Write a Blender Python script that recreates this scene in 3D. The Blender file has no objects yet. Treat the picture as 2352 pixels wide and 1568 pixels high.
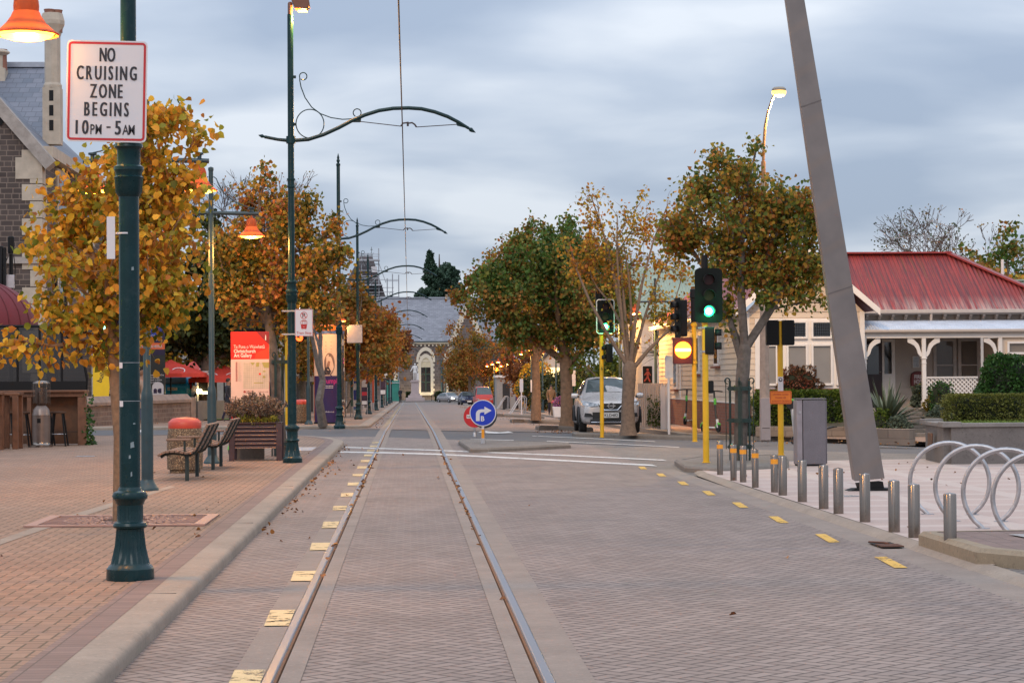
import bpy, bmesh, math, random
import numpy as np
from mathutils import Vector, Matrix
R=math.radians; PI=math.pi
random.seed(7); rng=np.random.default_rng(7)
S=bpy.context.scene; COL=S.collection
# ---------------------------------------------------------------- camera (lens from the photo's vanishing point)
F=4900.0; CH=1.6
cam=bpy.data.cameras.new('camera'); cam.lens=75.0; cam.sensor_width=36; cam.clip_start=0.2; cam.clip_end=4000
co=bpy.data.objects.new('camera',cam); COL.objects.link(co); S.camera=co
CR=Matrix.Rotation(-math.atan(236/F),3,'Z')@Matrix.Rotation(R(90)+math.atan(85/F),3,'X')@Matrix.Rotation(R(-0.4),3,'Z')
co.rotation_euler=CR.to_euler(); co.location=(0,0,CH)
# ---------------------------------------------------------------- sky, sun, exposure
W=bpy.data.worlds.new('World'); S.world=W; W.use_nodes=True
def build_sky():
    nt=W.node_tree; N=nt.nodes; L=nt.links; N.clear()
    out=N.new('ShaderNodeOutputWorld'); bg=N.new('ShaderNodeBackground')
    tc=N.new('ShaderNodeTexCoord'); sep=N.new('ShaderNodeSeparateXYZ'); L.new(tc.outputs['Generated'],sep.inputs[0])
    sky=N.new('ShaderNodeTexSky'); sky.sky_type='NISHITA'; sky.sun_disc=False; sky.sun_elevation=R(28); sky.sun_rotation=R(195)
    skm=N.new('ShaderNodeVectorMath'); skm.operation='SCALE'; skm.inputs[3].default_value=0.10; L.new(sky.outputs[0],skm.inputs[0])
    def math_(op,a,b=None,c=None):
        n=N.new('ShaderNodeMath'); n.operation=op
        for i,s in enumerate((a,b,c)):
            if s is None: continue
            if isinstance(s,(int,float)): n.inputs[i].default_value=s
            else: L.new(s,n.inputs[i])
        return n.outputs[0]
    el=math_('MAXIMUM',sep.outputs[2],0.0); h=math_('ADD',el,0.16)
    u=math_('DIVIDE',sep.outputs[0],h); v=math_('DIVIDE',sep.outputs[1],h)
    cb=N.new('ShaderNodeCombineXYZ'); L.new(u,cb.inputs[0]); L.new(v,cb.inputs[1])
    n1=N.new('ShaderNodeTexNoise'); n1.inputs['Scale'].default_value=1.9; n1.inputs['Detail'].default_value=6; n1.inputs['Roughness'].default_value=0.42; n1.inputs['Distortion'].default_value=0.25
    L.new(cb.outputs[0],n1.inputs['Vector'])
    cr=N.new('ShaderNodeValToRGB'); e=cr.color_ramp.elements
    e[0].position=0.34; e[0].color=(0.37,0.45,0.59,1); e[1].position=0.66; e[1].color=(0.74,0.795,0.88,1)
    m=e.new(0.5); m.color=(0.51,0.585,0.71,1)
    L.new(n1.outputs['Fac'],cr.inputs[0])
    # low sky a little deeper blue, the overcast brightens upward
    mr=N.new('ShaderNodeMapRange'); mr.inputs[1].default_value=0.0; mr.inputs[2].default_value=0.17; mr.inputs[3].default_value=0.80; mr.inputs[4].default_value=1.06; L.new(el,mr.inputs[0])
    mr2=N.new('ShaderNodeMapRange'); mr2.inputs[1].default_value=0.2; mr2.inputs[2].default_value=0.9; mr2.inputs[3].default_value=1.0; mr2.inputs[4].default_value=1.95; L.new(el,mr2.inputs[0])
    g=math_('MULTIPLY',mr.outputs[0],mr2.outputs[0])
    sc=N.new('ShaderNodeVectorMath'); sc.operation='SCALE'; L.new(cr.outputs[0],sc.inputs[0]); L.new(g,sc.inputs[3])
    mx=N.new('ShaderNodeMix'); mx.data_type='RGBA'; mx.inputs[0].default_value=0.93; L.new(skm.outputs[0],mx.inputs[6]); L.new(sc.outputs[0],mx.inputs[7])
    L.new(mx.outputs[2],bg.inputs[0]); bg.inputs[1].default_value=1.0; L.new(bg.outputs[0],out.inputs[0])
build_sky()
sl=bpy.data.lights.new('sun','SUN'); sl.energy=0.7; sl.angle=R(25); sl.color=(1.0,0.93,0.86)
so=bpy.data.objects.new('sun',sl); COL.objects.link(so); so.rotation_euler=(R(55),0,R(-15))
S.view_settings.view_transform='Standard'; S.view_settings.look='None'; S.view_settings.gamma=1.0; S.view_settings.exposure=0.13
S.cycles.use_denoising=True; S.cycles.max_bounces=6; S.cycles.transparent_max_bounces=12
try: S.cycles.sample_clamp_indirect=6.0
except Exception: pass
# ---------------------------------------------------------------- ground profile and pixel -> place
def sst(x,a,b):
    t=min(1,max(0,(x-a)/(b-a))); return t*t*(3-2*t)
def gz(X,Y):
    z=-max(0.0,Y-65)*0.0068
    return z-0.25*sst(X,3,9)*sst(Y,45,75)
def ray(x,y): return CR@Vector(((x-1176)/F,-(y-784)/F,-1.0))
def at(x,y,Y):
    d=ray(x,y); t=Y/d.y; return Vector((0,0,CH))+d*t
def G(x,y,z0=0.0):
    d=ray(x,y); lo,hi=3.0,600.0
    for _ in range(60):
        mid=(lo+hi)/2; p=Vector((0,0,CH))+d*(mid/d.y)
        if p.z>gz(p.x,p.y)+z0: lo=mid
        else: hi=mid
    return Vector((0,0,CH))+d*(lo/d.y)
# ---------------------------------------------------------------- materials
MATS={}
def nodes(name):
    m=bpy.data.materials.new(name); m.use_nodes=True; nt=m.node_tree; b=nt.nodes['Principled BSDF']; return m,nt,b
class NT:
    def __init__(s,nt): s.nt=nt; s.N=nt.nodes; s.L=nt.links
    def set(s,inp,v):
        if v is None: return
        if hasattr(v,'links') or isinstance(v,bpy.types.NodeSocket): s.L.new(v,inp)
        else:
            try: inp.default_value=v
            except Exception: inp.default_value=tuple(v)+(1,)
    def math(s,op,a,b=None,c=None):
        n=s.N.new('ShaderNodeMath'); n.operation=op
        for i,x in enumerate((a,b,c)): s.set(n.inputs[i],x) if x is not None else None
        return n.outputs[0]
    def noise(s,vec,scale,detail=3,rough=.5):
        n=s.N.new('ShaderNodeTexNoise'); n.inputs['Scale'].default_value=scale; n.inputs['Detail'].default_value=detail; n.inputs['Roughness'].default_value=rough
        if vec is not None: s.L.new(vec,n.inputs['Vector'])
        return n.outputs['Fac']
    def ramp(s,fac,stops):
        n=s.N.new('ShaderNodeValToRGB'); e=n.color_ramp.elements
        e[0].position,e[0].color=stops[0][0],tuple(stops[0][1])+(1,); e[1].position,e[1].color=stops[-1][0],tuple(stops[-1][1])+(1,)
        for p,c in stops[1:-1]: k=e.new(p); k.color=tuple(c)+(1,)
        s.L.new(fac,n.inputs[0]); return n.outputs[0]
    def mix(s,f,a,b,mode='MIX'):
        n=s.N.new('ShaderNodeMix'); n.data_type='RGBA'; n.blend_type=mode
        s.set(n.inputs[0],f)
        for i,v in ((6,a),(7,b)):
            if isinstance(v,bpy.types.NodeSocket): s.L.new(v,n.inputs[i])
            else: n.inputs[i].default_value=tuple(v)+(1,)
        return n.outputs[2]
    def mr(s,v,a,b,c,d):
        n=s.N.new('ShaderNodeMapRange'); n.inputs[1].default_value=a;n.inputs[2].default_value=b;n.inputs[3].default_value=c;n.inputs[4].default_value=d
        s.L.new(v,n.inputs[0]); return n.outputs[0]
    def pos(s): return s.N.new('ShaderNodeNewGeometry').outputs['Position']
    def objc(s): return s.N.new('ShaderNodeTexCoord').outputs['Object']
    def mapping(s,vec,scale=(1,1,1),rot=(0,0,0),loc=(0,0,0)):
        n=s.N.new('ShaderNodeMapping'); n.inputs[1].default_value=loc; n.inputs[2].default_value=rot; n.inputs[3].default_value=scale; s.L.new(vec,n.inputs[0]); return n.outputs[0]
    def bump(s,h,st=.3,dist=.01):
        n=s.N.new('ShaderNodeBump'); n.inputs['Strength'].default_value=st; n.inputs['Distance'].default_value=dist; s.L.new(h,n.inputs['Height']); return n.outputs[0]
def mat(name,col,rough=.5,metal=0,var=.12,scale=6,bump=0,bscale=40,spec=None,dirt=0,dirtcol=(.1,.08,.06)):
    if name in MATS: return MATS[name]
    m,nt,b=nodes(name); t=NT(nt); p=t.objc()
    n=t.noise(p,scale,4,.6)
    lo=tuple(c*(1-var) for c in col); hi=tuple(min(1,c*(1+var)) for c in col)
    c=t.ramp(n,[(.3,lo),(.7,hi)])
    if dirt:
        d=t.mr(t.noise(p,scale*2.3,6,.7),.52,.72,0,dirt); c=t.mix(d,c,dirtcol)
    t.L.new(c,b.inputs['Base Color'])
    r=t.mr(n,.3,.7,max(.02,rough-.07),min(1,rough+.07)); t.L.new(r,b.inputs['Roughness'])
    b.inputs['Metallic'].default_value=metal
    if spec is not None: b.inputs['Specular IOR Level'].default_value=spec
    if bump: t.L.new(t.bump(t.noise(p,bscale,4,.6),bump),b.inputs['Normal'])
    MATS[name]=m; return m
def paintmat(name,col,wear=.6,scale=11):
    m,nt,b=nodes(name); t=NT(nt); P=t.pos(); n=t.noise(P,scale,6,.75); n2=t.noise(P,1.7,2,.5)
    c=t.ramp(t.noise(P,6,4,.6),[(.3,tuple(x*.85 for x in col)),(.7,col)]); t.L.new(c,b.inputs['Base Color']); b.inputs['Roughness'].default_value=.75
    h=t.mr(t.math('ADD',n,t.math('MULTIPLY',n2,.35)),wear+.13,wear+.19,1,0); tr=t.N.new('ShaderNodeBsdfTransparent'); mx=t.N.new('ShaderNodeMixShader'); t.L.new(h,mx.inputs[0]); t.L.new(tr.outputs[0],mx.inputs[1]); t.L.new(b.outputs[0],mx.inputs[2]); t.L.new(mx.outputs[0],t.N['Material Output'].inputs[0]); return m
def emit(name,col,st):
    if name in MATS: return MATS[name]
    m,nt,b=nodes(name); b.inputs['Base Color'].default_value=tuple(min(1,c) for c in col)+(1,); b.inputs['Emission Color'].default_value=tuple(col)+(1,); b.inputs['Emission Strength'].default_value=st; b.inputs['Roughness'].default_value=.4
    MATS[name]=m; return m
def glass(name,tint=(.02,.025,.03),alpha=.35,rough=.04):
    if name in MATS: return MATS[name]
    m,nt,b=nodes(name); t=NT(nt)
    b.inputs['Base Color'].default_value=tuple(tint)+(1,); b.inputs['Roughness'].default_value=rough; b.inputs['Specular IOR Level'].default_value=.8
    tr=t.N.new('ShaderNodeBsdfTransparent'); mx=t.N.new('ShaderNodeMixShader'); mx.inputs[0].default_value=alpha
    t.L.new(tr.outputs[0],mx.inputs[1]); t.L.new(b.outputs[0],mx.inputs[2]); t.L.new(mx.outputs[0],t.N['Material Output'].inputs[0])
    MATS[name]=m; return m
def leafmat(name,cols,trans=.35,nscale=.9,shift=.55):
    if name in MATS: return MATS[name]
    m,nt,b=nodes(name); t=NT(nt)
    g=t.N.new('ShaderNodeNewGeometry'); ri=g.outputs['Random Per Island']
    n=t.mr(t.noise(g.outputs['Position'],nscale,3,.6),.3,.7,0,1)
    f=t.math('ADD',t.math('MULTIPLY',ri,1-shift),t.math('MULTIPLY',n,shift))
    k=len(cols); c=t.ramp(f,[(.12+.76*i/(k-1),cols[i]) for i in range(k)])
    v=t.math('FRACT',t.math('MULTIPLY',ri,37.7)); vm=t.N.new('ShaderNodeVectorMath'); vm.operation='SCALE'; t.L.new(c,vm.inputs[0]); t.L.new(t.mr(v,0,1,.60,1.40),vm.inputs[3]); c=vm.outputs[0]
    t.L.new(c,b.inputs['Base Color']); b.inputs['Roughness'].default_value=.55; b.inputs['Specular IOR Level'].default_value=.3
    tl=t.N.new('ShaderNodeBsdfTranslucent'); t.L.new(c,tl.inputs[0]); mx=t.N.new('ShaderNodeMixShader'); mx.inputs[0].default_value=trans
    t.L.new(b.outputs[0],mx.inputs[1]); t.L.new(tl.outputs[0],mx.inputs[2]); t.L.new(mx.outputs[0],t.N['Material Output'].inputs[0])
    MATS[name]=m; return m
def herringbone(name,w,c1,c2,joint,jw=.06,ang=45,blotch=.25):
    m,nt,b=nodes(name); t=NT(nt); P=t.pos()
    mp=t.mapping(P,(1/w,1/w,1),(0,0,R(ang)))
    sp=t.N.new('ShaderNodeSeparateXYZ'); t.L.new(mp,sp.inputs[0]); u,v=sp.outputs[0],sp.outputs[1]
    i=t.math('FLOOR',u); j=t.math('FLOOR',v); fu=t.math('SUBTRACT',u,i); fv=t.math('SUBTRACT',v,j)
    k=t.math('FLOORED_MODULO',t.math('ADD',t.math('SUBTRACT',i,j),.5),4.0)
    is1=lambda a,c:t.math('MULTIPLY',t.math('GREATER_THAN',k,a),t.math('LESS_THAN',k,c))
    k0,k1,k2,k3=is1(-1,1),is1(1,2),is1(2,3),is1(3,9)
    big=lambda d,off:t.math('ADD',d,t.math('MULTIPLY',off,9.0))
    l=big(fu,k1); r=big(t.math('SUBTRACT',1.0,fu),k0); bo=big(fv,k2); to=big(t.math('SUBTRACT',1.0,fv),k3)
    d=t.math('MINIMUM',t.math('MINIMUM',l,r),t.math('MINIMUM',bo,to))
    jf=t.mr(d,jw*.35,jw,1,0)
    bi=t.math('SUBTRACT',i,k1); bj=t.math('SUBTRACT',j,k2)
    cb=t.N.new('ShaderNodeCombineXYZ'); t.L.new(bi,cb.inputs[0]); t.L.new(bj,cb.inputs[1])
    wn=t.N.new('ShaderNodeTexWhiteNoise'); wn.noise_dimensions='2D'; t.L.new(cb.outputs[0],wn.inputs['Vector'])
    c=t.mix(t.mr(wn.outputs['Value'],0,1,.1,.9),c1,c2)
    n=t.noise(P,.55,5,.65); c=t.mix(t.mr(n,.42,.68,0,blotch),c,tuple(x*.55 for x in c1))
    n2=t.noise(t.mapping(P,(3.0,.25,1)),1.2,4,.6); c=t.mix(t.mr(n2,.5,.75,0,blotch*.8),c,tuple(min(1,x*1.25) for x in c2))
    c=t.mix(t.mr(t.noise(P,2.6,5,.7),.60,.70,0,blotch*1.1),c,tuple(x*.42 for x in c1)); c=t.mix(t.mr(t.noise(t.mapping(P,(.22,2.2,1)),1,4,.6),.56,.70,0,blotch*.8),c,(.15,.15,.165))
    g=t.noise(P,160,2,.5); c=t.mix(t.mr(g,.3,.7,0,.22),c,tuple(x*.5 for x in c1))
    c=t.mix(t.math('MULTIPLY',jf,.85),c,joint); t.L.new(c,b.inputs['Base Color']); b.inputs['Roughness'].default_value=.82
    t.L.new(t.bump(t.math('SUBTRACT',1.0,jf),.5,.006),b.inputs['Normal']); return m
def brickmat(name,bw,bh,c1,c2,mortar,ms=.012,plane='xy',off=.5,noisy=.3,rough=.85,bumpd=.008,freq=2,squash=1.0,sqf=2,grain=60,local=False,extra=None,bias=0.0):
    m,nt,b=nodes(name); t=NT(nt); P=t.objc() if local else t.pos()
    sp=t.N.new('ShaderNodeSeparateXYZ'); t.L.new(P,sp.inputs[0]); cb=t.N.new('ShaderNodeCombineXYZ')
    ax={'x':0,'y':1,'z':2}
    if plane=='xyz':   # vertical walls of any heading
        t.L.new(t.math('ADD',sp.outputs[0],sp.outputs[1]),cb.inputs[0]); t.L.new(sp.outputs[2],cb.inputs[1])
    else:
        t.L.new(sp.outputs[ax[plane[0]]],cb.inputs[0]); t.L.new(sp.outputs[ax[plane[1]]],cb.inputs[1])
    n=t.N.new('ShaderNodeTexBrick'); t.L.new(cb.outputs[0],n.inputs['Vector']); n.offset=off; n.offset_frequency=freq; n.squash=squash; n.squash_frequency=sqf
    n.inputs['Color1'].default_value=tuple(c1)+(1,); n.inputs['Color2'].default_value=tuple(c2)+(1,); n.inputs['Mortar'].default_value=tuple(mortar)+(1,)
    n.inputs['Scale'].default_value=1; n.inputs['Brick Width'].default_value=bw; n.inputs['Row Height'].default_value=bh; n.inputs['Mortar Size'].default_value=ms; n.inputs['Mortar Smooth'].default_value=.2; n.inputs['Bias'].default_value=bias
    c=n.outputs[0]
    no=t.noise(P,1.1,5,.65); c=t.mix(t.mr(no,.4,.7,0,noisy),c,tuple(x*.5 for x in c1))
    g=t.noise(P,grain,2,.5); c=t.mix(t.mr(g,.3,.7,0,.2),c,tuple(x*.6 for x in c2))
    if extra: c=extra(t,P,c)
    t.L.new(c,b.inputs['Base Color']); b.inputs['Roughness'].default_value=rough
    t.L.new(t.bump(t.math('SUBTRACT',1.0,n.outputs['Fac']),.6,bumpd),b.inputs['Normal']); return m
# ---------------------------------------------------------------- mesh builder
_TXT={}
def textgeo(s,bold=0.0):
    k=(s,bold)
    if k in _TXT: return _TXT[k]
    cu=bpy.data.curves.new('t','FONT'); cu.body=s; cu.size=1; cu.offset=bold; cu.resolution_u=3
    o=bpy.data.objects.new('t',cu); COL.objects.link(o); bpy.context.view_layer.update()
    me=bpy.data.meshes.new_from_object(o.evaluated_get(bpy.context.evaluated_depsgraph_get()))
    v=[tuple(x.co) for x in me.vertices]; f=[tuple(p.vertices) for p in me.polygons]
    bpy.data.objects.remove(o); bpy.data.curves.remove(cu); bpy.data.meshes.remove(me)
    xs=[a[0] for a in v] or [0]; _TXT[k]=(v,f,min(xs),max(xs)); return _TXT[k]
class MB:
    def __init__(s): s.v=[]; s.f=[]; s.m=[]; s.T=Matrix.Identity(4)
    def add(s,vs,fs,m=0):
        o=len(s.v); T=s.T
        s.v+= [tuple(T@Vector(p)) for p in vs]; s.f+=[tuple(i+o for i in f) for f in fs]; s.m+=[m]*len(fs); return s
    def box(s,x0,x1,y0,y1,z0,z1,m=0):
        v=[(x,y,z) for z in (z0,z1) for y in (y0,y1) for x in (x0,x1)]
        return s.add(v,[(0,2,3,1),(4,5,7,6),(0,1,5,4),(2,6,7,3),(0,4,6,2),(1,3,7,5)],m)
    def bar(s,a,b,w,h,m=0,up=(0,0,1)):
        a,b=Vector(a),Vector(b); d=(b-a).normalized(); u=Vector(up)
        if abs(d.dot(u))>.98: u=Vector((1,0,0))
        x=d.cross(u).normalized()*w/2; y=x.cross(d).normalized()*h/2
        v=[p+i*x+j*y for p in (a,b) for j in (-1,1) for i in (-1,1)]
        return s.add(v,[(0,1,3,2),(4,6,7,5),(0,4,5,1),(1,5,7,3),(3,7,6,2),(2,6,4,0)],m)
    def tube(s,pts,r,n=8,m=0,cap=True):
        pts=[Vector(p) for p in pts]; k=len(pts); rr=list(r) if hasattr(r,'__len__') else [r]*k
        vs=[]; prev=None
        for i,p in enumerate(pts):
            d=(pts[min(i+1,k-1)]-pts[max(i-1,0)])
            d=d.normalized() if d.length>1e-9 else Vector((0,0,1))
            if prev is None: u=d.orthogonal().normalized()
            else:
                u=prev-d*prev.dot(d); u=u.normalized() if u.length>1e-6 else d.orthogonal().normalized()
            prev=u; w=d.cross(u)
            for j in range(n):
                a=2*PI*j/n; vs.append(p+(u*math.cos(a)+w*math.sin(a))*rr[i])
        fs=[(i*n+j,i*n+(j+1)%n,(i+1)*n+(j+1)%n,(i+1)*n+j) for i in range(k-1) for j in range(n)]
        if cap: fs+= [tuple(range(n-1,-1,-1)),tuple(range((k-1)*n,k*n))]
        return s.add(vs,fs,m)
    def lathe(s,prof,n=20,c=(0,0,0),m=0,flute=None,cap=True):
        vs=[]
        for r,z in prof:
            for j in range(n):
                a=2*PI*j/n; q=r
                if flute and flute[0]<=z<=flute[1] and j%2: q=r*flute[2]
                vs.append((c[0]+q*math.cos(a),c[1]+q*math.sin(a),c[2]+z))
        k=len(prof); fs=[(i*n+j,i*n+(j+1)%n,(i+1)*n+(j+1)%n,(i+1)*n+j) for i in range(k-1) for j in range(n)]
        if cap: fs+=[tuple(range(n-1,-1,-1)),tuple(range((k-1)*n,k*n))]
        return s.add(vs,fs,m)
    def prism(s,poly,d0,d1,plane='xz',m=0):
        k=len(poly)
        def P(a,b,d): return {'xz':(a,d,b),'xy':(a,b,d),'yz':(d,a,b)}[plane]
        vs=[P(a,b,d0) for a,b in poly]+[P(a,b,d1) for a,b in poly]
        fs=[tuple(range(k)),tuple(range(2*k-1,k-1,-1))]+[(i,(i+1)%k,k+(i+1)%k,k+i) for i in range(k)]
        return s.add(vs,fs,m)
    def quad(s,a,b,c,d,m=0): return s.add([a,b,c,d],[(0,1,2,3)],m)
    def poly(s,pts,m=0): return s.add(pts,[tuple(range(len(pts)))],m)
    def text(s,t,x,y,z,size,m=0,sx=1.0,align='c',bold=0.0,fit=None,plane='xz'):
        """lettering lying in the local xz plane facing -y (or xy plane facing +z)"""
        v,f,a,b=textgeo(t,bold)
        if fit: sx=fit/((b-a)*size) if b>a else 1
        o={'c':(a+b)/2,'l':a,'r':b}[align]
        if plane=='xz': vs=[(x+(p[0]-o)*size*sx,y,z+p[1]*size) for p in v]
        else: vs=[(x+(p[0]-o)*size*sx,z+p[1]*size,y) for p in v]
        return s.add(vs,f,m)
    def disc(s,c,r,n=20,m=0,ax='y',sz=1.0):
        vs=[]
        for j in range(n):
            a=2*PI*j/n; p,q=r*math.cos(a),r*sz*math.sin(a)
            vs.append({'y':(c[0]+p,c[1],c[2]+q),'z':(c[0]+p,c[1]+q,c[2]),'x':(c[0],c[1]+p,c[2]+q)}[ax])
        return s.add(vs,[tuple(range(n))],m)
    def spaced(s,t,x0,x1,y,z,size,m=0,sx=.8,bold=0.0):
        """condensed lettering spread evenly from x0 to x1"""
        gl=[textgeo(c,bold) for c in t]; ws=[(g[3]-g[2])*size*sx for g in gl]; gap=((x1-x0)-sum(ws))/max(1,len(t)-1); x=x0
        for g,w in zip(gl,ws):
            for k,dx in enumerate((0,-.0038,.0038) if size>.12 else (0,)): s.add([(x+dx*size/.15+(p[0]-g[2])*size*sx,y-.0002*k,z+p[1]*size) for p in g[0]],g[1],m)
            x+=w+gap
        return s
    def build(s,name,mats,parent=None,loc=None,rot=None,smooth=38,bevel=0,label=None):
        me=bpy.data.meshes.new(name)
        me.from_pydata(s.v,[],s.f); mats=mats if isinstance(mats,(list,tuple)) else [mats]
        for mt in mats: me.materials.append(mt)
        if len(mats)>1: me.polygons.foreach_set('material_index',np.array(s.m,dtype=np.int32))
        bm=bmesh.new(); bm.from_mesh(me); bmesh.ops.recalc_face_normals(bm,faces=bm.faces) if len(bm.faces)<60000 else None; bm.to_mesh(me); bm.free()
        if smooth:
            me.polygons.foreach_set('use_smooth',np.ones(len(me.polygons),dtype=bool)); me.set_sharp_from_angle(angle=R(smooth))
        me.update()
        o=bpy.data.objects.new(name,me); COL.objects.link(o)
        if parent is not None: o.parent=parent
        if loc is not None: o.location=loc
        if rot is not None: o.rotation_euler=rot
        if bevel:
            b=o.modifiers.new('bevel','BEVEL'); b.width=bevel; b.segments=2; b.limit_method='ANGLE'; b.angle_limit=R(40)
        if label: o['label']=label
        return o
def tag(o,label,cat,group=None):
    o['label']=label; o['category']=cat
    if group: o['group']=group
    return o
def thing(name,label,cat,loc=(0,0,0),rz=0,group=None,rot=None):
    o=bpy.data.objects.new(name,None); COL.objects.link(o); o.empty_display_size=.2
    o.location=loc; o.rotation_euler=rot if rot else (0,0,rz); return tag(o,label,cat,group)
def struct(o): o['kind']='structure'; return o
def stuff(o): o['kind']='stuff'; return o
def copy_tree(o,parent=None):
    c=o.copy(); COL.objects.link(c); c.parent=parent
    for ch in list(KIDS.get(o.name,[])) or [x for x in o.children]: copy_tree(ch,c)
    return c
KIDS={}
def clone(o,loc,label=None,rz=None,group=None):
    c=copy_tree(o); c.location=loc
    if rz is not None: c.rotation_euler=(0,0,rz)
    if label: c['label']=label
    if group: c['group']=group
    return c
def lamp(name,loc,watts,col,r,parent=None,spot=None):
    l=bpy.data.lights.new(name,'SPOT' if spot else 'POINT'); l.energy=watts; l.color=col; l.shadow_soft_size=r
    if spot: l.spot_size=R(spot); l.spot_blend=.6
    o=bpy.data.objects.new(name,l); COL.objects.link(o); o.location=loc
    if parent is not None: o.parent=parent
    return o
# ================================================================ SETTING
M_asph=mat('asphalt',(.10,.097,.10),.85,var=.15,scale=.6,bump=.3,bscale=220,dirt=.35,dirtcol=(.16,.15,.145))
M_earth=mat('earth',(.13,.11,.09),.95,var=.2,scale=.3)
M_road=herringbone('herringbone_pavers',.1,(.24,.184,.157),(.33,.258,.222),(.045,.034,.028),jw=.12,blotch=.42)
M_road2=herringbone('grey_herringbone_pavers',.1,(.185,.158,.137),(.26,.225,.197),(.045,.04,.033),jw=.11,blotch=.4)
M_foot=herringbone('footpath_bricks',.105,(.255,.155,.105),(.345,.215,.147),(.075,.058,.032),jw=.10,ang=0,blotch=.35)
M_sold=brickmat('soldier_bricks',.2,.1,(.19,.125,.105),(.245,.165,.14),(.10,.075,.06),ms=.005,plane='xy',off=0,noisy=.3,rough=.8)
def _conc(name,c,d=.35):
    m,nt,b=nodes(name); t=NT(nt); P=t.pos()
    n=t.noise(P,1.3,6,.7); k=t.ramp(n,[(.3,tuple(x*.78 for x in c)),(.55,c),(.75,tuple(min(1,x*1.18) for x in c))])
    k=t.mix(t.mr(t.noise(P,9,5,.7),.55,.75,0,d),k,tuple(x*.4 for x in c))
    k=t.mix(t.mr(t.noise(P,24,6,.75),.55,.68,0,.55),k,tuple(min(1,x*1.55) for x in c)); k=t.mix(t.mr(t.noise(P,15,6,.8),.56,.66,0,d),k,tuple(x*.3 for x in c))
    k=t.mix(t.mr(t.noise(P,260,2,.5),.35,.7,0,.3),k,tuple(x*.55 for x in c))
    t.L.new(k,b.inputs['Base Color']); b.inputs['Roughness'].default_value=.88; t.L.new(t.bump(t.noise(P,140,3,.6),.35,.004),b.inputs['Normal']); return m
M_conc=_conc('kerb_concrete',(.32,.255,.20)); M_conc2=_conc('track_concrete',(.275,.22,.183),.3); M_concd=_conc('old_concrete',(.20,.17,.145),.5)
def _plaza(t,P,c):
    n=t.noise(P,95,2,.5); return t.mix(t.mr(n,.35,.65,0,.45),c,(.62,.47,.41))
M_plaza=brickmat('plaza_aggregate',1.55,1.15,(.42,.315,.27),(.47,.355,.31),(.52,.43,.375),ms=.16,plane='xy',off=0,noisy=.15,rough=.85,bumpd=.002,grain=120,extra=_plaza)
M_white=paintmat('white_road_paint',(.66,.64,.61),.62,7)
M_cream=paintmat('cream_road_paint',(.72,.53,.27),.58,8)
M_yel=paintmat('yellow_road_paint',(.72,.43,.08),.60,14)
M_grass=mat('grass_green',(.10,.17,.035),.9,var=.35,scale=9)
M_dark=mat('black_gap',(.012,.011,.010),.9,var=0)
def interp(pl,x):
    for (x0,y0),(x1,y1) in zip(pl,pl[1:]):
        if x0<=x<=x1: return y0+(y1-y0)*(x-x0)/(x1-x0)
    return pl[0][1] if x<pl[0][0] else pl[-1][1]
NEAR=[(-60,60.5),(-5,60.5)]+[(G(x,y).x,G(x,y).y) for x,y in ((850,1002),(1200,1015),(1540,1027),(2150,1043))]+[(20,41),(60,41)]
FAR=[(-60,75),(-4.5,74)]+[(G(x,y).x,G(x,y).y) for x,y in ((860,985),(1100,990),(1540,1003),(2150,1027))]+[(22,46.5),(60,46.5)]
def sheet(name,xs,y0,y1,ny,dz,m,taper=1.0):
    b=MB(); vs=[]
    for x in xs:
        a=y0(x) if callable(y0) else y0; e=y1(x) if callable(y1) else y1
        for j in range(ny+1):
            y=a+(e-a)*(j/ny)**taper; vs.append((x,y,gz(x,y)+dz))
    n=ny+1; fs=[(i*n+j,(i+1)*n+j,(i+1)*n+j+1,i*n+j+1) for i in range(len(xs)-1) for j in range(ny)]
    b.add(vs,fs); return struct(b.build(name,m,smooth=60))
lin=lambda a,b,n:[a+(b-a)*i/n for i in range(n+1)]
# the ground itself, one sheet out to the horizon
b=MB(); xs=[-1500,-300,-80,-30,-12,0]+lin(3,9,6)+[14,30,80,300,1500]; ys=[-60,0,20]+lin(30,90,12)+[150,240,400,800,1600,3000]
vs=[(x,y,gz(x,min(y,420))-.05) for x in xs for y in ys]; n=len(ys)
b.add(vs,[(i*n+j,(i+1)*n+j,(i+1)*n+j+1,i*n+j+1) for i in range(len(xs)-1) for j in range(n-1)]); struct(b.build('ground',M_earth))
sheet('cross_street',lin(-60,-3,6)+lin(-2.5,14,22)+lin(16,60,4),lambda x:interp(NEAR,x)-.02,lambda x:interp(FAR,x)+.02,4,-.012,M_asph)
TX=-.018; KX=-1.595; GX=4.27
sheet('paved_road',[KX-.05,-.97],2,lambda x:interp(NEAR,x),6,0,M_road)
sheet('paved_road',[TX-.57,0,TX+.57],2,lambda x:interp(NEAR,x),6,0,M_road)
sheet('paved_road',[.97]+lin(2,4.27,4),2,lambda x:interp(NEAR,x),6,0,M_road)
sheet('paved_apron',[4.76,8,12,20],2,17.3,4,.03,M_road2)
sheet('paved_apron',lin(4.27,14,10)+[18,24],34.5,lambda x:max(34.6,interp(NEAR,x)),6,-.004,M_road2)
sheet('paved_road',[-5,-3.5,-2.4,KX-.05],50,lambda x:interp(NEAR,x),4,-.003,M_road)
sheet('paved_road',[-6,-4,-3,-2,-1.6],lambda x:interp(FAR,x),lambda x:interp(FAR,x)+6,3,-.003,M_road)
for x0,x1 in ((-1.6,-.97),(TX-.57,TX+.57),(.97,2.6)): sheet('paved_road',lin(x0,x1,2),lambda x:interp(FAR,x),296,24,0,M_road,1.4)
sheet('paved_road',lin(2.6,8.6,12),lambda x:interp(FAR,x),296,24,0,M_road,1.4)
sheet('museum_street',lin(-60,60,12),296,303,2,-.004,M_asph)
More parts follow.
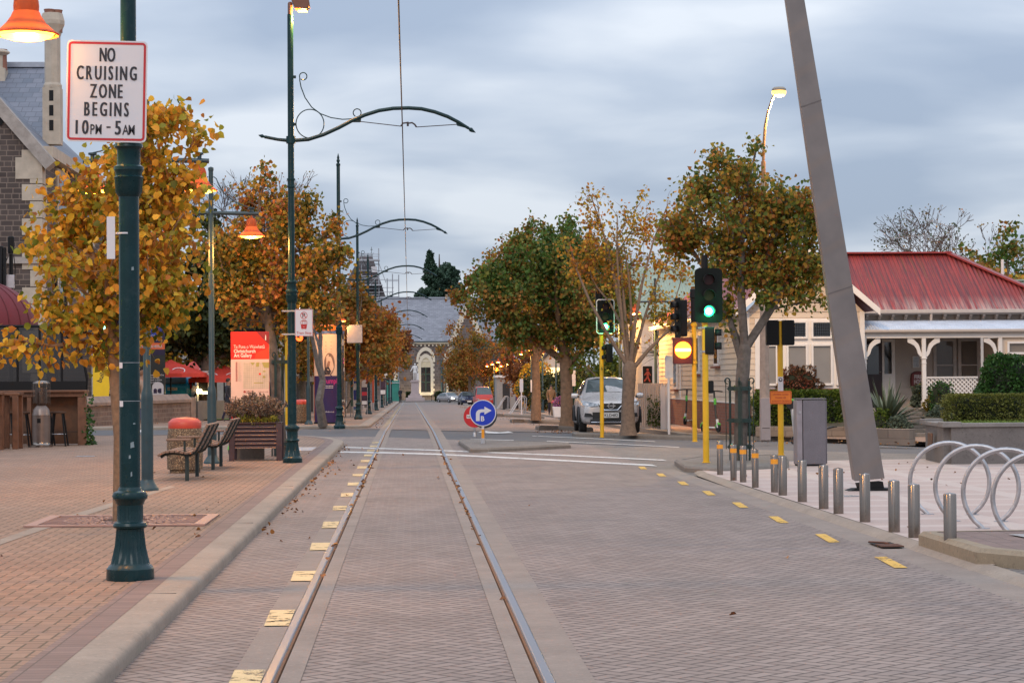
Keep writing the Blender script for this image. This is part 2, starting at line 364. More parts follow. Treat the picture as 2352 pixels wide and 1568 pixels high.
for s in (-1,1):   # concrete either side of each rail, with the groove left open
    a,bb=sorted((TX+s*.57,TX+s*.685)); sheet('track_concrete',[a,bb],2,296,60,.004,M_conc2)
    a,bb=sorted((TX+s*.777,s*.97)); sheet('track_concrete',[a,bb],2,296,60,.004,M_conc2)
    a,bb=sorted((TX+s*.685,TX+s*.777)); sheet('track_groove',[a,bb],2,296,60,-.035,M_dark)
# left footpath, its corner, the kerb round it
def cornerY(x):
    if x<=-5: return 60.0
    return 51.5+8.5*math.sqrt(max(0,1-((x+5)/(KX+5))**2))
path=[(KX,2),(KX,20),(KX,40),(KX,51.5)]+[(x,cornerY(x)) for x in (KX-.03,KX-.1,KX-.22,KX-.4,KX-.65,KX-1,KX-1.5,KX-2.1,KX-2.8,-5)]+[(-9,60),(-20,60),(-45,60)]
def offs(pl,d):
    out=[]
    for i,p in enumerate(pl):
        a=Vector(pl[max(0,i-1)]); c=Vector(pl[min(len(pl)-1,i+1)]); t=(c-a).normalized(); out.append((p[0]-t.y*d,p[1]+t.x*d))
    return out
def sweep(name,pl,prof,m,zf=lambda x,y:0):
    b=MB(); vs=[]; k=len(prof)
    rows=[offs(pl,d) for d,z in prof]
    for i in range(len(pl)):
        for j,(d,z) in enumerate(prof):
            x,y=rows[j][i]; vs.append((x,y,z+zf(x,y)))
    b.add(vs,[(i*k+j,(i+1)*k+j,(i+1)*k+j+1,i*k+j+1) for i in range(len(pl)-1) for j in range(k-1)])
    return struct(b.build(name,m,smooth=32))
def dense(pl,st):
    out=[]
    for a,c in zip(pl,pl[1:]):
        L=math.dist(a,c); n=max(1,int(L/st)); out+=[(a[0]+(c[0]-a[0])*i/n,a[1]+(c[1]-a[1])*i/n) for i in range(n)]
    return out+[pl[-1]]
KP=[(0,-.03),(.0,.055),(.006,.078),(.020,.093),(.045,.1),(.25,.103)]
sweep('kerb',dense(path,3),KP,M_conc)
inner=offs(path,.25)
b=MB(); b.poly([(x,y,.1) for x,y in inner]+[(-45,2,.1)]); struct(b.build('footpath',M_foot,smooth=0))
b=MB(); o2=offs(path,.455); n=len(path); b.add([(x,y,.1045) for x,y in inner]+[(x,y,.1045) for x,y in o2],[(i,i+1,n+i+1,n+i) for i in range(n-1)]); struct(b.build('footpath_edging',M_sold,smooth=0))
# kerb joints (thin dark gaps)
b=MB()
for y in (15.2,22.6,30.3,38.0):
    b.box(KX-.25,KX-.06,y-.003,y+.003,.09,.1032)
struct(b.build('kerb_joint',M_dark,smooth=0))
# the concrete dish channel that runs along the terrace side of the footpath
b=MB(); a=[G(0,1292*.998,.1),G(300,1225,.1),G(560,1160,.1)]
b.poly([G(0,1238,.104),G(150,1185,.104),G(390,1115,.104),G(405,1117,.104),G(190,1185,.104),G(0,1250,.104)]); struct(b.build('drain_channel',M_conc,smooth=0))
# far left footpath
def farL(x): return interp(FAR,x)+.15+ (1.8*max(0,(x+4)/2.4)**2 if x>-4 else 0)
sheet('footpath',[-60,-20,-10,-7,-5,-4,-3.2,-2.5,-2.0,-1.72],farL,296,30,.1,M_foot,1.5)
sweep('kerb',[(-1.38,296),(-1.38,180),(-1.38,120),(-1.38,90),(-1.38,farL(-1.5)),(-1.6,farL(-1.6)-.3),(-2.2,farL(-2.2)-.3),(-3,farL(-3)-.3),(-4,farL(-4)-.3),(-10,farL(-10)-.3),(-60,farL(-60)-.3)],[(0,-.03),(0,.06),(-.03,.09),(-.35,.104)],M_conc,gz)
# far right footpath and the kerbed tree islands in the parking bays
sheet('footpath',lin(8.0,9.0,2)+[12,20,60],lambda x:interp(FAR,x)+(1.5 if x<8.6 else .2),296,30,.1,M_foot,1.5)
sheet('footpath',[9.0,12,20,60],lambda x:interp(FAR,x)+.2,lambda x:interp(FAR,x)+8,4,.105,M_foot)
sweep('kerb',[(7.96,296),(7.96,150),(7.96,90),(7.96,interp(FAR,8)+2.2),(8.2,interp(FAR,8.2)+.8),(9,interp(FAR,9)),(14,interp(FAR,14)),(22,interp(FAR,22)),(60,46.3)],[(0,-.03),(0,.1),(.3,.108)],M_conc,gz)
def island(pts,h,name='kerb_island',m=None,top=None,inset=.18,lab=None):
    b=MB(); z=[gz(p[0],p[1]) for p in pts]; n=len(pts)
    c=Vector((sum(p[0] for p in pts)/n,sum(p[1] for p in pts)/n))
    ins=lambda k:[tuple(Vector(p[:2])+(c-Vector(p[:2])).normalized()*k) for p in pts]
    r=[[(p[0],p[1],z[i]-.03) for i,p in enumerate(pts)],[(p[0],p[1],z[i]+h-.035) for i,p in enumerate(pts)],[(p[0],p[1],z[i]+h) for i,p in enumerate(ins(.05))],[(p[0],p[1],z[i]+h) for i,p in enumerate(ins(inset))]]
    vs=sum(r,[]); fs=[(k*n+i,k*n+(i+1)%n,(k+1)*n+(i+1)%n,(k+1)*n+i) for k in range(3) for i in range(n)]
    b.add(vs,fs,0); b.add([(p[0],p[1],p[2]-.004) for p in r[3]],[tuple(range(n))],1)
    return struct(b.build(name,[m or M_concd,top or M_road2],smooth=0))
def ipix(pts,h,**k):
    ps=[G(x,y,0) for x,y in pts]; return island([(p.x,p.y) for p in ps],h,**k)
ipix([(1053,1021),(1079,1039),(1121,1039),(1311,1029),(1309,1025),(1080,1017),(1062,1016)],.1)
ipix([(1549,1067),(1572,1083),(1648,1089),(1812,1081),(1812,1064),(1790,1055),(1618,1057)],.1)
for x0,y0,x1,w in ((1238,988,1345,9),(1176,971,1292,6),(1140,957,1225,5)):
    a=G(x0,y0); e=G(x1,y0); island([(a.x,a.y),(e.x,e.y),(e.x,a.y+1.9),(a.x,a.y+1.9)],.14,top=M_earth)
p0=G(1228,1003.5); p1=G(1545,1003); island([(p0.x+1.2,p0.y+1),(p1.x,p0.y-1.5),(p1.x,p0.y+.6),(p0.x+1.2,p0.y+2.4)],.1,top=M_earth)
# right side: gutter, low kerb, terrazzo plaza
sheet('gutter',[GX,4.42,4.60],2,37,8,.0,M_conc2)
sweep('kerb',[(4.60,2),(4.60,20),(4.60,30),(4.66,34.4),(5.0,38.6)],[(0,0),(-.06,.035),(-.16,.05)],M_conc)
b=MB(); b.poly([(4.76,17.3,.05),(20,17.3,.05),(20,39.6,.05),(9.4,39.4,.05),(7.6,39.0,.05),(5.1,38.5,.05),(4.80,34.4,.05)]); struct(b.build('plaza',M_plaza,smooth=0))
island([(4.68,19.5),(4.68,17.5),(5.15,16.7),(9,16.5),(9,19.7)],.17,name='planter_kerb',m=_conc('mossy_concrete',(.30,.235,.16),.5),top=M_sold)
b=MB(); b.poly([(5.35,18.9,.178),(5.5,17.35,.178),(9,17.2,.178),(9,19.0,.178)]); struct(b.build('exposed_aggregate',mat('aggregate',(.33,.31,.30),.9,var=.5,scale=60),smooth=0))
# road markings
def mark(pts,m,name='road_marking',dz=.006):
    b=MB(); b.poly([(p[0],p[1],gz(p[0],p[1])+dz) for p in pts]); return struct(b.build(name,m,smooth=0))
def line_px(pl,w,m):
    ps=[G(x,y) for x,y in pl]; b=MB()
    for a,c in zip(ps,ps[1:]):
        b.add([(a.x,a.y-w/2,gz(a.x,a.y)+.006),(c.x,c.y-w/2,gz(c.x,c.y)+.006),(c.x,c.y+w/2,gz(c.x,c.y)+.006),(a.x,a.y+w/2,gz(a.x,a.y)+.006)],[(0,1,2,3)])
    struct(b.build('road_marking',m,smooth=0))
line_px([(787,1027),(880,1030),(1000,1034),(1300,1046),(1528,1057)],.62,M_white)
line_px([(781,1038),(880,1039.5),(1000,1043),(1300,1058),(1504,1069)],.8,M_white)
line_px([(1222,1001),(1350,1006.5),(1505,1014)],.35,M_white); line_px([(1256,1013),(1400,1019),(1560,1027)],.35,M_white)
line_px([(1080,1008.5),(1180,1011)],.3,M_white)
line_px([(2160,1035),(2260,1038)],.35,M_white)
b=MB(); ps=[G(*p) for p in ((1098,993),(1112,988),(1120,990.5),(1150,992.5),(1168,990.5),(1180,994),(1140,995.5),(1112,994.5))]; mark([(p.x,p.y) for p in ps],M_white)
ps=[G(*p) for p in ((250,1012),(330,985),(346,980),(356,982),(338,990),(280,1012))]; mark([(p.x,p.y) for p in ps],M_white)
ps=[G(*p) for p in ((555,957),(600,954),(612,956),(560,961))]
for k in range(64):
    y=11.35+3.05*k
    if 55<y<74: continue
    w=.44+.1*random.random()
    a=-.965+random.uniform(-.008,.008); mark([(a+.02,y-w),(a+.18,y-w+random.uniform(-.04,.04)),(a+.18+random.uniform(-.01,.01),y+w),(a,y+w+random.uniform(-.04,.04))],M_cream,dz=.011)
for k in range(8):
    y=18.15+2.78*k; mark([(4.02,y-.55),(4.13,y-.55),(4.2,y+.55),(4.09,y+.55)],M_yel)
mark([(4.95,15.9),(5.6,15.6),(5.6,15.75),(5.0,16.05)],M_yel); mark([(5.1,15.2),(5.8,14.9),(5.8,15.05),(5.15,15.35)],M_yel)
# darker tyre-polished and patched areas are in the paver material; two utility patches in the plaza road
M_rail=mat('rail_steel',(.25,.265,.30),.42,1.0,var=.05,scale=.5); M_rust=mat('rail_rust',(.18,.085,.04),.8,.2,var=.3,scale=12)
for s in (-1,1):
    b=MB(); vs=[]; Y=lin(2,64,20)+lin(67,296,46)
    pf=[(.685,-.034),(.700,-.004),(.714,.000),(.719,.008),(.725,.010),(.768,.010),(.774,.007),(.7765,-.02)]
    for y in Y:
        for q,z in pf: vs.append((TX+s*q,y,gz(0,y)+z))
    k=len(pf)
    for j in range(k-1): b.add(vs,[(i*k+j,(i+1)*k+j,(i+1)*k+j+1,i*k+j+1) for i in range(len(Y)-1)],1 if j<2 else 0)
    o=b.build('tram_rail',[M_rail,M_rust],smooth=0); tag(o,'long steel tram rail beside the row of cream painted dashes' if s<0 else 'long steel tram rail with no painted dashes, nearer the traffic island','tram rail','tram rails in the paved road')
# fallen leaves: gutter, rail groove, street edges (nobody could count them)
def leafverts(P,A,B,Nn,size,fold=.18):
    L=np.array([(0,0,0),(.42,.18,1),(.40,.62,1),(0,1.06,0),(-.40,.62,1),(-.42,.18,1)])
    k=len(P); v=(P[:,None,:]+size[:,None,None]*(L[None,:,0:1]*A[:,None,:]+L[None,:,1:2]*B[:,None,:]+fold*L[None,:,2:3]*Nn[:,None,:])).reshape(-1,3)
    base=(np.arange(k)*6)[:,None]; f=np.concatenate([base+np.array([[0,1,2,3]]),base+np.array([[0,3,4,5]])],1).reshape(-1,4); return v,f
def npmesh(name,v,f,mats,parent=None,loc=None):
    me=bpy.data.meshes.new(name); nv,nf=len(v),len(f); w=f.shape[1]
    me.vertices.add(nv); me.vertices.foreach_set('co',np.asarray(v,dtype=np.float32).ravel())
    me.loops.add(nf*w); me.loops.foreach_set('vertex_index',np.asarray(f,dtype=np.int32).ravel())
    me.polygons.add(nf); me.polygons.foreach_set('loop_start',np.arange(nf,dtype=np.int32)*w)
    for m in (mats if isinstance(mats,list) else [mats]): me.materials.append(m)
    me.update(calc_edges=True); me.validate()
    o=bpy.data.objects.new(name,me); COL.objects.link(o)
    if parent is not None: o.parent=parent
    if loc is not None: o.location=loc
    return o
def unit(a): return a/np.maximum(1e-9,np.linalg.norm(a,axis=1,keepdims=True))
def orient(k,droop=.6,up=0):
    B=unit(rng.normal(size=(k,3))+np.array([0,0,-droop])); Nn=rng.normal(size=(k,3))+np.array([0,0,up]); Nn=unit(Nn-B*np.sum(B*Nn,1,keepdims=True)); A=np.cross(B,Nn); return A,B,Nn
M_fall=leafmat('fallen_leaf',[(.10,.04,.02),(.25,.10,.03),(.38,.17,.05),(.20,.09,.04)],.1,3,.2)
pts=[]
for _ in range(95): y=rng.uniform(22,52)**1.0; pts.append((KX+abs(rng.normal(0,.10))+.03,y,0))
for _ in range(14): y=rng.uniform(20,50); pts.append((KX+abs(rng.normal(0,.35)),y,0))
for s in (-1,1):
    for _ in range(60): pts.append((TX+s*rng.uniform(.675,.72),13+37*rng.beta(2.2,1.5),0))
for _ in range(200): y=rng.uniform(72,280); pts.append((-1.35+abs(rng.normal(0,.12)),y,0))
for _ in range(420): y=rng.uniform(60,200); pts.append((4.6+rng.normal(0,.25)+rng.uniform(0,2)*(rng.random()<.4),y,0))
for _ in range(60): p=G(rng.uniform(1230,1345),rng.uniform(985,995)); pts.append((p.x,p.y,0))
for _ in range(90): p=G(rng.uniform(235,420),rng.uniform(962,974),.1); pts.append((p.x,p.y,.1))
for _ in range(60): p=G(rng.uniform(430,520),rng.uniform(946,952),.1); pts.append((p.x,p.y,.1))
for _ in range(50): pts.append((rng.uniform(4.8,9),rng.uniform(20,38),.05))
for _ in range(12): pts.append((rng.uniform(-4,4),rng.uniform(14,48),0))
for _ in range(22): pts.append((rng.uniform(-4.5,-2),rng.uniform(18,46),.1))
for _ in range(70): p=G(rng.uniform(1680,2110),rng.uniform(1012,1022),.1); pts.append((p.x,p.y,.1))
P=np.array([(x,y,gz(x,y)+dz+.012) for x,y,dz in pts]); k=len(P); A,B,Nn=orient(k,0,0); B[:,2]*=.35; B=unit(B); Nn=unit(np.array([0,0,1.0])+.5*rng.normal(size=(k,3))); Nn=unit(Nn-B*np.sum(B*Nn,1,keepdims=True)); A=np.cross(B,Nn)
v,f=leafverts(P,A,B,Nn,rng.uniform(.03,.062,k),.3); stuff(npmesh('fallen_leaves',v,f,M_fall))
# ================================================================ TREES AND PLANTS
M_bark=mat('bark',(.15,.115,.09),.9,var=.35,scale=14,bump=.6,bscale=30); M_barkg=mat('grey_bark',(.135,.11,.095),.9,var=.35,scale=10,bump=.6,bscale=26,dirt=.4,dirtcol=(.12,.12,.05))
M_twig=mat('twig_bark',(.11,.075,.06),.9,var=.2)
L_gold=leafmat('linden_gold',[(.12,.16,.02),(.30,.28,.03),(.58,.40,.04),(.72,.39,.04),(.64,.27,.03),(.38,.14,.03)],.42,1.1,.30)
L_mix=leafmat('linden_mixed',[(.06,.085,.02),(.12,.14,.028),(.25,.20,.035),(.44,.25,.04),(.42,.15,.035),(.24,.075,.03)],.38,.9,.40)
L_dkmix=leafmat('linden_dark_mixed',[(.06,.10,.02),(.11,.155,.028),(.18,.20,.035),(.38,.28,.04),(.50,.24,.04),(.34,.11,.03)],.42,.8,.34)
L_green=leafmat('linden_green',[(.045,.095,.018),(.07,.14,.024),(.10,.16,.028),(.22,.19,.035),(.42,.18,.035),(.34,.11,.03)],.35,.45,.55)
L_yel=leafmat('sparse_yellow',[(.16,.17,.025),(.34,.27,.035),(.48,.28,.03),(.50,.20,.03),(.34,.11,.03)],.42,.9,.45)
L_orange=leafmat('street_orange',[(.09,.10,.02),(.20,.15,.025),(.36,.17,.03),(.37,.12,.025),(.24,.07,.022)],.35,.45,.5)
L_red=leafmat('street_russet',[(.09,.05,.02),(.18,.06,.022),(.27,.09,.025),(.30,.13,.03)],.3,.5,.5)
L_con=leafmat('conifer',[(.02,.045,.03),(.035,.07,.042),(.055,.10,.058)],.1,.3,.5)
L_yew=leafmat('yew',[(.015,.025,.010),(.035,.05,.014),(.075,.085,.02)],.15,.6,.5)
L_olive=leafmat('olive_green',[(.07,.095,.065),(.11,.14,.10),(.15,.18,.13)],.2,.4,.5)
L_hedge=leafmat('hedge_green',[(.035,.065,.010),(.07,.11,.014),(.12,.15,.02)],.25,2.5,.5)
L_box=leafmat('pale_hedge',[(.08,.095,.02),(.15,.155,.035),(.24,.22,.06)],.25,3,.4)
L_bush=leafmat('glossy_bush',[(.02,.055,.013),(.035,.09,.018),(.06,.13,.03)],.2,2,.4)
L_lav=leafmat('dry_lavender',[(.14,.09,.07),(.22,.15,.11),(.30,.21,.16),(.20,.20,.12)],.2,4,.4)
L_agave=mat('agave_leaf',(.09,.115,.07),.55,var=.25,scale=5)
def curve(a,c,bend=.15,k=6,rise=0):
    a,c=Vector(a),Vector(c); d=c-a; off=Vector((rng.normal(),rng.normal(),rng.normal()*.5))*d.length*bend
    m=(a+c)/2+off+Vector((0,0,rise*d.length)); return [(1-t)**2*a+2*t*(1-t)*m+t*t*c for t in [i/(k-1) for i in range(k)]]
def tree(label,base,trunk,ells,nl,nleaf,lsize,ml,group='street trees',name='linden_tree',mb=None,twigs=5,spread=.32,tw=.012,bare=0.0,limb=.6,droop=.7,leafjit=.55,cat='tree',extra=(),prim=4,bal=.45):
    """trunk: [(x,y,z,r)..] relative to base; ells: crown lumps (cx,cy,cz,rx,ry,rz). Limbs fork off one another towards points in the lumps."""
    t=thing(name,label,cat,base,group=group); mb=mb or M_bark
    q_=trunk[-1]; tt=list(trunk)+[(q_[0],q_[1],q_[2]+q_[3]*.7,q_[3]*.8),(q_[0],q_[1],q_[2]+q_[3]*1.2,q_[3]*.4)]; b=MB(); b.tube([p[:3] for p in tt],[p[3] for p in tt],12)
    top=Vector(trunk[-1][:3]); rt=trunk[-1][3]; pre=Vector(trunk[-2][:3])
    vol=np.array([e[3]*e[4]*e[5] for e in ells]); pr=vol**.8/np.sum(vol**.8)
    tg=[]
    for i in range(nl):
        e=ells[rng.choice(len(ells),p=pr)]; d=rng.normal(size=3); d/=np.linalg.norm(d); r=rng.random()**.40
        c=Vector((e[0]+d[0]*e[3]*r,e[1]+d[1]*e[4]*r,e[2]+d[2]*e[5]*r)); tg.append((c,min(e[3:6]),d))
    tg.sort(key=lambda q:(q[0]-top).length)
    nodes_=[top,pre.lerp(top,.75),pre.lerp(top,.5)]; par=[-1,0,0]; paths=[]; cnt=[0]*3
    NP=np.array([tuple(p) for p in nodes_]); plen=[0.,.1,.2]
    # main limbs first, well spread
    first=[]; pool=list(range(len(tg)))
    for q in range(min(prim,len(tg))):
        best=max(pool,key=lambda i:min([ (tg[i][0]-tg[j][0]).length for j in first] or [(tg[i][0].z-top.z)])+.35*(tg[i][0].z-top.z)-.15*(tg[i][0]-top).length); first.append(best); pool.remove(best)
    tg=[tg[i] for i in first]+[tg[i] for i in pool]
    for n_,(c,er,d) in enumerate(tg):
        v=np.array(tuple(c))-NP; dist=np.linalg.norm(v,axis=1); up=v[:,2]/np.maximum(dist,1e-6); cost=dist*(1+.55*np.maximum(0,.25-up))+bal*np.array(plen); k=int(np.argmin(cost)) if n_>=prim else n_%3
        pts=curve(nodes_[k],c,.10 if n_<prim else .13,5,.10); ids=[k]; seg=(c-nodes_[k]).length/4
        for q in pts[1:]: plen.append(plen[ids[-1]]+seg); nodes_.append(q); par.append(ids[-1]); cnt.append(0); ids.append(len(nodes_)-1)
        NP=np.concatenate([NP,np.array([tuple(p) for p in pts[1:]])]); paths.append((ids,er,d))
    for ids,_,_ in paths:
        k=ids[-1]
        while k>=0: cnt[k]+=1; k=par[k]
    rad=lambda k:min(rt*limb*1.15,tw*1.15*max(1,cnt[k])**.52)
    tl=[]
    for n_,(ids,er,d) in enumerate(paths):
        rr_=[rad(k) for k in ids]; rr_[0]=min(rr_[0],rr_[1]*1.25)
        if n_<prim: e_=rt*(1.2 if prim<7 else .95)/math.sqrt(prim); rr_=[max(r_,e_*w_) for r_,w_ in zip(rr_,(1.15,.85,.62,.42,.25))]
        b.tube([nodes_[k] for k in ids],rr_,7,0,False)
        for q in range(twigs):
            a=nodes_[ids[int(rng.integers(1,5))]] if q%2 else nodes_[ids[-1]]
            d2=rng.normal(size=3)+np.array([d[0],d[1],d[2]*.6+.25])*.8; d2/=np.linalg.norm(d2)
            ln=er*spread*rng.uniform(.6,1.6); e2=Vector(a)+Vector(d2)*ln; tp=curve(a,e2,.14,4,.05)
            b.tube(tp,[tw*.8,tw*.55,tw*.4,tw*.2],4,0,False); tl.append(tp)
    for pts,r0,nt_ in extra:
        pts=[Vector(p) for p in pts]; b.tube(pts,[r0*(1-.75*i/(len(pts)-1)) for i in range(len(pts))],7,0,False)
        for q in range(nt_):
            i=int(rng.integers(1,len(pts))); a=pts[i-1].lerp(pts[i],rng.random()); e2=a+Vector((rng.normal()*.14,rng.normal()*.1,-rng.uniform(-.08,.32))); tp=curve(a,e2,.2,4,-.1); b.tube(tp,[tw*.6,tw*.45,tw*.3,tw*.2],4,0,False); tl.append(tp)
    b.build('trunk',mb,t)
    T=np.array([[tuple(p) for p in tp] for tp in tl]); keep=rng.random(len(T))>bare; T=T[keep] if keep.any() else T
    idx=rng.integers(0,len(T),nleaf); u=rng.uniform(.15,3.0,nleaf); i0=np.minimum(2,u.astype(int)); fr=(u-i0)[:,None]
    P=T[idx,i0]*(1-fr)+T[idx,i0+1]*fr; sd=leafjit*lsize*2.2; P=P+rng.normal(size=P.shape)*sd
    A,B,Nn=orient(nleaf,droop,.3); sz=lsize*rng.uniform(.7,1.25,nleaf); v,f=leafverts(P,A,B,Nn,sz); npmesh('crown',v,f,ml,t)
    return t
def bare_tree(label,base,h,r,depth=6,group='bare trees',name='bare_tree',leaves=0,ml=None,spread=.5,first=.28,col=None,rmin=.006):
    t=thing(name,label,'tree',base,group=group); b=MB(); ends=[]
    def grow(p,d,l,rr,k):
        q=p+d*l; m=p.lerp(q,.5)+Vector(rng.normal(size=3))*l*.06
        b.tube([p,m,q],[rr,rr*.85,rr*.68],6 if k>4 else 4 if k>2 else 3,0,False)
        if k==0: ends.append(q); return
        for i in range(3 if rng.random()<.55 else 2):
            nd=(d+Vector(rng.normal(size=3))*spread+Vector((0,0,.12))).normalized(); grow(q,nd,l*rng.uniform(.62,.86),max(rmin,rr*.62),k-1)
    grow(Vector((0,0,0)),Vector((0,0,1)),h*first,r,depth); b.build('trunk',col or M_twig,t)
    if leaves:
        E=np.array([tuple(e) for e in ends]); P=E[rng.integers(0,len(E),leaves)]+rng.normal(size=(leaves,3))*.12
        A,B,Nn=orient(leaves,.6); v,f=leafverts(P,A,B,Nn,rng.uniform(.08,.14,leaves)); npmesh('crown',v,f,ml,t)
    return t
def ground_pt(x,y,z=.1): p=G(x,y,z); return (p.x,p.y,gz(p.x,p.y)+z)
def bush(name,label,cat,loc,rx,ry,rz,n,ls,ml,group=None,box=False,stem=True,core=(.012,.016,.006),up=.4,lump=.18):
    t=thing(name,label,cat,loc,group=group)
    bm=bmesh.new(); bmesh.ops.create_icosphere(bm,subdivisions=3,radius=1)
    for v in bm.verts:
        d=v.co.normalized()
        if box: m=max(abs(d.x),abs(d.y),abs(d.z)); d=d/m*(.94 if m>.72 else .9)
        v.co=Vector((d.x*rx*.86,d.y*ry*.86,rz+d.z*rz*.86))
    me=bpy.data.meshes.new('foliage_core'); bm.to_mesh(me); bm.free(); me.materials.append(mat('core_%s'%name,core,.95,var=.3)); o=bpy.data.objects.new('dark_core',me); COL.objects.link(o); o.parent=t  # solid dark green core fills the bush; no twigs are modelled
    D=unit(rng.normal(size=(n,3)))
    if box:
        D=rng.uniform(-1,1,(n,3)); ax=rng.choice(3,n,p=np.array([ry*rz,rx*rz,rx*ry])/(ry*rz+rx*rz+rx*ry)); sg=np.sign(rng.normal(size=n)); D[np.arange(n),ax]=sg
    ph=rng.uniform(0,6,3); w=1+lump*(np.sin(D[:,0]*5+ph[0])*np.sin(D[:,1]*5+ph[1])+np.sin(D[:,2]*6+ph[2]))*.6
    P=D*np.array([rx,ry,rz])*(w*rng.uniform(.86,1.03,n))[:,None]+np.array([0,0,rz]); P[:,2]=np.maximum(P[:,2],.02)
    B=unit(D+rng.normal(size=(n,3))*.7+np.array([0,0,up])); Nn=rng.normal(size=(n,3)); Nn=unit(Nn-B*np.sum(B*Nn,1,keepdims=True)); A=np.cross(B,Nn)
    v,f=leafverts(P,A,B,Nn,ls*rng.uniform(.6,1.3,n)); npmesh('foliage',v,f,ml,t); return t
# ================================================================ STREET FURNITURE
M_teal=mat('teal_paint',(.004,.026,.030),.27,var=.18,scale=5,spec=.3,dirt=.12,dirtcol=(.10,.12,.12)); M_tealm=mat('teal_worn',(.022,.048,.056),.42,var=.15,scale=6)
M_terra=leafmat('terracotta_enamel',[(.33,.085,.035),(.40,.11,.04)],.38,6,.9)
M_yp=mat('yellow_pole_paint',(.72,.40,.012),.4,var=.1,scale=4,dirt=.12,dirtcol=(.3,.2,.05)); M_blk=mat('black_plastic',(.007,.007,.008),.6,var=.2,spec=.25); M_blk2=mat('black_board',(.005,.007,.006),.7,var=.2,spec=.2)
M_stain=mat('stainless',(.27,.225,.195),.22,1.0,var=.06,scale=3); M_galv=mat('galvanised',(.42,.41,.42),.42,.9,var=.2,scale=9,dirt=.25,dirtcol=(.2,.19,.18))
M_sw=mat('sign_white',(.66,.62,.63),.45,var=.03,scale=3); M_sred=mat('sign_red',(.48,.015,.02),.4,var=.05); M_sblk=mat('sign_black',(.02,.018,.025),.45,var=.05)
M_or=mat('orange_band',(.85,.33,.02),.4,var=.05); M_wire=mat('wire_dark',(.06,.045,.045),.5,.5)
E_sod=emit('sodium_glow',(1.0,.47,.05),7); E_sodc=emit('sodium_lamp_far',(1.0,.52,.05),7); E_grn=emit('green_lens',(.03,1.0,.38),3.2); E_grnw=emit('green_core',(.55,1.0,.80),4); E_red=emit('red_lens',(1.0,.08,.01),5); E_amb=emit('amber_sign',(1.0,.50,.03),3.2); E_ambw=emit('amber_bar',(1.0,.88,.55),6); E_wht=emit('white_lamp',(1.0,.93,.8),30)
E_rdim=emit('red_ring',(1.0,.10,.01),1.6); E_warm=emit('warm_panel',(1.0,.72,.30),2.0)
SOD=(1.0,.47,.10)
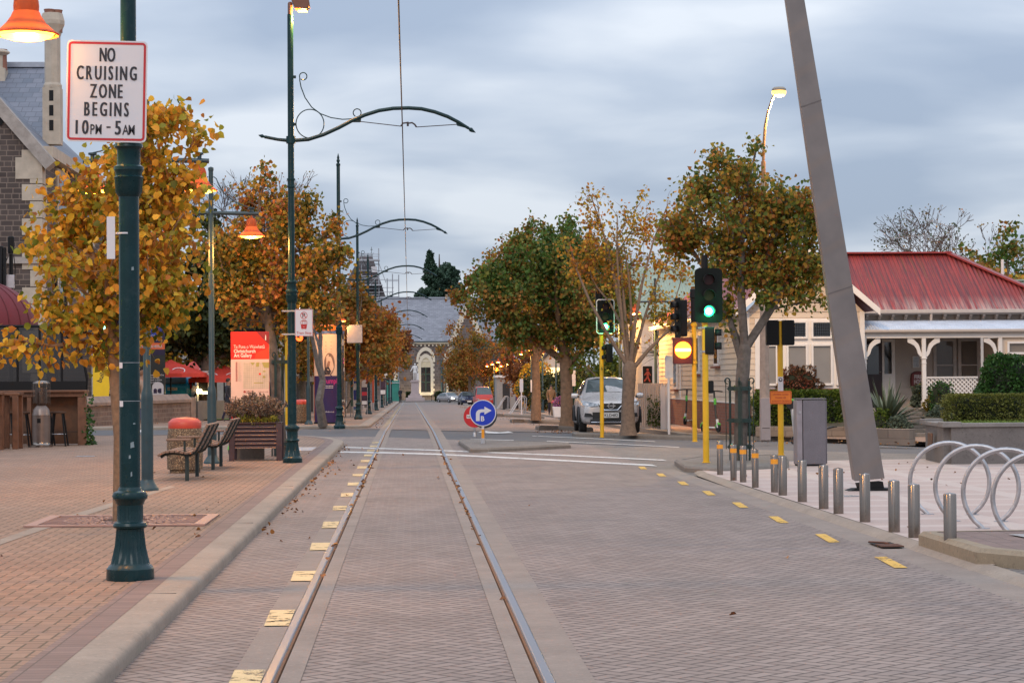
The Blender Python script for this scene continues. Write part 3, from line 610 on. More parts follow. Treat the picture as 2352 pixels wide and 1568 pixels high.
# ---- tram poles
PP=[(.178,0),(.180,.02),(.178,.085),(.163,.105),(.150,.115),(.145,.13),(.118,.25),(.106,.36),(.104,.385),(.125,.395),(.130,.41),(.122,.43),(.100,.44),(.097,.45),(.097,.565),(.104,.575),(.115,.60),(.130,.615),(.133,.635),(.124,.66),(.092,.675),(.086,.69),(.080,.70)]
def tram_pole(label,loc,flood=False,base_only=False):
    t=thing('tram_pole',label,'tram pole',loc,group='tram wire poles along the left kerb')
    b=MB(); b.lathe(PP,48,flute=(.125,.37,.93)); b.lathe([(.0985,.46),(.0985,.555)],48,flute=(.455,.56,.94),cap=False); b.build('base',M_teal,t,smooth=30)
    b=MB(); b.lathe([(.079,.69),(.076,2.92)],24); b.lathe([(.062,3.2),(.058,5.0),(.054,8.15)],24); b.build('shaft',M_teal,t)
    b=MB(); b.lathe([(.080,2.90),(.100,2.93),(.108,3.03),(.112,3.045),(.098,3.055),(.10,3.08),(.112,3.10),(.112,3.125),(.088,3.14),(.087,3.25),(.092,3.26),(.108,3.275),(.104,3.30),(.07,3.315)],40,flute=(2.92,3.035,.95)); b.build('collar',M_teal,t,smooth=30)
    b=MB(); b.lathe([(.058,4.99),(.076,5.0),(.076,5.03),(.064,5.04),(.064,5.12),(.076,5.13),(.076,5.16),(.056,5.17)],24); b.build('ring',M_teal,t,smooth=30)
    A=lambda px,py:((px-660)/126,0,(869-py)/126+1.5)
    pl=[(600,312),(630,318),(660,321),(700,318),(735,307),(770,291),(800,275),(830,262),(862,252),(895,247),(930,246),(960,248),(990,255),(1020,266),(1045,279),(1068,293)]
    b=MB(); b.tube([A(*p) for p in pl],[.030]*2+[.036]*12+[.033,.028],10); b.lathe([(.085,5.80),(.085,5.93)],16)
    e=Vector(A(1068,293)); b.tube([e,Vector(A(1073,296)),Vector(A(1077,299)),Vector(A(1084,303))],[.018,.042,.03,.004],8)
    e=Vector(A(600,312)); b.tube([e,Vector(A(594,310)),Vector(A(586,308))],[.018,.035,.004],8)
    b.prism([(A(*p)[0],A(*p)[2]) for p in ((797,279),(822,266),(820,279))],-.012,.012); b.prism([(A(*p)[0],A(*p)[2]) for p in ((1038,277),(1064,293),(1041,287))],-.012,.012)
    arm=b.build('arm',M_teal,t)
    b=MB(); C=(704,282); b.tube([A(C[0]+32*math.cos(a),C[1]-33*math.sin(a)) for a in lin(-PI*.55,PI*1.55,40)],.010,6)
    def arc(c,r,a0,a1,n=14): return [A(c[0]+r*math.cos(a),c[1]-r*math.sin(a)) for a in lin(a0,a1,n)]
    cu=[(681,182),(684,198),(693,222),(708,244),(728,259),(752,268),(778,272),(800,271),(824,266)]
    b.tube(arc((685,174),9,PI*1.75,-PI*.0+.1,1)[:0]+list(reversed([A(681+8+8.5*math.cos(a),173-8.5*math.sin(a)) for a in lin(PI*1.12,-PI*.75,18)]))+[A(*p) for p in cu],.010,6)
    b.tube([A(812+9*math.cos(a),257-9*math.sin(a)) for a in lin(-PI*.25,PI*1.35,18)],.010,6)
    b.box(.05,.10,-.02,.02,A(0,174)[2]-.03,A(0,174)[2]+.02); b.box(.05,.10,-.02,.02,A(0,284)[2]-.02,A(0,284)[2]+.03); b.build('scroll',M_teal,arm)
    b=MB(); b.tube([A(818,277),A(912,288)],.008,6); b.tube([A(912,288),A(917,281),A(926,280),A(930,281),A(938,280),A(944,284),A(948,290)],.016,6); b.tube([A(948,290),A(1042,284)],.008,6); b.tube([A(928,288),A(928,278)],.02,6); b.build('wire_bracket',M_wire,arm)
    if flood:
        b=MB(); b.lathe([(.045,8.15),(.045,8.35),(.03,8.38)],12); b.prism([(.02,8.42),(.09,8.25),(.30,8.22),(.36,8.30),(.33,8.50),(.26,8.55)],-.14,.14); h=b.build('floodlight',mat('brown_metal',(.16,.07,.045),.45,.3),t,bevel=.01)
        b=MB(); b.poly([(.14,-.11,8.218),(.31,-.11,8.208),(.31,.11,8.208),(.14,.11,8.218)]);  b.build('lens',E_sodc,h,smooth=0); lamp('lamp_light',(.25,-.05,8.1),300,SOD,.08,t)
    else:
        b=MB(); b.lathe([(.056,8.1),(.066,8.12),(.066,8.17),(.05,8.18),(.03,8.2),(.052,8.25),(.055,8.28),(.03,8.32),(.04,8.36),(.003,8.5)],16); b.build('finial',M_teal,t)
    if not base_only: pass
    return t
TPX=-2.14
tp0=tram_pole('nearest green tram pole, the one carrying the NO CRUISING sign',(TPX+.02,16.3,.1),flood=True)
for z,a in ((1.62,-2.35),(1.33,-2.3)):
    b=MB(); b.box(-.018,.018,-.003,.0,-.022,.022); b.build('sticker',M_sw,tp0,loc=(.0795*math.cos(a),.0795*math.sin(a),z),rot=(0,0,a+PI/2)); b=MB(); b.lathe([(.0795,-.002),(.0795,.002)],20,cap=False); b.build('wire_tie',M_galv,tp0,loc=(0,0,z+.02))
for z,a,w,h in ((1.02,-1.2,.03,.05),(.93,-1.45,.015,.03),(2.35,-1.1,.02,.03),(1.18,-1.0,.02,.012),(.80,-1.3,.012,.04)):
    b=MB(); b.poly([(-w/2,0,-h/2),(w/2,0,-h/3),(w/3,0,h/2),(-w/2,0,h/3)]); b.build('paint_scuff',mat('scuff_pale',(.22,.27,.28),.7),tp0,loc=(.0795*math.cos(a),.0795*math.sin(a),z),rot=(0,0,a+PI/2),smooth=0)
tram_pole('green tram pole beside the planter, topped by a lit floodlight, with the Tram Stop sign',(-2.13,38.9,.1),flood=True)
TPY=[66,90,113,138,166,195,225,253]
TPL=['green tram pole with a pointed finial in front of the advertising column','green tram pole standing just past the advertising column, square sign panel behind it','slim green tram pole with black tape band, third beyond the side street','slim green tram pole with two paper notices taped to it','far green tram pole with a small square sign at its side','far green tram pole fourth from the end of the row','far green tram pole second from the end of the row','farthest green tram pole of the row, next to the museum street']
for y,l in zip(TPY,TPL): tram_pole(l,(-2.16,y,gz(-2.16,y)+.1))
# overhead wire
b=MB()
pts=[(-.107,-6,6.32)]+[(-.105,16.3,6.2)]
for y in [38.9]+TPY: pts.append((-.10,y,6.2+gz(0,y)))
w=[]
for a,c in zip(pts,pts[1:]):
    for i in range(6):
        q=i/6; w.append((a[0]+(c[0]-a[0])*q,a[1]+(c[1]-a[1])*q,a[2]+(c[2]-a[2])*q-.22*(4*q*(1-q))*.35))
b.tube(w+[pts[-1]],.011,5); tag(b.build('contact_wire',M_wire),'thin overhead tram contact wire running down the middle of the street','wire')
# ---- pendant lamp posts
LP0=None
def lamp_post(label,loc,grp,on=True,first=[None],power=60):
    mul=3.0
    t=thing('lamp_post',label,'lamp post',loc,group=grp)
    if first[0] is None:
        me={}
        b=MB(); b.lathe([(.155,0),(.155,.03),(.14,.05),(.10,.12),(.085,.15),(.085,.16)],20); me['base']=b.build('base',M_tealm,t)
        b=MB(); b.lathe([(.083,.15),(.083,1.26),(.075,1.34),(.052,1.42),(.050,3.9),(.045,3.92),(.042,5.30),(.05,5.31),(.05,5.36),(.01,5.38)],20); me['shaft']=b.build('shaft',M_tealm,t)
        for s in (-1,1):
            b=MB(); b.tube([(s*.03,0,4.54),(s*.86,0,4.52)],.036,10); b.lathe([(.03,4.50),(.03,4.60),(.06,4.61),(.06,4.635),(.02,4.64)],10,c=(s*.73,0,0))
            b.tube([(s*.05,0,5.20),(s*.10,0,5.16),(s*.14,0,5.05),(s*.26,0,4.87),(s*.45,0,4.73),(s*.62,0,4.66),(s*.73,0,4.635)],.010,5); a=b.build('arm',M_tealm,t)
            b=MB(); b.lathe([(.02,4.52),(.022,4.45),(.05,4.44),(.075,4.42),(.092,4.37),(.096,4.33),(.094,4.29),(.10,4.285),(.115,4.25),(.15,4.20),(.195,4.155),(.245,4.12),(.241,4.11),(.19,4.14),(.12,4.20)],28,c=(s*.73,0,0),cap=False); sh=b.build('lamp_shade',M_terra,a)
            b=MB(); b.lathe([(.17,4.17),(.21,4.13),(.19,4.10),(.12,4.08),(.01,4.072)],20,c=(s*.73,0,0)); b.build('bulb',E_sod if on else M_sw,a)
            if power: lamp('lamp_light',(s*.73,0,3.98),power*mul,SOD,.10,t)
        if power==60: first[0]=t
    else:
        for ch in first[0].children:
            if ch.type=='LIGHT':
                if power: lamp('lamp_light',tuple(ch.location),power*mul,SOD,.10,t)
                continue
            c=ch.copy(); COL.objects.link(c); c.parent=t
            for g in ch.children: d=g.copy(); COL.objects.link(d); d.parent=c
    return t
g='twin pendant lamp posts on the left footpath'
lamp_post('green twin lamp post at the near left edge with its lamp above the big sign',(-3.60,16.2,.1),g)
lamp_post('green twin pendant lamp post among the leaves of the nearest golden tree',(-3.60,29.5,.1),g)
lamp_post('green twin pendant lamp post behind the benches, its lamp against the second tree',(-3.58,38.9,.1),g)
lamp_post('green twin lamp post across the side street, left of the advertising column',(-3.58,76,gz(-3.58,76)+.1),g,power=40)
lamp_post('green twin lamp post behind the advertising column',(-3.58,89.5,gz(0,89)+.1),g,power=40)
for y in (115,141): lamp_post('far green twin lamp post under the orange trees along the left row',(-3.58,y,gz(0,y)+.1),'far lamp posts under the left trees',power=45)
g='twin pendant lamp posts on the right footpath'
RL=['slim green lamp post between the silver car and the white sign post','slim lamp post behind the silver car, under the sparse yellow tree','green lamp post just right of the orange-lit tree trunk','green lamp post with a bent white sign, right of the second trunk','dark green lamp post beside the walking man in brown','green lamp post in front of the stone bin','green lamp post with a white parking sign','lamp post right beside the person in purple','lamp post just left of the person in purple','lamp post beside the leaning bicycle stand','far lamp post of the right row, third from its far end','far lamp post of the right row, second from its far end','farthest lamp post of the right row']
for i,y in enumerate((76,89,101.5,114,128,141,154,168,181,194,208,222,236)):
    lamp_post(RL[i],(8.8,y,gz(8.8,y)+.1),g,power=330 if y<80 else 200 if y<95 else 90)
# tall sodium street light on a concrete pole
p=G(1757,1012,.1); t=thing('street_light','tall concrete power pole with a curved arm and a glowing orange street light','street light',(p.x,p.y,p.z)); pm=p.y/F
U=lambda x,y:((x-1757)*pm,0,(1012-y)*pm)
b=MB(); b.tube([U(1757,1012),U(1758,690),U(1759,412)],[.13,.10,.075],8); b.build('pole',mat('weathered_concrete',(.33,.25,.20),.85,var=.25,scale=5,bump=.4),t)
b=MB(); x0,_,_=U(1744,0); b.box(-.11,.11,-.16,.05,.02,1.02); b.box(-.09,.09,-.165,-.158,.30,.312,1); b.build('cable_cover',[mat('grey_cover',(.33,.27,.255),.6,var=.08),M_blk],t,bevel=.012)
b=MB(); b.tube([U(1759,418),U(1759,366)],.055,8); b.tube([U(1759,366),U(1761,320),U(1764,285),U(1771,250),U(1781,222),U(1788,208)],[.035]*3+[.028]*3,8); b.build('arm',mat('rust_pole',(.28,.15,.07),.6,.3),t)
b=MB(); c=U(1797,203); b.lathe([(.02,.10),(.13,.09),(.17,.05),(.17,.0)],16,c=c); hd=b.build('lamp_head',mat('lamp_head_grey',(.3,.25,.2),.5),t); b=MB(); b.lathe([(.168,.0),(.165,-.06),(.12,-.12),(.02,-.14)],16,c=c); b.build('bulb',E_sodc,hd); lamp('lamp_light',(c[0],0,c[2]-.3),1500,(1,.62,.25),.12,t)
# ---- signs on poles
def plate(b,w,h,r,m,y,t=.003,n=6,cx=0,cz=0):
    pts=[]
    for (sx,sz,a0) in ((1,1,0),(-1,1,PI/2),(-1,-1,PI),(1,-1,1.5*PI)):
        for i in range(n+1):
            a=a0+PI/2*i/n; pts.append((cx+sx*(w/2-r)+r*math.cos(a),cz+sz*(h/2-r)+r*math.sin(a)))
    b.prism(pts,y,y+t,'xz',m); return b
def put(name,label,cat,px,py,Y,**k):
    p=at(px,py,Y); return thing(name,label,cat,(p.x,p.y,p.z),**k)
t=put('road_sign','large white NO CRUISING ZONE BEGINS sign with a red border on the nearest pole','sign',245,210,16.18,rot=(0,R(1.2),0))
b=MB(); plate(b,.603,.766,.035,0,0,.004); b.build('panel',M_sw,t,smooth=0)
b=MB()
ol=lambda w,h,r:[(sx*(w/2-r)+r*math.cos(a0+PI/2*i/6),sz*(h/2-r)+r*math.sin(a0+PI/2*i/6)) for sx,sz,a0 in ((1,1,0),(-1,1,PI/2),(-1,-1,PI),(1,-1,1.5*PI)) for i in range(7)]
def ringf(b,w,h,r,th,y,m=0,cx=0,cz=0):
    o=ol(w,h,r); i=ol(w-2*th,h-2*th,max(.004,r-th)); n=len(o)
    b.add([(cx+x,y,cz+z) for x,z in o]+[(cx+x,y,cz+z) for x,z in i],[(k,(k+1)%n,n+(k+1)%n,n+k) for k in range(n)],m)
ringf(b,.580,.742,.03,.017,-.0025); b.build('border',M_sred,t,smooth=0)
b=MB()
for s,cx,cy,w in (('NO',838,430,34),('CRUISING',835,572,134),('ZONE',834,713,72),('BEGINS',838,854,99)):
    z=(210-cy*.293)/302; b.spaced(s,(cx*.293-245-w/2)/302,(cx*.293-245+w/2)/302,-.0035,z-.054,.150,bold=.004,sx=.50)
z=(210-996*.293)/302
for s,a,e,hh in (('10',605,700,.150),('PM',716,803,.106),('-',840,872,.15),('5',908,950,.150),('AM',962,1058,.106)):
    if s=='-': b.box((a*.293-245)/302,(e*.293-245)/302,-.0035,-.003,z-.006,z+.006)
    else: b.spaced(s,(a*.293-245)/302,(e*.293-245)/302,-.0035,z-.054,hh,bold=.004 if hh>.12 else .014,sx=.66)
b.build('lettering',M_sblk,t,smooth=0)
b=MB()
for z in (.25,-.25): b.box(-.06,.30,.004,.02,z-.015,z+.015); b.lathe([(.083,-.02),(.083,.02)],20,c=(.165,.12,z),cap=False)
b.build('bracket',M_galv,t)
t=put('notice_card','white plastic card tied edge-on to the nearest pole below the big sign','notice',258,546,16.24)
b=MB(); b.box(-.042,.02,0,.004,-.16,.16); b.build('card',M_sw,t); b=MB(); b.lathe([(.080,-.006),(.080,.006)],20,c=(.095,.06,.035),cap=False); b.build('cable_tie',M_sw,t)
t=put('road_sign','small white Tram Stop sign with a red tram and a crossed-out P','sign',698,741,38.72)
b=MB(); plate(b,.325,.49,.02,0,0,.004); b.build('panel',M_sw,t,smooth=0)
b=MB(); ringf(b,.315,.48,.018,.006,-.0025)
n=32; b.add([(.064*math.cos(2*PI*i/n),-.003,.132+.064*math.sin(2*PI*i/n)) for i in range(n)]+[(.054*math.cos(2*PI*i/n),-.003,.132+.054*math.sin(2*PI*i/n)) for i in range(n)],[(i,(i+1)%n,n+(i+1)%n,n+i) for i in range(n)])
b.bar((-.042,-.004,.174),(.042,-.004,.090),.001,.012)
b.prism([(-.046,-.11),(.046,-.11),(.057,-.035),(-.057,-.035)],-.003,-.001); ringf(b,.118,.075,.02,.009,-.003,cz=.0)
for x in (-.02,.02): b.box(x-.004,x+.004,-.003,-.001,-.035,.035)
b.box(-.035,.035,-.003,-.001,.042,.048); b.box(-.03,-.025,-.003,-.001,-.122,-.11); b.box(.025,.03,-.003,-.001,-.122,-.11)
b.text('Tram Stop',0,-.003,-.205,.066,bold=.008,fit=.268); b.build('red_marking',M_sred,t,smooth=0)
b=MB(); b.text('P',0,-.0025,.092,.115,bold=.012); b.build('lettering',M_sblk,t,smooth=0)
b=MB(); b.disc((0,-.0035,-.078),.007,10); b.build('headlamp_dot',M_sw,t,smooth=0)
b=MB()
for z in (.215,-.205): b.box(-.40,.02,.005,.012,z-.012,z+.012); b.lathe([(.081,-.014),(.081,.014)],20,c=(-.285,.18,z),cap=False)
b.build('bracket',M_galv,t)
# signs on the traffic island
def round_sign(label,px,py,Y,r,kind,base_y):
    t=put('road_sign',label,'sign',px,py,Y); b=MB()
    def dsc(rr,y,m): b.disc((0,y,0),rr,40,m)
    b.lathe([(r,-.004),(r,.004)],40); 
    b.v=[(x,z,y) for x,y,z in b.v]; mats=[mat('sign_back',(.06,.06,.065),.6)]
    if kind=='turn':
        mats+=[M_sw,mat('sign_blue',(.006,.035,.42),.35,var=.12,scale=4)]; dsc(r-.001,-.006,1); dsc(r*.93,-.008,2)
        P=[(-.52,-.60),(-.52,-.02),(-.45,.14),(-.32,.24),(-.12,.28),(.12,.28),(.12,.48),(.66,.18),(.12,-.12),(.12,.06),(-.10,.05),(-.20,0),(-.24,-.10),(-.24,-.60)]
        b.poly([(x*r,-.010,z*r) for x,z in P],1)
        b.text('B',-.02*r,-.0105,-.60*r,.52*r,1,bold=.03,fit=.27*r)
    elif kind=='noentry':
        mats+=[M_sw,M_sred,M_sblk]; dsc(r-.001,-.006,2); b.quad((-.72*r,-.008,-.17*r),(.72*r,-.008,-.17*r),(.72*r,-.008,.17*r),(-.72*r,-.008,.17*r),1); b.text('NO ENTRY',0,-.0095,-.11*r,.30*r,3,bold=.015,fit=1.30*r)
    b.build('disc',mats,t,smooth=0)
    h=t.location.z-(gz(t.location.x,Y)+.1 if kind=='turn' else gz(t.location.x,Y)); dx=0
    if kind=='turn':
        b=MB(); b.lathe([(.03,-h+.10),(.03,r*.9)],12,c=(.0,.04,0)); po=b.build('post',M_sw,t); b=MB(); b.lathe([(.034,-h+.12),(.034,-h+.33)],12,c=(0,.04,0)); b.build('orange_band',M_or,po); b=MB(); b.lathe([(.05,-h+.0),(.045,-h+.12)],12,c=(0,.04,0)); b.build('base',mat('post_base',(.4,.4,.42),.6),po)
    else:
        b=MB(); b.tube([(0,.03,r*.6),(.0,.03,-h+.12)],.025,8); b.lathe([(.07,-h),(.05,-h+.12)],10,c=(0,.03,0)); b.build('post',M_galv,t)
    return t
round_sign('round blue sign with a white right-turn arrow marked B on the traffic island',1109,948,49.6,.31,'turn',1009)
round_sign('round red NO ENTRY sign half hidden behind the blue arrow sign',1090,956,59,.305,'noentry',992)
b=MB(); t=put('road_sign','plain dark back of a round sign showing behind the blue arrow sign','sign',1112,953,50.0); b.lathe([(.305,-.004),(.305,.004)],36); b.v=[(x,z,y) for x,y,z in b.v]; b.build('disc',mat('sign_back',(.06,.06,.065),.6),t,smooth=30); b=MB(); b.tube([(0,.02,0),(0,.02,-.9)],.025,8); b.build('post',M_galv,t)
# ---- traffic signals
def ycyl(b,c,r0,r1,y0,y1,n=18,m=0,a0=0,a1=2*PI,cap=True):
    k=n+1; vs=[(c[0]+r*math.cos(a0+(a1-a0)*i/n),y,c[2]+r*math.sin(a0+(a1-a0)*i/n)) for r,y in ((r0,y0),(r1,y1)) for i in range(k)]
    b.add(vs,[(i,i+1,k+i+1,k+i) for i in range(n)]+([tuple(range(k-1))] if cap else []),m)
def signal(parent,cx,cz,cy,rot=0,lit=2,board=True,edge=False,n=3,sc=1.0,r=.1,bw=.46,bh=1.06):
    """a three-lens head, facing -y before rot"""
    e=bpy.data.objects.new('signal_head',None)
    b=MB(); pitch=.30*sc; H=pitch*n
    plate(b,.30*sc,H,.03,0,0,.2*sc)
    hd=b.build('signal_head',M_blk,parent,loc=(cx,cy,cz),rot=(0,0,rot),bevel=.008)
    if board:
        b=MB(); plate(b,bw*sc,bh*sc,.09*sc,0,-.006,.006); 
        if edge: ringf(b,bw*sc,bh*sc,.09*sc,.028,-.0095,1); b.build('backboard',[M_blk2,M_sw],hd,smooth=0)
        else: b.build('backboard',M_blk2,hd,smooth=0)
    for i in range(n):
        z=pitch*(n-1)/2-i*pitch; on=(i==lit)
        em=[E_red,emit('amber_lens',(1,.5,.03),5),E_grn][i if n==3 else (0 if i==0 else 2)]
        off=[mat('red_off',(.025,.004,.004),.35,spec=.3),mat('amber_off',(.025,.014,.003),.35,spec=.3),mat('green_off',(.003,.02,.012),.35,spec=.3)][i if n==3 else (0 if i==0 else 2)]
        b=MB(); b.disc((0,-.016,z),r*sc,24,0); 
        if on: b.disc((0,-.020,z),r*.66*sc,24,1)
        L=b.build('lens',[em if on else off,E_grnw],hd,smooth=0)
        b=MB(); ycyl(b,(0,0,z),r*1.12*sc,r*1.12*sc,-.014,-.16*sc,22,0,-PI*.12,PI*1.12,False); v=b.build('visor',M_blk,hd); v.modifiers.new('s','SOLIDIFY').thickness=.006
        if on and n==3 and lit==2: lamp('lamp_light',(0,-.22,z),9,(.05,1,.42),.08,hd)
    return hd
def pole_sig(label,x,y,top,num=None,z0=.1,rr=.055,cap=0):
    p=G(x,y,z0); t=thing('traffic_signal',label,'traffic light',(p.x,p.y,p.z),group='traffic lights on yellow poles'); h=1.6-p.z+(869-top)*p.y/F
    b=MB(); b.lathe([(.075,0),(.075,.012),(rr,.014),(rr,h)],16); b.build('pole',M_yp,t)
    if cap:
        b=MB(); b.lathe([(rr+.012,h-.02),(rr+.012,h+cap*.72),(rr+.035,h+cap*.74),(rr+.03,h+cap),(rr*.6,h+cap+.02)],16); b.build('cap',M_blk,t)
    if num: b=MB(); b.text(num,0,-rr-.004,1.6+.25,.12); b.build('number',M_sblk,t,smooth=0)
    return t,(lambda px,py:((px-x)*p.y/F,1.6-p.z+(869-py)*p.y/F)),p
t,Q,p=pole_sig('yellow pole 6 in front of the silver car, white-edged signal board showing green',1383,1004,700,'6',0)
b=MB(); b.tube([(0,0,Q(0,770)[1]),(0,0,Q(0,664)[1])],.13*.8,12) if False else b.lathe([(.10,Q(0,695)[1]),(.095,Q(0,664)[1])],14,c=(-.05,.12,0)); b.build('cap',M_blk,t)
c=Q(1392,728); signal(t,c[0],c[1],-.09,lit=2,edge=True,sc=.93,bw=.55,bh=1.03)
c=Q(1390,812); h=signal(t,c[0]+.05,c[1],.02,rot=R(-90),lit=9,board=False,n=2,sc=.85)
t,Q,p=pole_sig('yellow pole 7 with a side-on signal and a glowing amber no-entry lamp',1596,1014,740,'7',.1,cap=.75)
c=Q(1560,732); signal(t,c[0],c[1],.1,rot=R(-80),lit=9,sc=.95,bw=.5,bh=1.0)
c=Q(1569,808); b=MB(); b.box(-.23,.23,.0,.12,-.31,.31); hd=b.build('lamp_box',mat('dark_red_box',(.06,.008,.012),.5),t,loc=(c[0],-.1,c[1]),bevel=.01)
b=MB(); b.disc((0,-.008,.02),.20,32,0); b.disc((0,-.012,.02),.19,32,1); b.poly([(-.17,-.016,-.01),(.17,-.016,-.01),(.17,-.016,.05),(-.17,-.016,.05)],2); b.build('lens',[E_rdim,E_amb,E_ambw],hd,smooth=0); lamp('lamp_light',(0,-.2,0),14,(1,.35,.03),.15,hd)
for yy in (748,835): b=MB(); b.lathe([(.075,-.03),(.075,.03)],14,c=(0,0,Q(0,yy)[1])); b.build('clamp',M_yp,t)
t,Q,p=pole_sig('nearest yellow pole, black signal board showing a large green light',1622,1062,735,None,.1,cap=0)
c=Q(1629,681); signal(t,c[0],c[1],-.1,lit=2,sc=.92,bw=.53,bh=1.04)
b=MB(); b.lathe([(.06,c[1]+.45),(.055,c[1]+.72)],12,c=(c[0]-.04,.1,0)); b.build('cap',M_blk,t)
c=Q(1637,785); signal(t,c[0]+.05,c[1],.02,rot=R(80),lit=9,board=False,n=2,sc=.8)
b=MB(); c=Q(1634,892); plate(b,.10,.22,.03,0,-.03,.07,cx=c[0],cz=c[1]); b.build('push_button',M_blk,t)
for yy in (755,810): b=MB(); b.lathe([(.062,-.02),(.062,.02)],14,c=(0,0,Q(0,yy)[1])); b.box(-.12,.16,-.015,.015,Q(0,yy)[1]-.015,Q(0,yy)[1]+.015); b.build('clamp',M_galv,t)
t,Q,p=pole_sig('yellow pole in front of the bay window with an orange notice and dark signals',1794,1045,740,None,.1)
c=Q(1781,782); signal(t,c[0]-.04,c[1]+.12,.08,rot=PI,lit=9,board=False,n=2,sc=.8); c=Q(1807,782); signal(t,c[0]+.04,c[1]+.12,.08,rot=PI,lit=9,board=False,n=2,sc=.8)
c=Q(1793,917); b=MB(); plate(b,.42,.25,.03,0,-.07,.004,cx=c[0],cz=c[1]); ringf(b,.40,.23,.02,.01,-.073,1,c[0],c[1])
for s,dz,w in (('CROSSING CLOSED',.055,.30),('PLEASE USE',-.01,.2),('ALTERNATE CROSSING',-.075,.34)): b.text(s,c[0],-.0735,c[1]+dz-.012,.05,1,fit=w,bold=.01)
b.build('notice',[mat('notice_orange',(.85,.22,.02),.5,var=.1,scale=9),mat('notice_red',(.45,.05,.02),.5)],t,smooth=0)
c=Q(1793,886); b=MB(); plate(b,.105,.28,.01,0,-.062,.003,cx=c[0],cz=c[1]); b.disc((c[0],-.0645,c[1]+.08),.038,20,1); b.disc((c[0],-.067,c[1]+.085),.03,3,0)
b.build('paper_notice',[M_sw,M_sblk],t,smooth=0)
# signals across the side street on the left
def far_sig(label,x,y,top,heads,z0=.1):
    t,Q,p=pole_sig(label,x,y,top,None,z0)
    for (px,py,rot,lit,n,brd,sc) in heads:
        c=Q(px,py); signal(t,c[0],c[1],-.10,rot=R(rot),lit=lit,board=brd,n=n,sc=sc,bw=.55,bh=1.1)
    return t,Q
t,Q=far_sig('yellow pole behind the red map sign carrying dark signals seen from the back',584,985,690,[(577,722,180,9,3,True,1.0),(604,726,170,9,3,True,.8)])
t,Q=far_sig('yellow pole hidden behind the second tram pole with a lit red light',659,976,690,[(645,738,90,9,3,False,.9),(689,743,0,9,3,True,.95)])
c=Q(689,771); b=MB(); b.disc((0,0,0),.12,24); b.build('lens',E_red,t,loc=(c[0],-.13,c[1]-.03),smooth=0)
c=Q(686,700); b=MB(); b.lathe([(.14,.06),(.16,0),(.08,-.1),(.05,-.17)],14); b.build('bulb',E_wht,t,loc=(c[0],-.1,c[1]))
c=Q(641,728); b=MB(); b.box(-.12,.12,-.1,.1,-.2,.2); b.build('control_box',mat('pale_box',(.45,.42,.44),.5),t,loc=(c[0]-.05,-.1,c[1]),bevel=.01)
t,Q=far_sig('yellow pole at the stone wall with a green walking-man signal',219,968,600,[])
for px,py,m in ((240,732,0),(243,752,1)): pass
c=Q(242,745); b=MB(); plate(b,.36,.70,.03,0,0,.2); hd=b.build('signal_head',M_blk,t,loc=(c[0],-.1,c[1]+.02))
b=MB(); b.disc((0,-.01,.17),.07,14,0); b.disc((0,-.012,-.02),.035,10,1); b.prism([(-.02,-.05),(.02,-.05),(.05,-.12),(.03,-.13),(.018,-.09),(.02,-.16),(.055,-.25),(.025,-.25),(0,-.18),(-.035,-.25),(-.06,-.24),(-.02,-.15),(-.02,-.09),(-.05,-.13),(-.06,-.11)],-.014,-.010,'xz',1); b.build('lens',[E_red,emit('green_man',(.35,1,.65),6)],hd,smooth=0)
c=Q(190,740); b=MB(); b.box(-.2,.2,0,.2,-.45,.45); hd=b.build('signal_head',M_blk,t,loc=(c[0],-.1,c[1]+.0)); b=MB(); b.disc((0,-.02,.2),.13,20,0); b.disc((.08,-.02,-.12),.13,20,0); b.build('lens',[E_sodc],hd,smooth=0)
# ---- bollards
BL=[(1654,1090,1),(1685,1103,1),(1707,1107,1),(1735,1119,1),(1779,1130,1),(1798,1137,0),(1843,1152,0),(1892,1168,0),(1926,1179,0),(1987,1198,0),(2054,1221,0),(2100,1234,0),(2183,1266,0)]
desc=['orange-banded steel bollard nearest the green signal pole','second orange-banded bollard, left of the tree guard','shortest-looking orange-banded bollard, in front of the tree guard','orange-banded bollard right of the tree guard','orange-banded bollard overlapping a plain one','plain steel bollard overlapping an orange-banded one','plain steel bollard directly in front of the grey cabinet','plain steel bollard, left one of the pair before the leaning beam','plain steel bollard, right one of the pair just left of the leaning beam','plain steel bollard in front of the black foot of the leaning beam','plain steel bollard just right of the leaning beam','plain steel bollard left of the first bicycle hoop','nearest plain steel bollard, its foot behind the mossy kerb']
for (x,y,o),d in zip(BL,desc):
    p=G(x,y,.05); t=thing('steel_bollard',d,'bollard',(p.x,p.y,p.z),group='orange-banded bollards' if o else 'plain steel bollards'); r=.048 if o else .057; h=.51 if not o else (.535 if y<1120 else .50)
    b=MB(); b.lathe([(r,0),(r,h-.012),(r*.9,h),(.004,h+.01)],28); b.build('post',M_stain,t,smooth=50)
    if o: b=MB(); b.lathe([(r+.002,h-.12),(r+.002,h-.055)],28,cap=False); b.build('reflective_band',M_or,t)
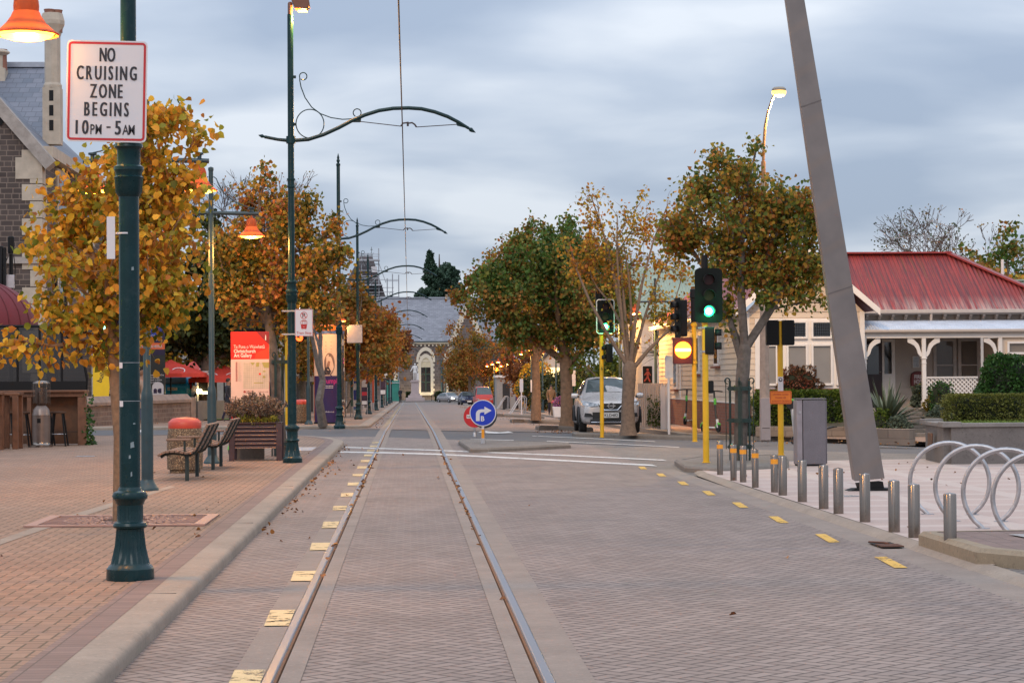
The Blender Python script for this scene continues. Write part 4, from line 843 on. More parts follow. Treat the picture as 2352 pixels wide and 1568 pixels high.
# ---- bicycle hoops
hd=['farthest steel bicycle hoop, just right of the concrete wall corner','second steel bicycle hoop from the concrete wall','third steel bicycle hoop from the concrete wall','nearest steel bicycle hoop, behind the mossy kerb']
for y,d in zip((23.6,22.45,21.3,20.2),hd):
    t=thing('bicycle_hoop',d,'bike rack',(6.02,y,.05),group='steel bicycle hoops on the plaza'); r=.435; a0=R(48)
    b=MB(); pts=[(r*math.sin(a),0.0,.365-r*math.cos(a)*1.0) for a in lin(a0,2*PI-a0,34)]
    pts=[(.24,0,0)]+[p for p in pts if p[2]>.07]+[(-.24,0,0)]; b.tube(pts,.0245,12); b.build('tube',M_galv,t)
    b=MB()
    for s in (-1,1): b.lathe([(.075,0),(.075,.006),(.03,.008)],18,c=(s*.245,0,0))
    b.build('foot_plate',M_galv,t)
    t.rotation_euler=(0,0,R(-18))
# ---- leaning steel beam
p=G(2000,1127,.05); t=thing('sculpture','tall leaning steel beam tapering upward from a black foot on the plaza','sculpture',(p.x,p.y,p.z)); k=p.y/F
U=lambda x,y:((x-2000)*k,(1127-y)*k)
lo=(U(1963,1104),U(2033,1098)); hi=(U(1813,0),U(1858,0)); ext=1.25
hi=tuple((l[0]+(h[0]-l[0])*ext,l[1]+(h[1]-l[1])*ext) for l,h in zip(lo,hi))
def bp(f,s): l,h=lo[s],hi[s]; return (l[0]+(h[0]-l[0])*f,l[1]+(h[1]-l[1])*f)
m,nt,bb=nodes('brushed_steel'); T=NT(nt); P=T.objc(); n=T.noise(T.mapping(P,(1.2,1,.9),(0,R(35),0)),1.6,4,.6)
wv=T.N.new('ShaderNodeTexWave'); wv.bands_direction='Z'; wv.inputs['Scale'].default_value=.55; wv.inputs['Distortion'].default_value=2.5; wv.inputs['Detail'].default_value=1; T.L.new(T.mapping(P,(1,1,1),(0,R(28),0)),wv.inputs['Vector'])
c=T.ramp(n,[(.3,(.165,.145,.138)),(.7,(.23,.20,.19))]); c=T.mix(T.mr(wv.outputs['Fac'],.86,1,0,.22),c,(.25,.185,.145)); T.L.new(c,bb.inputs['Base Color']); bb.inputs['Metallic'].default_value=.55; T.L.new(T.mr(n,.3,.7,.42,.58),bb.inputs['Roughness'])
b=MB(); vs=[]
for f in (0,1):
    (x0,z0),(x1,z1)=bp(f,0),bp(f,1); dp=.34*(1-.4*f)
    vs+=[(x0,0,z0),(x1,0,z1),(x1+.03,dp,z1+.01),(x0+.03,dp,z0+.01)]
b.add(vs,[(0,1,5,4),(1,2,6,5),(2,3,7,6),(3,0,4,7),(0,3,2,1),(4,5,6,7)]); body=b.build('steel_beam',m,t,smooth=0,bevel=.006)
b=MB()
for y in (667,233):
    f=(1104-y)/(1104*ext); (x0,z0),(x1,z1)=bp(f,0),bp(f,1); x0,z0=bp(f-.003,0); x1,z1=bp(f+.008,1); b.bar((x0-.002,-.001,z0),(x1+.002,-.001,z1),.006,.016); b.bar((x1+.001,-.002,z1),(x1+.028,.30,z1+.01),.006,.016)
b.build('seam',mat('seam_dark',(.14,.12,.115),.5,.4),body)
b=MB(); b.prism([U(1974,1110),U(2031,1106),U(2035,1128),U(1980,1128)],.05,.30); b.build('foot',M_blk,t,bevel=.005)
b=MB(); b.prism([(-.30,.0),(.32,.0),(.30,.03),(-.2,.03)],.0,.32) ; b.build('joint_flange',M_blk,t)
# ---- grey utility cabinet
p=G(1866,1070,.05); k=p.y/F; t=thing('utility_cabinet','tall grey textured utility cabinet beside the leaning beam','cabinet',(p.x,p.y,p.z)); h=154*k
mc=mat('cabinet_grey',(.155,.14,.155),.8,var=.12,scale=4,bump=1.0,bscale=45); b=MB(); b.box(-.155,.245,0,.40,.03,h-.01); b.build('body',mc,t,bevel=.01)
b=MB(); b.prism([(-.262,.03),(-.165,.02),(-.165,h),(-.262,h-.01)],.01,.36); b.build('side_panel',mat('cabinet_side',(.25,.22,.235),.6,var=.15,scale=5),t,bevel=.008)
b=MB(); b.box(-.262,.255,-.008,.41,h,h+.02); b.build('lid',mc,t,bevel=.006); b=MB(); b.box(.250,.262,.01,.38,.04,h-.02); b.build('edge_panel',mc,t); b=MB(); b.box(-.24,.22,.03,.36,-.04,.03); b.build('plinth',M_blk,t); b=MB(); b.box(-.23,-.19,.0,.008,h-.24,h-.20); b.build('latch',M_galv,t)
# ---- litter bin
def bin_(label,p,s=1.0,red=(.50,.055,.03)):
    t=thing('litter_bin',label,'bin',p,group='stone litter bins with red lids')
    m=MATS.get('agg_bin')
    if not m:
        m,nt,bb=nodes('agg_bin'); T=NT(nt); P=T.objc(); vo=T.N.new('ShaderNodeTexVoronoi'); vo.inputs['Scale'].default_value=75; T.L.new(P,vo.inputs['Vector']); sp=T.N.new('ShaderNodeSeparateColor'); T.L.new(vo.outputs['Color'],sp.inputs[0])
        c=T.ramp(sp.outputs[0],[(0,(.05,.032,.02)),(.45,(.12,.075,.045)),(.8,(.22,.14,.075)),(1,(.42,.30,.18))]); T.L.new(c,bb.inputs['Base Color']); bb.inputs['Roughness'].default_value=.8; T.L.new(T.bump(vo.outputs['Distance'],.6,.01),bb.inputs['Normal']); MATS['agg_bin']=m
    b=MB(); b.lathe([(.24*s,0),(.24*s,.05*s),(.28*s,.06*s),(.285*s,.30*s),(.28*s,.55*s),(.262*s,.70*s),(.25*s,.72*s)],32); b.build('body',m,t)
    b=MB(); b.lathe([(.258*s,.70*s),(.262*s,.71*s),(.262*s,.80*s),(.255*s,.81*s),(.20*s,.86*s),(.12*s,.875*s),(.02,.88*s)],32); b.build('lid',mat('bin_red',red,.42,var=.08,scale=6),t); return t
bin_('large stone-chip litter bin with a red domed lid beside the benches',ground_pt(425,1085),1.03)
bin_('stone litter bin with a red lid behind the advertising column',(-4.0,79,gz(0,79)+.1))
bin_('stone litter bin with a red lid near the walking man in brown',(8.35,122,gz(8.4,122)+.1),1.0); bin_('stone litter bin with a red lid by the far bicycle stand',(9.0,188,gz(9,188)+.1))
# ---- benches
M_slat=mat('weathered_slat',(.19,.125,.095),.75,var=.3,scale=18); M_bf=mat('bench_frame',(.016,.028,.026),.5,var=.2)
def bench(label,loc,rz,grp,L=1.75,detail=True):
    """slats run along local y; front faces local -x; two pedestal legs"""
    t=thing('park_bench',label,'bench',loc,rz,group=grp)
    seat=[(-.40,.395),(-.345,.425),(-.28,.44),(-.21,.445),(-.14,.44),(-.07,.43),(0,.42),(.06,.425)]; back=[(.12,.47),(.165,.54),(.20,.61),(.235,.68),(.27,.75),(.305,.82)]
    for nm,ps in (('seat',seat),('backrest',back)):
        b=MB()
        for i,(x,z) in enumerate(ps):
            n=ps[min(i+1,len(ps)-1)]; q=ps[max(i-1,0)]; d=Vector((n[0]-q[0],0,n[1]-q[1])).normalized(); nn=Vector((-d.z,0,d.x))
            c=Vector((x,0,z)); b.add([c+d*a*.029+nn*e*.017+Vector((0,yy,0)) for yy in (0,L) for a,e in ((-1,-1),(1,-1),(1,1),(-1,1))],[(0,1,2,3),(7,6,5,4),(0,4,5,1),(1,5,6,2),(2,6,7,3),(3,7,4,0)])
        b.build(nm,M_slat,t,bevel=.004)
    for y in (.12,L/2,L-.12):
        b=MB(); b.tube([(-.39,y,.355),(-.33,y,.395),(-.2,y,.415),(-.05,y,.395),(.05,y,.385),(.12,y,.42),(.2,y,.56),(.335,y,.83)],.020,6); b.build('frame_rib',M_bf,t)
    for y in (.12,L-.12):
        b=MB(); b.tube([(0,y,0),(0,y,.40)],.030,10); b.tube([(0,y,.30),(-.035,y,.40),(-.035,y,.60)],.018,8); b.build('leg',M_bf,t)
        b=MB(); b.box(-.31,.06,y-.035,y+.035,.60,.635); a=b.build('armrest',M_slat,t,bevel=.01)
    return t
bench('nearest slatted park bench with a dark frame beside the stone bin',(-3.34,32.1,.1),0,'slatted benches on the left footpath')
bench('slatted park bench between the nearest bench and the planter',(-3.31,36.0,.1),0,'slatted benches on the left footpath')
for y,l in ((84,'far slatted bench right of the advertising column'),(97,'far slatted bench behind the fourth tram pole'),(122,'far slatted bench under the orange trees')): bench(l,(-3.0,y,gz(0,y)+.1),0,'slatted benches on the left footpath')
bench('small slatted bench by the far lamp posts on the right',(10.2,186,gz(10,186)+.1),R(90),'slatted benches on the right footpath',L=1.8)
# ---- planter
p=G(587,1058,.1); k=p.y/F; t=thing('planter','brown corrugated metal planter on short legs, filled with dry lavender','planter',(p.x,p.y,p.z)); w=.46; mp=mat('planter_brown',(.075,.048,.055),.38,.35,var=.15,scale=6)
b=MB(); z0,z1=.235,.70; dz=(z1-z0)
prof=[(.010*math.cos(2*PI*6*i/48),z0+dz*i/48) for i in range(49)]
for (x0,y0,x1,y1,nx,ny) in ((-w+.06,0,w-.06,0,0,-1),(w-.01,.06,w-.01,.50,1,0),(w-.06,.56,-w+.06,.56,0,1),(-w+.01,.50,-w+.01,.06,-1,0)):
    vs=[(x+nx*q*1.6,y+ny*q*1.6,z) for q,z in prof for x,y in ((x0,y0),(x1,y1))]; b.add(vs,[(2*i,2*i+1,2*i+3,2*i+2) for i in range(48)])
b.build('corrugated_side',mp,t,smooth=60)
b=MB(); b.box(-w-.02,w+.02,-.03,.59,.70,.715); b.build('rim',mp,t,bevel=.004); b=MB(); b.box(-w+.03,w-.03,.03,.53,.25,.69); b.build('soil',mat('soil',(.04,.028,.02),.95),t)
for x in (-w+.02,w-.02):
    for y in (.0,.56): b=MB(); b.prism([(x-.05,0),(x+.05,0),(x+.055,.235),(x+.055,.70),(x-.055,.70),(x-.055,.235)],y-.022,y+.022); b.build('leg',mp,t,bevel=.006)
# lavender
loc=(p.x,p.y,p.z); lv=thing('lavender','dry brown lavender bush growing out of the corrugated planter','plant',(p.x-.03,p.y+.28,p.z+.69)); b=MB(); tips=[]
for i in range(260):
    a=rng.uniform(0,2*PI); r=rng.random()**.5; x,y=.42*r*math.cos(a),.22*r*math.sin(a); l=rng.uniform(.30,.60)*(1.05-.35*r); q=(x*1.35+rng.normal()*.04,y*1.4+rng.normal()*.03,l); b.tube([(x,y,0),(x*1.12,y*1.1,l*.55),q],[.005,.004,.003],3,0,False); tips.append(((x*1.12,y*1.1,l*.55),q))
b.build('stems',mat('lavender_stem',(.13,.08,.055),.9,var=.3,scale=20),lv)
T=np.array(tips); n=6500; i=rng.integers(0,len(T),n); u=rng.random(n)[:,None]; Pp=T[i,0]*(1-u)+T[i,1]*u+rng.normal(size=(n,3))*.012; A,B,Nn=orient(n,-.8); v,f=leafverts(Pp,A*.6,B,Nn,rng.uniform(.03,.055,n)); npmesh('foliage',v,f,L_lav,lv)
n=420; Pp=np.stack([rng.uniform(-.3,.42,n),rng.uniform(-.26,.0,n),rng.uniform(0,.12,n)],1); A,B,Nn=orient(n,-.5); v,f=leafverts(Pp,A*.35,B,Nn,rng.uniform(.05,.12,n)); npmesh('grass_blades',v,f,leafmat('yellow_blades',[(.12,.14,.02),(.32,.27,.04)],.3),lv)
# ---- map sign
p=G(575,1048,.1); Yp=40.8; p=at(574.5,905,Yp); k=Yp/F; t=thing('info_sign','tall red Christchurch Art Gallery map sign behind the planter','information sign',(p.x,Yp,.1)); w=87*k/2; zt=1.5+(869-758)*k
zz=lambda y:1.5+(869-y)*k; xx=lambda x:(x-574.5)*k
Ms=[mat('map_red',(.80,.014,.008),.4,var=.06,scale=2),mat('map_maroon',(.22,.010,.018),.4),mat('map_orange',(.66,.045,.012),.4),mat('map_cream',(.72,.50,.42),.45,var=.03),mat('map_beige',(.55,.43,.32),.5),mat('map_green',(.40,.33,.09),.5),mat('map_text_white',(.85,.74,.68),.5),mat('map_text',(.34,.06,.05),.5),mat('map_road',(.68,.53,.44),.5)]
b=MB(); b.box(-w,w,0,.10,.32,zt,0); b.build('panel',Ms[0],t,bevel=.004)
Q=lambda pts,y,m,b:b.poly([(xx(a),y,zz(c)) for a,c in pts],m)
b=MB(); y=-.004
Q([(589,758.3),(618,758.3),(618,788)],y,1,b); Q([(585,821),(588,808),(598,802),(610,799),(617,792),(618,791),(618,821)],y,2,b)
Q([(531,821),(618,821),(618,918),(531,918)],y,3,b); Q([(531,918),(618,918),(618,1008),(531,1008)],y,1,b); Q([(531.2,1000),(531.2,930),(545,921),(560,919),(560,1000)],y-.001,0,b)
Q([(559,828),(618,828),(618,888),(559,888)],y-.002,4,b)
for gx in range(560,618,5): Q([(gx,828),(gx+.9,828),(gx+.9,888),(gx,888)],y-.003,8,b)
for gy in range(829,888,5): Q([(559,gy),(618,gy),(618,gy+.8),(559,gy+.8)],y-.003,8,b)
for pts in ([(575,828),(586,828),(581,835)],[(589,828),(596,828),(595,838),(588,838)],[(602,828),(618,828),(618,841),(606,840)],[(604,847),(610,847),(610,850),(604,850)],[(604,858),(610,860),(609,864),(604,864)],[(583,874),(605,874),(605,876),(583,876)]): Q(pts,y-.004,5,b)
b.disc((xx(597),y-.005,zz(854.5)),2.5*k,14,0)
for i in range(34):
    gy=827+i*1.5 if i<30 else 884+(i-30)*5; 
    if gy<882: Q([(542,gy),(546,gy),(546,gy+.9),(542,gy+.9)],y-.002,7,b); Q([(547.5,gy),(549+rng.uniform(2,8),gy),(549+rng.uniform(2,8),gy+.6),(547.5,gy+.6)],y-.002,4,b)
for gy in (895,909): b.disc((xx(562),y-.003,zz(gy)),2.9*k,14,7)
for s,px,py,sz,bo in (('Te Puna o Waiwhet\u016b',538,796,.095,.0),('Christchurch',538,806,.096,.022),('Art Gallery',538,816,.096,.022)):
    b.text(s,xx(px),y-.003,zz(py),sz,6,align='l',bold=bo,fit={0:70*k,1:49*k,2:41*k}[('Te','Ch','Ar').index(s[:2])])
b.text('i',xx(610.5),y-.003,zz(777),.14,6,bold=.02)
for s,py in (('Information',895),('Centre',898.4),('Botanic',908.5),('Gardens',912)): b.text(s,xx(566),y-.003,zz(py),.032,7,align='l',bold=.01)
for s,py in (('2 minute walk',896.5),('3 minute walk',910)): b.text(s,xx(593),y-.003,zz(py),.034,7,align='l')
b.build('printed_face',Ms,t,smooth=0)
b=MB(); b.box(-w+.02,w-.1,.01,.12,0,.32); b.build('plinth',M_concd,t)
# ---- tree guards
def guard(label,loc,r,h,n,grp):
    t=thing('tree_guard',label,'tree guard',loc,group=grp); mg=mat('guard_green',(.014,.034,.028),.4,var=.2)
    for i in range(n):
        a=2*PI*i/n+.35; c,s=math.cos(a),math.sin(a); b=MB(); b.bar((r*c,r*s,0),(r*c,r*s,h),.008,.05,up=(c,s,0)) if False else b.bar((r*c,r*s,0),(r*c,r*s,h),.055,.012,up=(c,s,0))
        b.tube([(r*c+q*c,r*s+q*s,h+z) for q,z in [(.05*(1-math.cos(u)),.05*math.sin(u)) for u in lin(0,PI*1.5,12)]],.012,6); b.build('upright',mg,t)
    for z in (.24,h*.5,h-.14):
        b=MB(); b.lathe([(r+.012,z-.035),(r+.012,z+.035),(r+.004,z+.035),(r+.004,z-.035)],24,cap=False)
        for i in range(8):
            a=2*PI*i/8; b.box((r+.02)*math.cos(a)-.012,(r+.02)*math.cos(a)+.012,(r+.02)*math.sin(a)-.012,(r+.02)*math.sin(a)+.012,z-.012,z+.012)
        b.build('ring',mg,t)
    for i in range(4):
        a=2*PI*i/4; b=MB(); b.tube([((r+.05)*math.cos(a),(r+.05)*math.sin(a),.2),((r+.05)*math.cos(a),(r+.05)*math.sin(a),h-.02)],.008,6); b.build('rod',mg,t)
    return t
TF=G(1700,1056,.1); guard('green iron tree guard around the tree in the signal island',(TF.x,TF.y,.1),.20,1.43,6,'green iron tree guards')
guard('green iron tree guard behind the planter',(-2.52,42.5,.1),.22,2.0,5,'green iron tree guards')
# ---- tree grate, drain grate, pit cover
t=thing('tree_grate','square pinkish cast iron tree grate around the nearest tree','tree grate',(-3.05,23.05,.1)); b=MB(); mgk=mat('grate_iron',(.34,.21,.18),.6,.3,var=.15,scale=4)
for k in range(40):
    a=2*PI*k/40; c,s=math.cos(a),math.sin(a); q=.82/max(abs(c),abs(s)); 
    r1=.26+.10*(k%2); b.bar((r1*c,r1*s,.012),(q*c,q*s*.92,.012),.028 if k%2 else .02,.016)
for s in (-1,1): b.box(-.93,.93,s*.80-.05,s*.80+.05,.004,.022); b.box(s*.87-.06,s*.87+.06,-.75,.75,.004,.022)
for r in (.28,.45,.62): b.lathe([(r,.006),(r,.020),(r+.03,.020),(r+.03,.006)],32,cap=False)
b.build('grille',mgk,t,smooth=0); b=MB(); b.box(-.92,.92,-.84,.84,.001,.005); b.build('pit',mat('pit_dark',(.05,.035,.03),.9),t)
def slot(name,label,p,w,d,n,rz=0):
    t=thing(name,label,'drain',p,rz); b=MB()
    for i in range(n): x=-w/2+w*(i+.5)/n; b.box(x-w/n*.32,x+w/n*.32,-d/2,d/2,0,.008)
    b.box(-w/2-.02,w/2+.02,-d/2-.025,-d/2,0,.008); b.box(-w/2-.02,w/2+.02,d/2,d/2+.025,0,.008); b.build('grille',M_galv,t,smooth=0)
q=G(197,1048,.1); slot('drain_grate','small slotted metal drain in the terrace paving',(q.x,q.y,.103),.36,.35,8)
t=thing('storm_drain','open kerbside storm drain with curved bars in the right gutter','drain',(4.46,19.9,.012)); b=MB(); b.box(-.10,.11,-.30,.30,.0,.006); b.build('opening',M_dark,t,smooth=0); b=MB()
for i in range(6): b.box(-.10,.11,-.29+i*.05,-.265+i*.05,.006,.014)
b.tube([(-.09,.30,.008),(.0,.05,.02),(.02,-.05,.02)],.010,6); b.build('bars',mat('drain_rust',(.16,.075,.05),.7,.3),t)
q=G(1945,1139,.05); t=thing('pit_cover','small round metal cover set in the plaza between the bollards','cover',(q.x,q.y,.051)); b=MB(); b.lathe([(.16,0),(.16,.005)],24); b.build('lid',M_galv,t)
b=MB(); q=[G(x,y,.1) for x,y in ((675,1027),(728,1027),(716,1035),(660,1035))]; b.poly([(a.x,a.y,.107) for a in q]); tag(b.build('pit_cover',M_galv,smooth=0),'pale rectangular cover plate in the footpath beside the second tram pole','cover')
# ================================================================ TREES, PLACED
def TB(x,y,z=.1): p=G(x,y,z); return (p.x,p.y,p.z-.02)
tree('small golden-leaved linden tree behind the nearest pole, growing from the iron grate',(-3.10,23.05,.1),[(0,0,0,.085),(.0,0,.9,.07),(-.06,0,1.6,.062),(-.09,0,2.0,.07)],
 [(.05,0,3.05,.86,.9,.95),(.42,.1,3.95,.5,.5,.6),(.25,0,4.35,.35,.35,.35),(.80,0,2.75,.36,.4,.40),(-.62,0,3.15,.36,.45,.5),(-.35,0,2.35,.5,.5,.22),(.3,0,2.3,.6,.5,.25)],70,8400,.076,L_gold,name='linden_tree',mb=mat('lit_young_bark',(.22,.13,.075),.9,var=.3,scale=14,bump=.6,bscale=30),droop=1.0,tw=.009,limb=.55,spread=.36,leafjit=.5,extra=[([(-.08,0,1.85),(-.35,-.05,1.93),(-.7,-.1,1.88),(-1.1,-.15,1.95),(-1.45,-.2,1.85)],.03,15)],prim=5)  # young bark colour lightened and warmed to carry lamp glow
tree('linden tree with green and rust leaves behind the map sign',(-2.56,42.5,.1),[(0,0,0,.14),(-.06,0,1.2,.12),(-.16,0,2.2,.10),(-.26,0,3.0,.09)],
 [(-.15,0,3.75,1.25,1.1,1.0),(-.05,0,5.0,.9,.8,.7),(.85,0,4.0,.55,.5,.8),(-.95,0,3.8,.5,.6,.75),(.5,0,2.9,.8,.7,.4),(-.75,0,3.0,.7,.6,.4)],110,13500,.080,L_mix,mb=M_barkg,bare=.06,tw=.009,limb=.55)
bare_tree('pollarded grey tree with bare twigs in front of the advertising column',TB(742,977),5.0,.17,7,group='street trees',leaves=420,ml=L_mix,spread=.27,first=.31,col=M_barkg)
G2='street trees along the left row'
for i,(y,x,h,rr,ml,l) in enumerate(((99,-3.1,6.4,2.3,L_orange,'orange and green street tree just past the advertising column'),(121,-3.4,7.0,2.4,L_orange,'yellow-green street tree, second beyond the advertising column'),(143,-3.3,7.6,2.6,L_orange,'broad yellowing street tree in the middle of the left row'),(168,-3.4,8.2,2.9,L_orange,'tall orange street tree towards the far end of the left row'),(196,-2.6,9.2,3.1,L_red,'deep russet street tree whose crown leans towards the museum roof'),(226,-2.8,8.6,2.9,L_red,'russet street tree at the far end of the left row'))):
    tree(l,(x,y,gz(x,y)+.08),[(0,0,0,.17),(0,0,1.4,.14),(.05,0,2.2,.12)],[(0,0,h*.62,rr,rr,h*.30),(.3,0,h*.82,rr*.65,rr*.65,h*.18),(rr*.5,0,h*.5,rr*.6,rr*.6,h*.18),(-rr*.5,0,h*.52,rr*.6,rr*.6,h*.18)] if i<4 else [(-.4,0,h*.66,rr*.85,rr,h*.26),(rr*.35,0,h*.74,rr*.62,rr*.62,h*.15),(-.5,0,h*.45,rr*.6,rr*.6,h*.16)],40,6500,.17 if y<150 else .22,ml,group=G2,name='street_tree',twigs=5,limb=.6)
bare_tree('tall bare-branched tree rising behind the left street trees',(-11.0,135,gz(0,135)),17.5,.30,7,leaves=500,ml=L_orange,spread=.34,first=.24,rmin=.019)
tree('dark yew tree with a thick forked trunk beside the blue car',(-9.3,98,0),[(0,0,0,.55),(.1,0,1.5,.42),(.2,0,2.6,.35)],[(0,0,4.3,2.6,2.2,1.2),(1.4,0,3.7,1.8,1.5,.8),(-1.6,0,4.2,1.6,1.5,1.0),(.4,0,7.8,1.0,1.0,2.6),(.3,0,6.0,1.6,1.5,1.6)],46,9000,.22,L_yew,group='trees behind the left footpath',name='yew_tree')
tree('yellow-green leafy tree hanging over the red umbrellas',(-10.8,108,0),[(0,0,0,.22),(0,0,2.4,.18)],[(0,0,4.2,2.6,2,1.6),(-1.4,0,3.2,1.4,1.2,1.0),(2.2,0,3.2,1.8,1.4,1.2)],36,4200,.20,L_gold,group='trees behind the left footpath',name='leafy_tree')
tree('orange leafed tree behind the second tram pole',(-5.2,104,-.2),[(0,0,0,.2),(0,0,2.2,.15)],[(0,0,4.3,2.2,2,1.9),(.6,0,3.2,1.8,1.6,.9)],36,4600,.19,L_mix,group='trees behind the left footpath',name='leafy_tree',bare=.1)
# right side
tree('large full green and copper tree with an orange-lit trunk on a kerbed island',TB(1303,978,.14),[(0,0,0,.30),(0,0,.3,.22),(-.02,0,1.5,.19),(-.06,0,2.3,.19)],
 [(-.7,0,4.4,2.3,2.5,1.75),(-2.3,0,4.3,1.2,1.5,1.15),(.9,0,4.2,1.4,1.8,1.75),(-.6,0,5.9,1.3,1.5,.8),(.8,0,2.9,1.2,1.2,.55),(-1.4,0,2.9,1.3,1.4,.5),(.5,0,5.6,1.1,1.2,.7)],120,30000,.112,L_green,mb=mat('lit_bark',(.21,.125,.075),.9,var=.3,scale=10,bump=.6,bscale=20),name='linden_tree',limb=.55,twigs=6)  # orange lamp glow is mixed into this bark colour, besides the real lamps
G3='street trees along the right row'
for (x,y,ex,l) in ((1231,964,0,'second tree of the right row, orange-lit trunk left of the large full tree'),):
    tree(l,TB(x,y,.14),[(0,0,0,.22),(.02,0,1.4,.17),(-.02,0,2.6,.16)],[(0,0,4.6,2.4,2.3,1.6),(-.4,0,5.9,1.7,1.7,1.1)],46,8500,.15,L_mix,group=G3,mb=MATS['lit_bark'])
for (cx,ty,Y,rr,ml,l) in ((1078,740,235,3.6,L_orange,'rounded orange-brown tree at the far end of the right row'),(1150,790,250,2.6,L_red,'small russet tree behind the far right lamps'),(1150,868,240,1.6,L_gold,'small golden tree below the far right lamps'),(1225,775,165,2.0,L_red,'russet tree left of the second right-hand trunk'),(1062,800,262,2.3,L_orange,'far orange tree in front of the museum porch')):
    k=Y/F; X=(cx-940)*k; z0=gz(X,Y)+.1; top=1.6+(869-ty)*k-z0
    tree(l,(X,Y,z0),[(0,0,0,.2),(0,0,top*.22,.16),(0,0,top*.33,.14)],[(0,0,top*.62,rr,rr,top*.36),(rr*.4,0,top*.5,rr*.7,rr*.7,top*.25),(-rr*.4,0,top*.52,rr*.65,rr*.65,top*.25)],40,6500,.21 if Y>190 else .17,ml,group=G3,name='street_tree',twigs=5)
k=270/F; tree('soft grey-green tree behind the far orange trees',((1120-940)*k,270,-1.6),[(0,0,0,.3),(0,0,4,.2)],[(0,0,6.3,2.4,2.4,1.7),(-1.2,0,7.0,1.5,1.5,1.2),(1.3,0,6.8,1.2,1.4,1.1)],40,6000,.26,L_olive,group='trees at the end of the street',name='olive_tree')
b0=TB(1443,998,.1)
t=tree('sparse yellow tree with many bare upright limbs in front of the silver car',b0,[(0,0,0,.26),(0,0,.22,.20),(-.01,0,.8,.175),(.03,0,1.4,.175),(.05,0,1.8,.19)],
 [(.1,.7,4.9,1.5,.9,1.4),(1.5,.6,4.0,1.0,.6,.9),(1.2,.6,5.0,.8,.6,.7),(-.9,.9,4.9,.8,.6,1.0),(-.3,.7,6.4,.8,.8,.8),(.6,.6,6.0,.7,.8,.8),(1.2,.4,3.2,.8,.5,.4)],72,3800,.085,L_yel,mb=mat('tan_bark',(.155,.105,.075),.9,var=.3,scale=12,bump=.5,bscale=26),name='linden_tree',bare=.15,twigs=6,tw=.008,limb=.5,spread=.5,prim=9)
tree('green and rust tree inside the iron guard on the signal island',(TF.x,TF.y,.1),[(0,0,0,.13),(.02,0,.6,.12),(.05,0,1.4,.125),(.10,0,2.0,.12)],
 [(.0,0,4.15,1.3,1.2,1.0),(-.1,0,5.1,.95,.9,.7),(.25,0,4.6,.9,.9,.8),(1.1,0,4.2,.65,.8,.95),(1.2,0,3.2,.65,.7,.55),(-1.0,0,4.4,.5,.6,.75),(-.6,0,3.8,.6,.6,.4),(.6,0,3.2,.8,.7,.5),(.2,0,2.75,.5,.5,.3)],135,15500,.075,L_dkmix,mb=M_barkg,bare=.04,tw=.009,limb=.55,twigs=6)
# garden trees and trees behind the houses
k=105/F; bare_tree('bare tree with a few leaves behind the red roof',((2238-940)*k,105,0),9.4,.2,7,leaves=420,ml=L_olive,spread=.42,first=.28,rmin=.016); bare_tree('second bare tree right of the roof aerials',((2305-940)*k,112,0),10.2,.2,7,leaves=600,ml=L_mix,spread=.42,first=.28,rmin=.016)
for cx,ty,rr,ml,l in ((2335,545,2.6,L_green,'dark green tree at the top right behind the pale green roof'),(2275,600,1.9,L_mix,'yellowing tree behind the red hip roof'),(2330,610,2.2,L_gold,'golden-green tree above the pale green roof')):
    Y=100 if ty<600 else 94; k=Y/F; top=1.6+(869-ty)*k; tree(l,((cx-940)*k,Y,0),[(0,0,0,.3),(0,0,top*.4,.2)],[(0,0,top*.72,rr,rr,top*.28),(rr*.5,0,top*.6,rr*.7,rr*.7,top*.2)],34,5000,.18,ml,group='trees behind the houses',name='garden_tree')
for cx,ty,Y,rr,rz,ml,l in ((1395,800,96,3.0,1.5,L_hedge,'dense green shrubbery behind the silver car'),(1490,800,90,2.6,1.5,L_hedge,'lit yellow-green garden tree over the corrugated fence'),(1340,840,130,3.4,1.8,L_yew,'dark evergreen behind the walking man'),(1265,850,150,3.6,2.4,L_yew,'dark evergreen left of the walking man')):
    k=Y/F; X=(cx-940)*k+.8; z0=gz(X,Y); top=1.6+(869-ty)*k-z0
    tree(l,(X,Y,z0),[(0,0,0,.2),(0,0,top*.25,.15)],[(0,0,top*.55,rr,rr*.6,top*.45)],36,6200,.16,ml,group='garden trees on the right',name='garden_tree')
k=118/F; tree('copper-leaved tree above the no-walking sign',((1400-940)*k+1.5,118,-.5),[(0,0,0,.25),(0,0,3,.2)],[(0,0,6.2,3.0,2.5,2.6),(1.5,0,5,2.4,2,1.6)],40,5000,.19,L_mix,group='garden trees on the right',name='garden_tree')
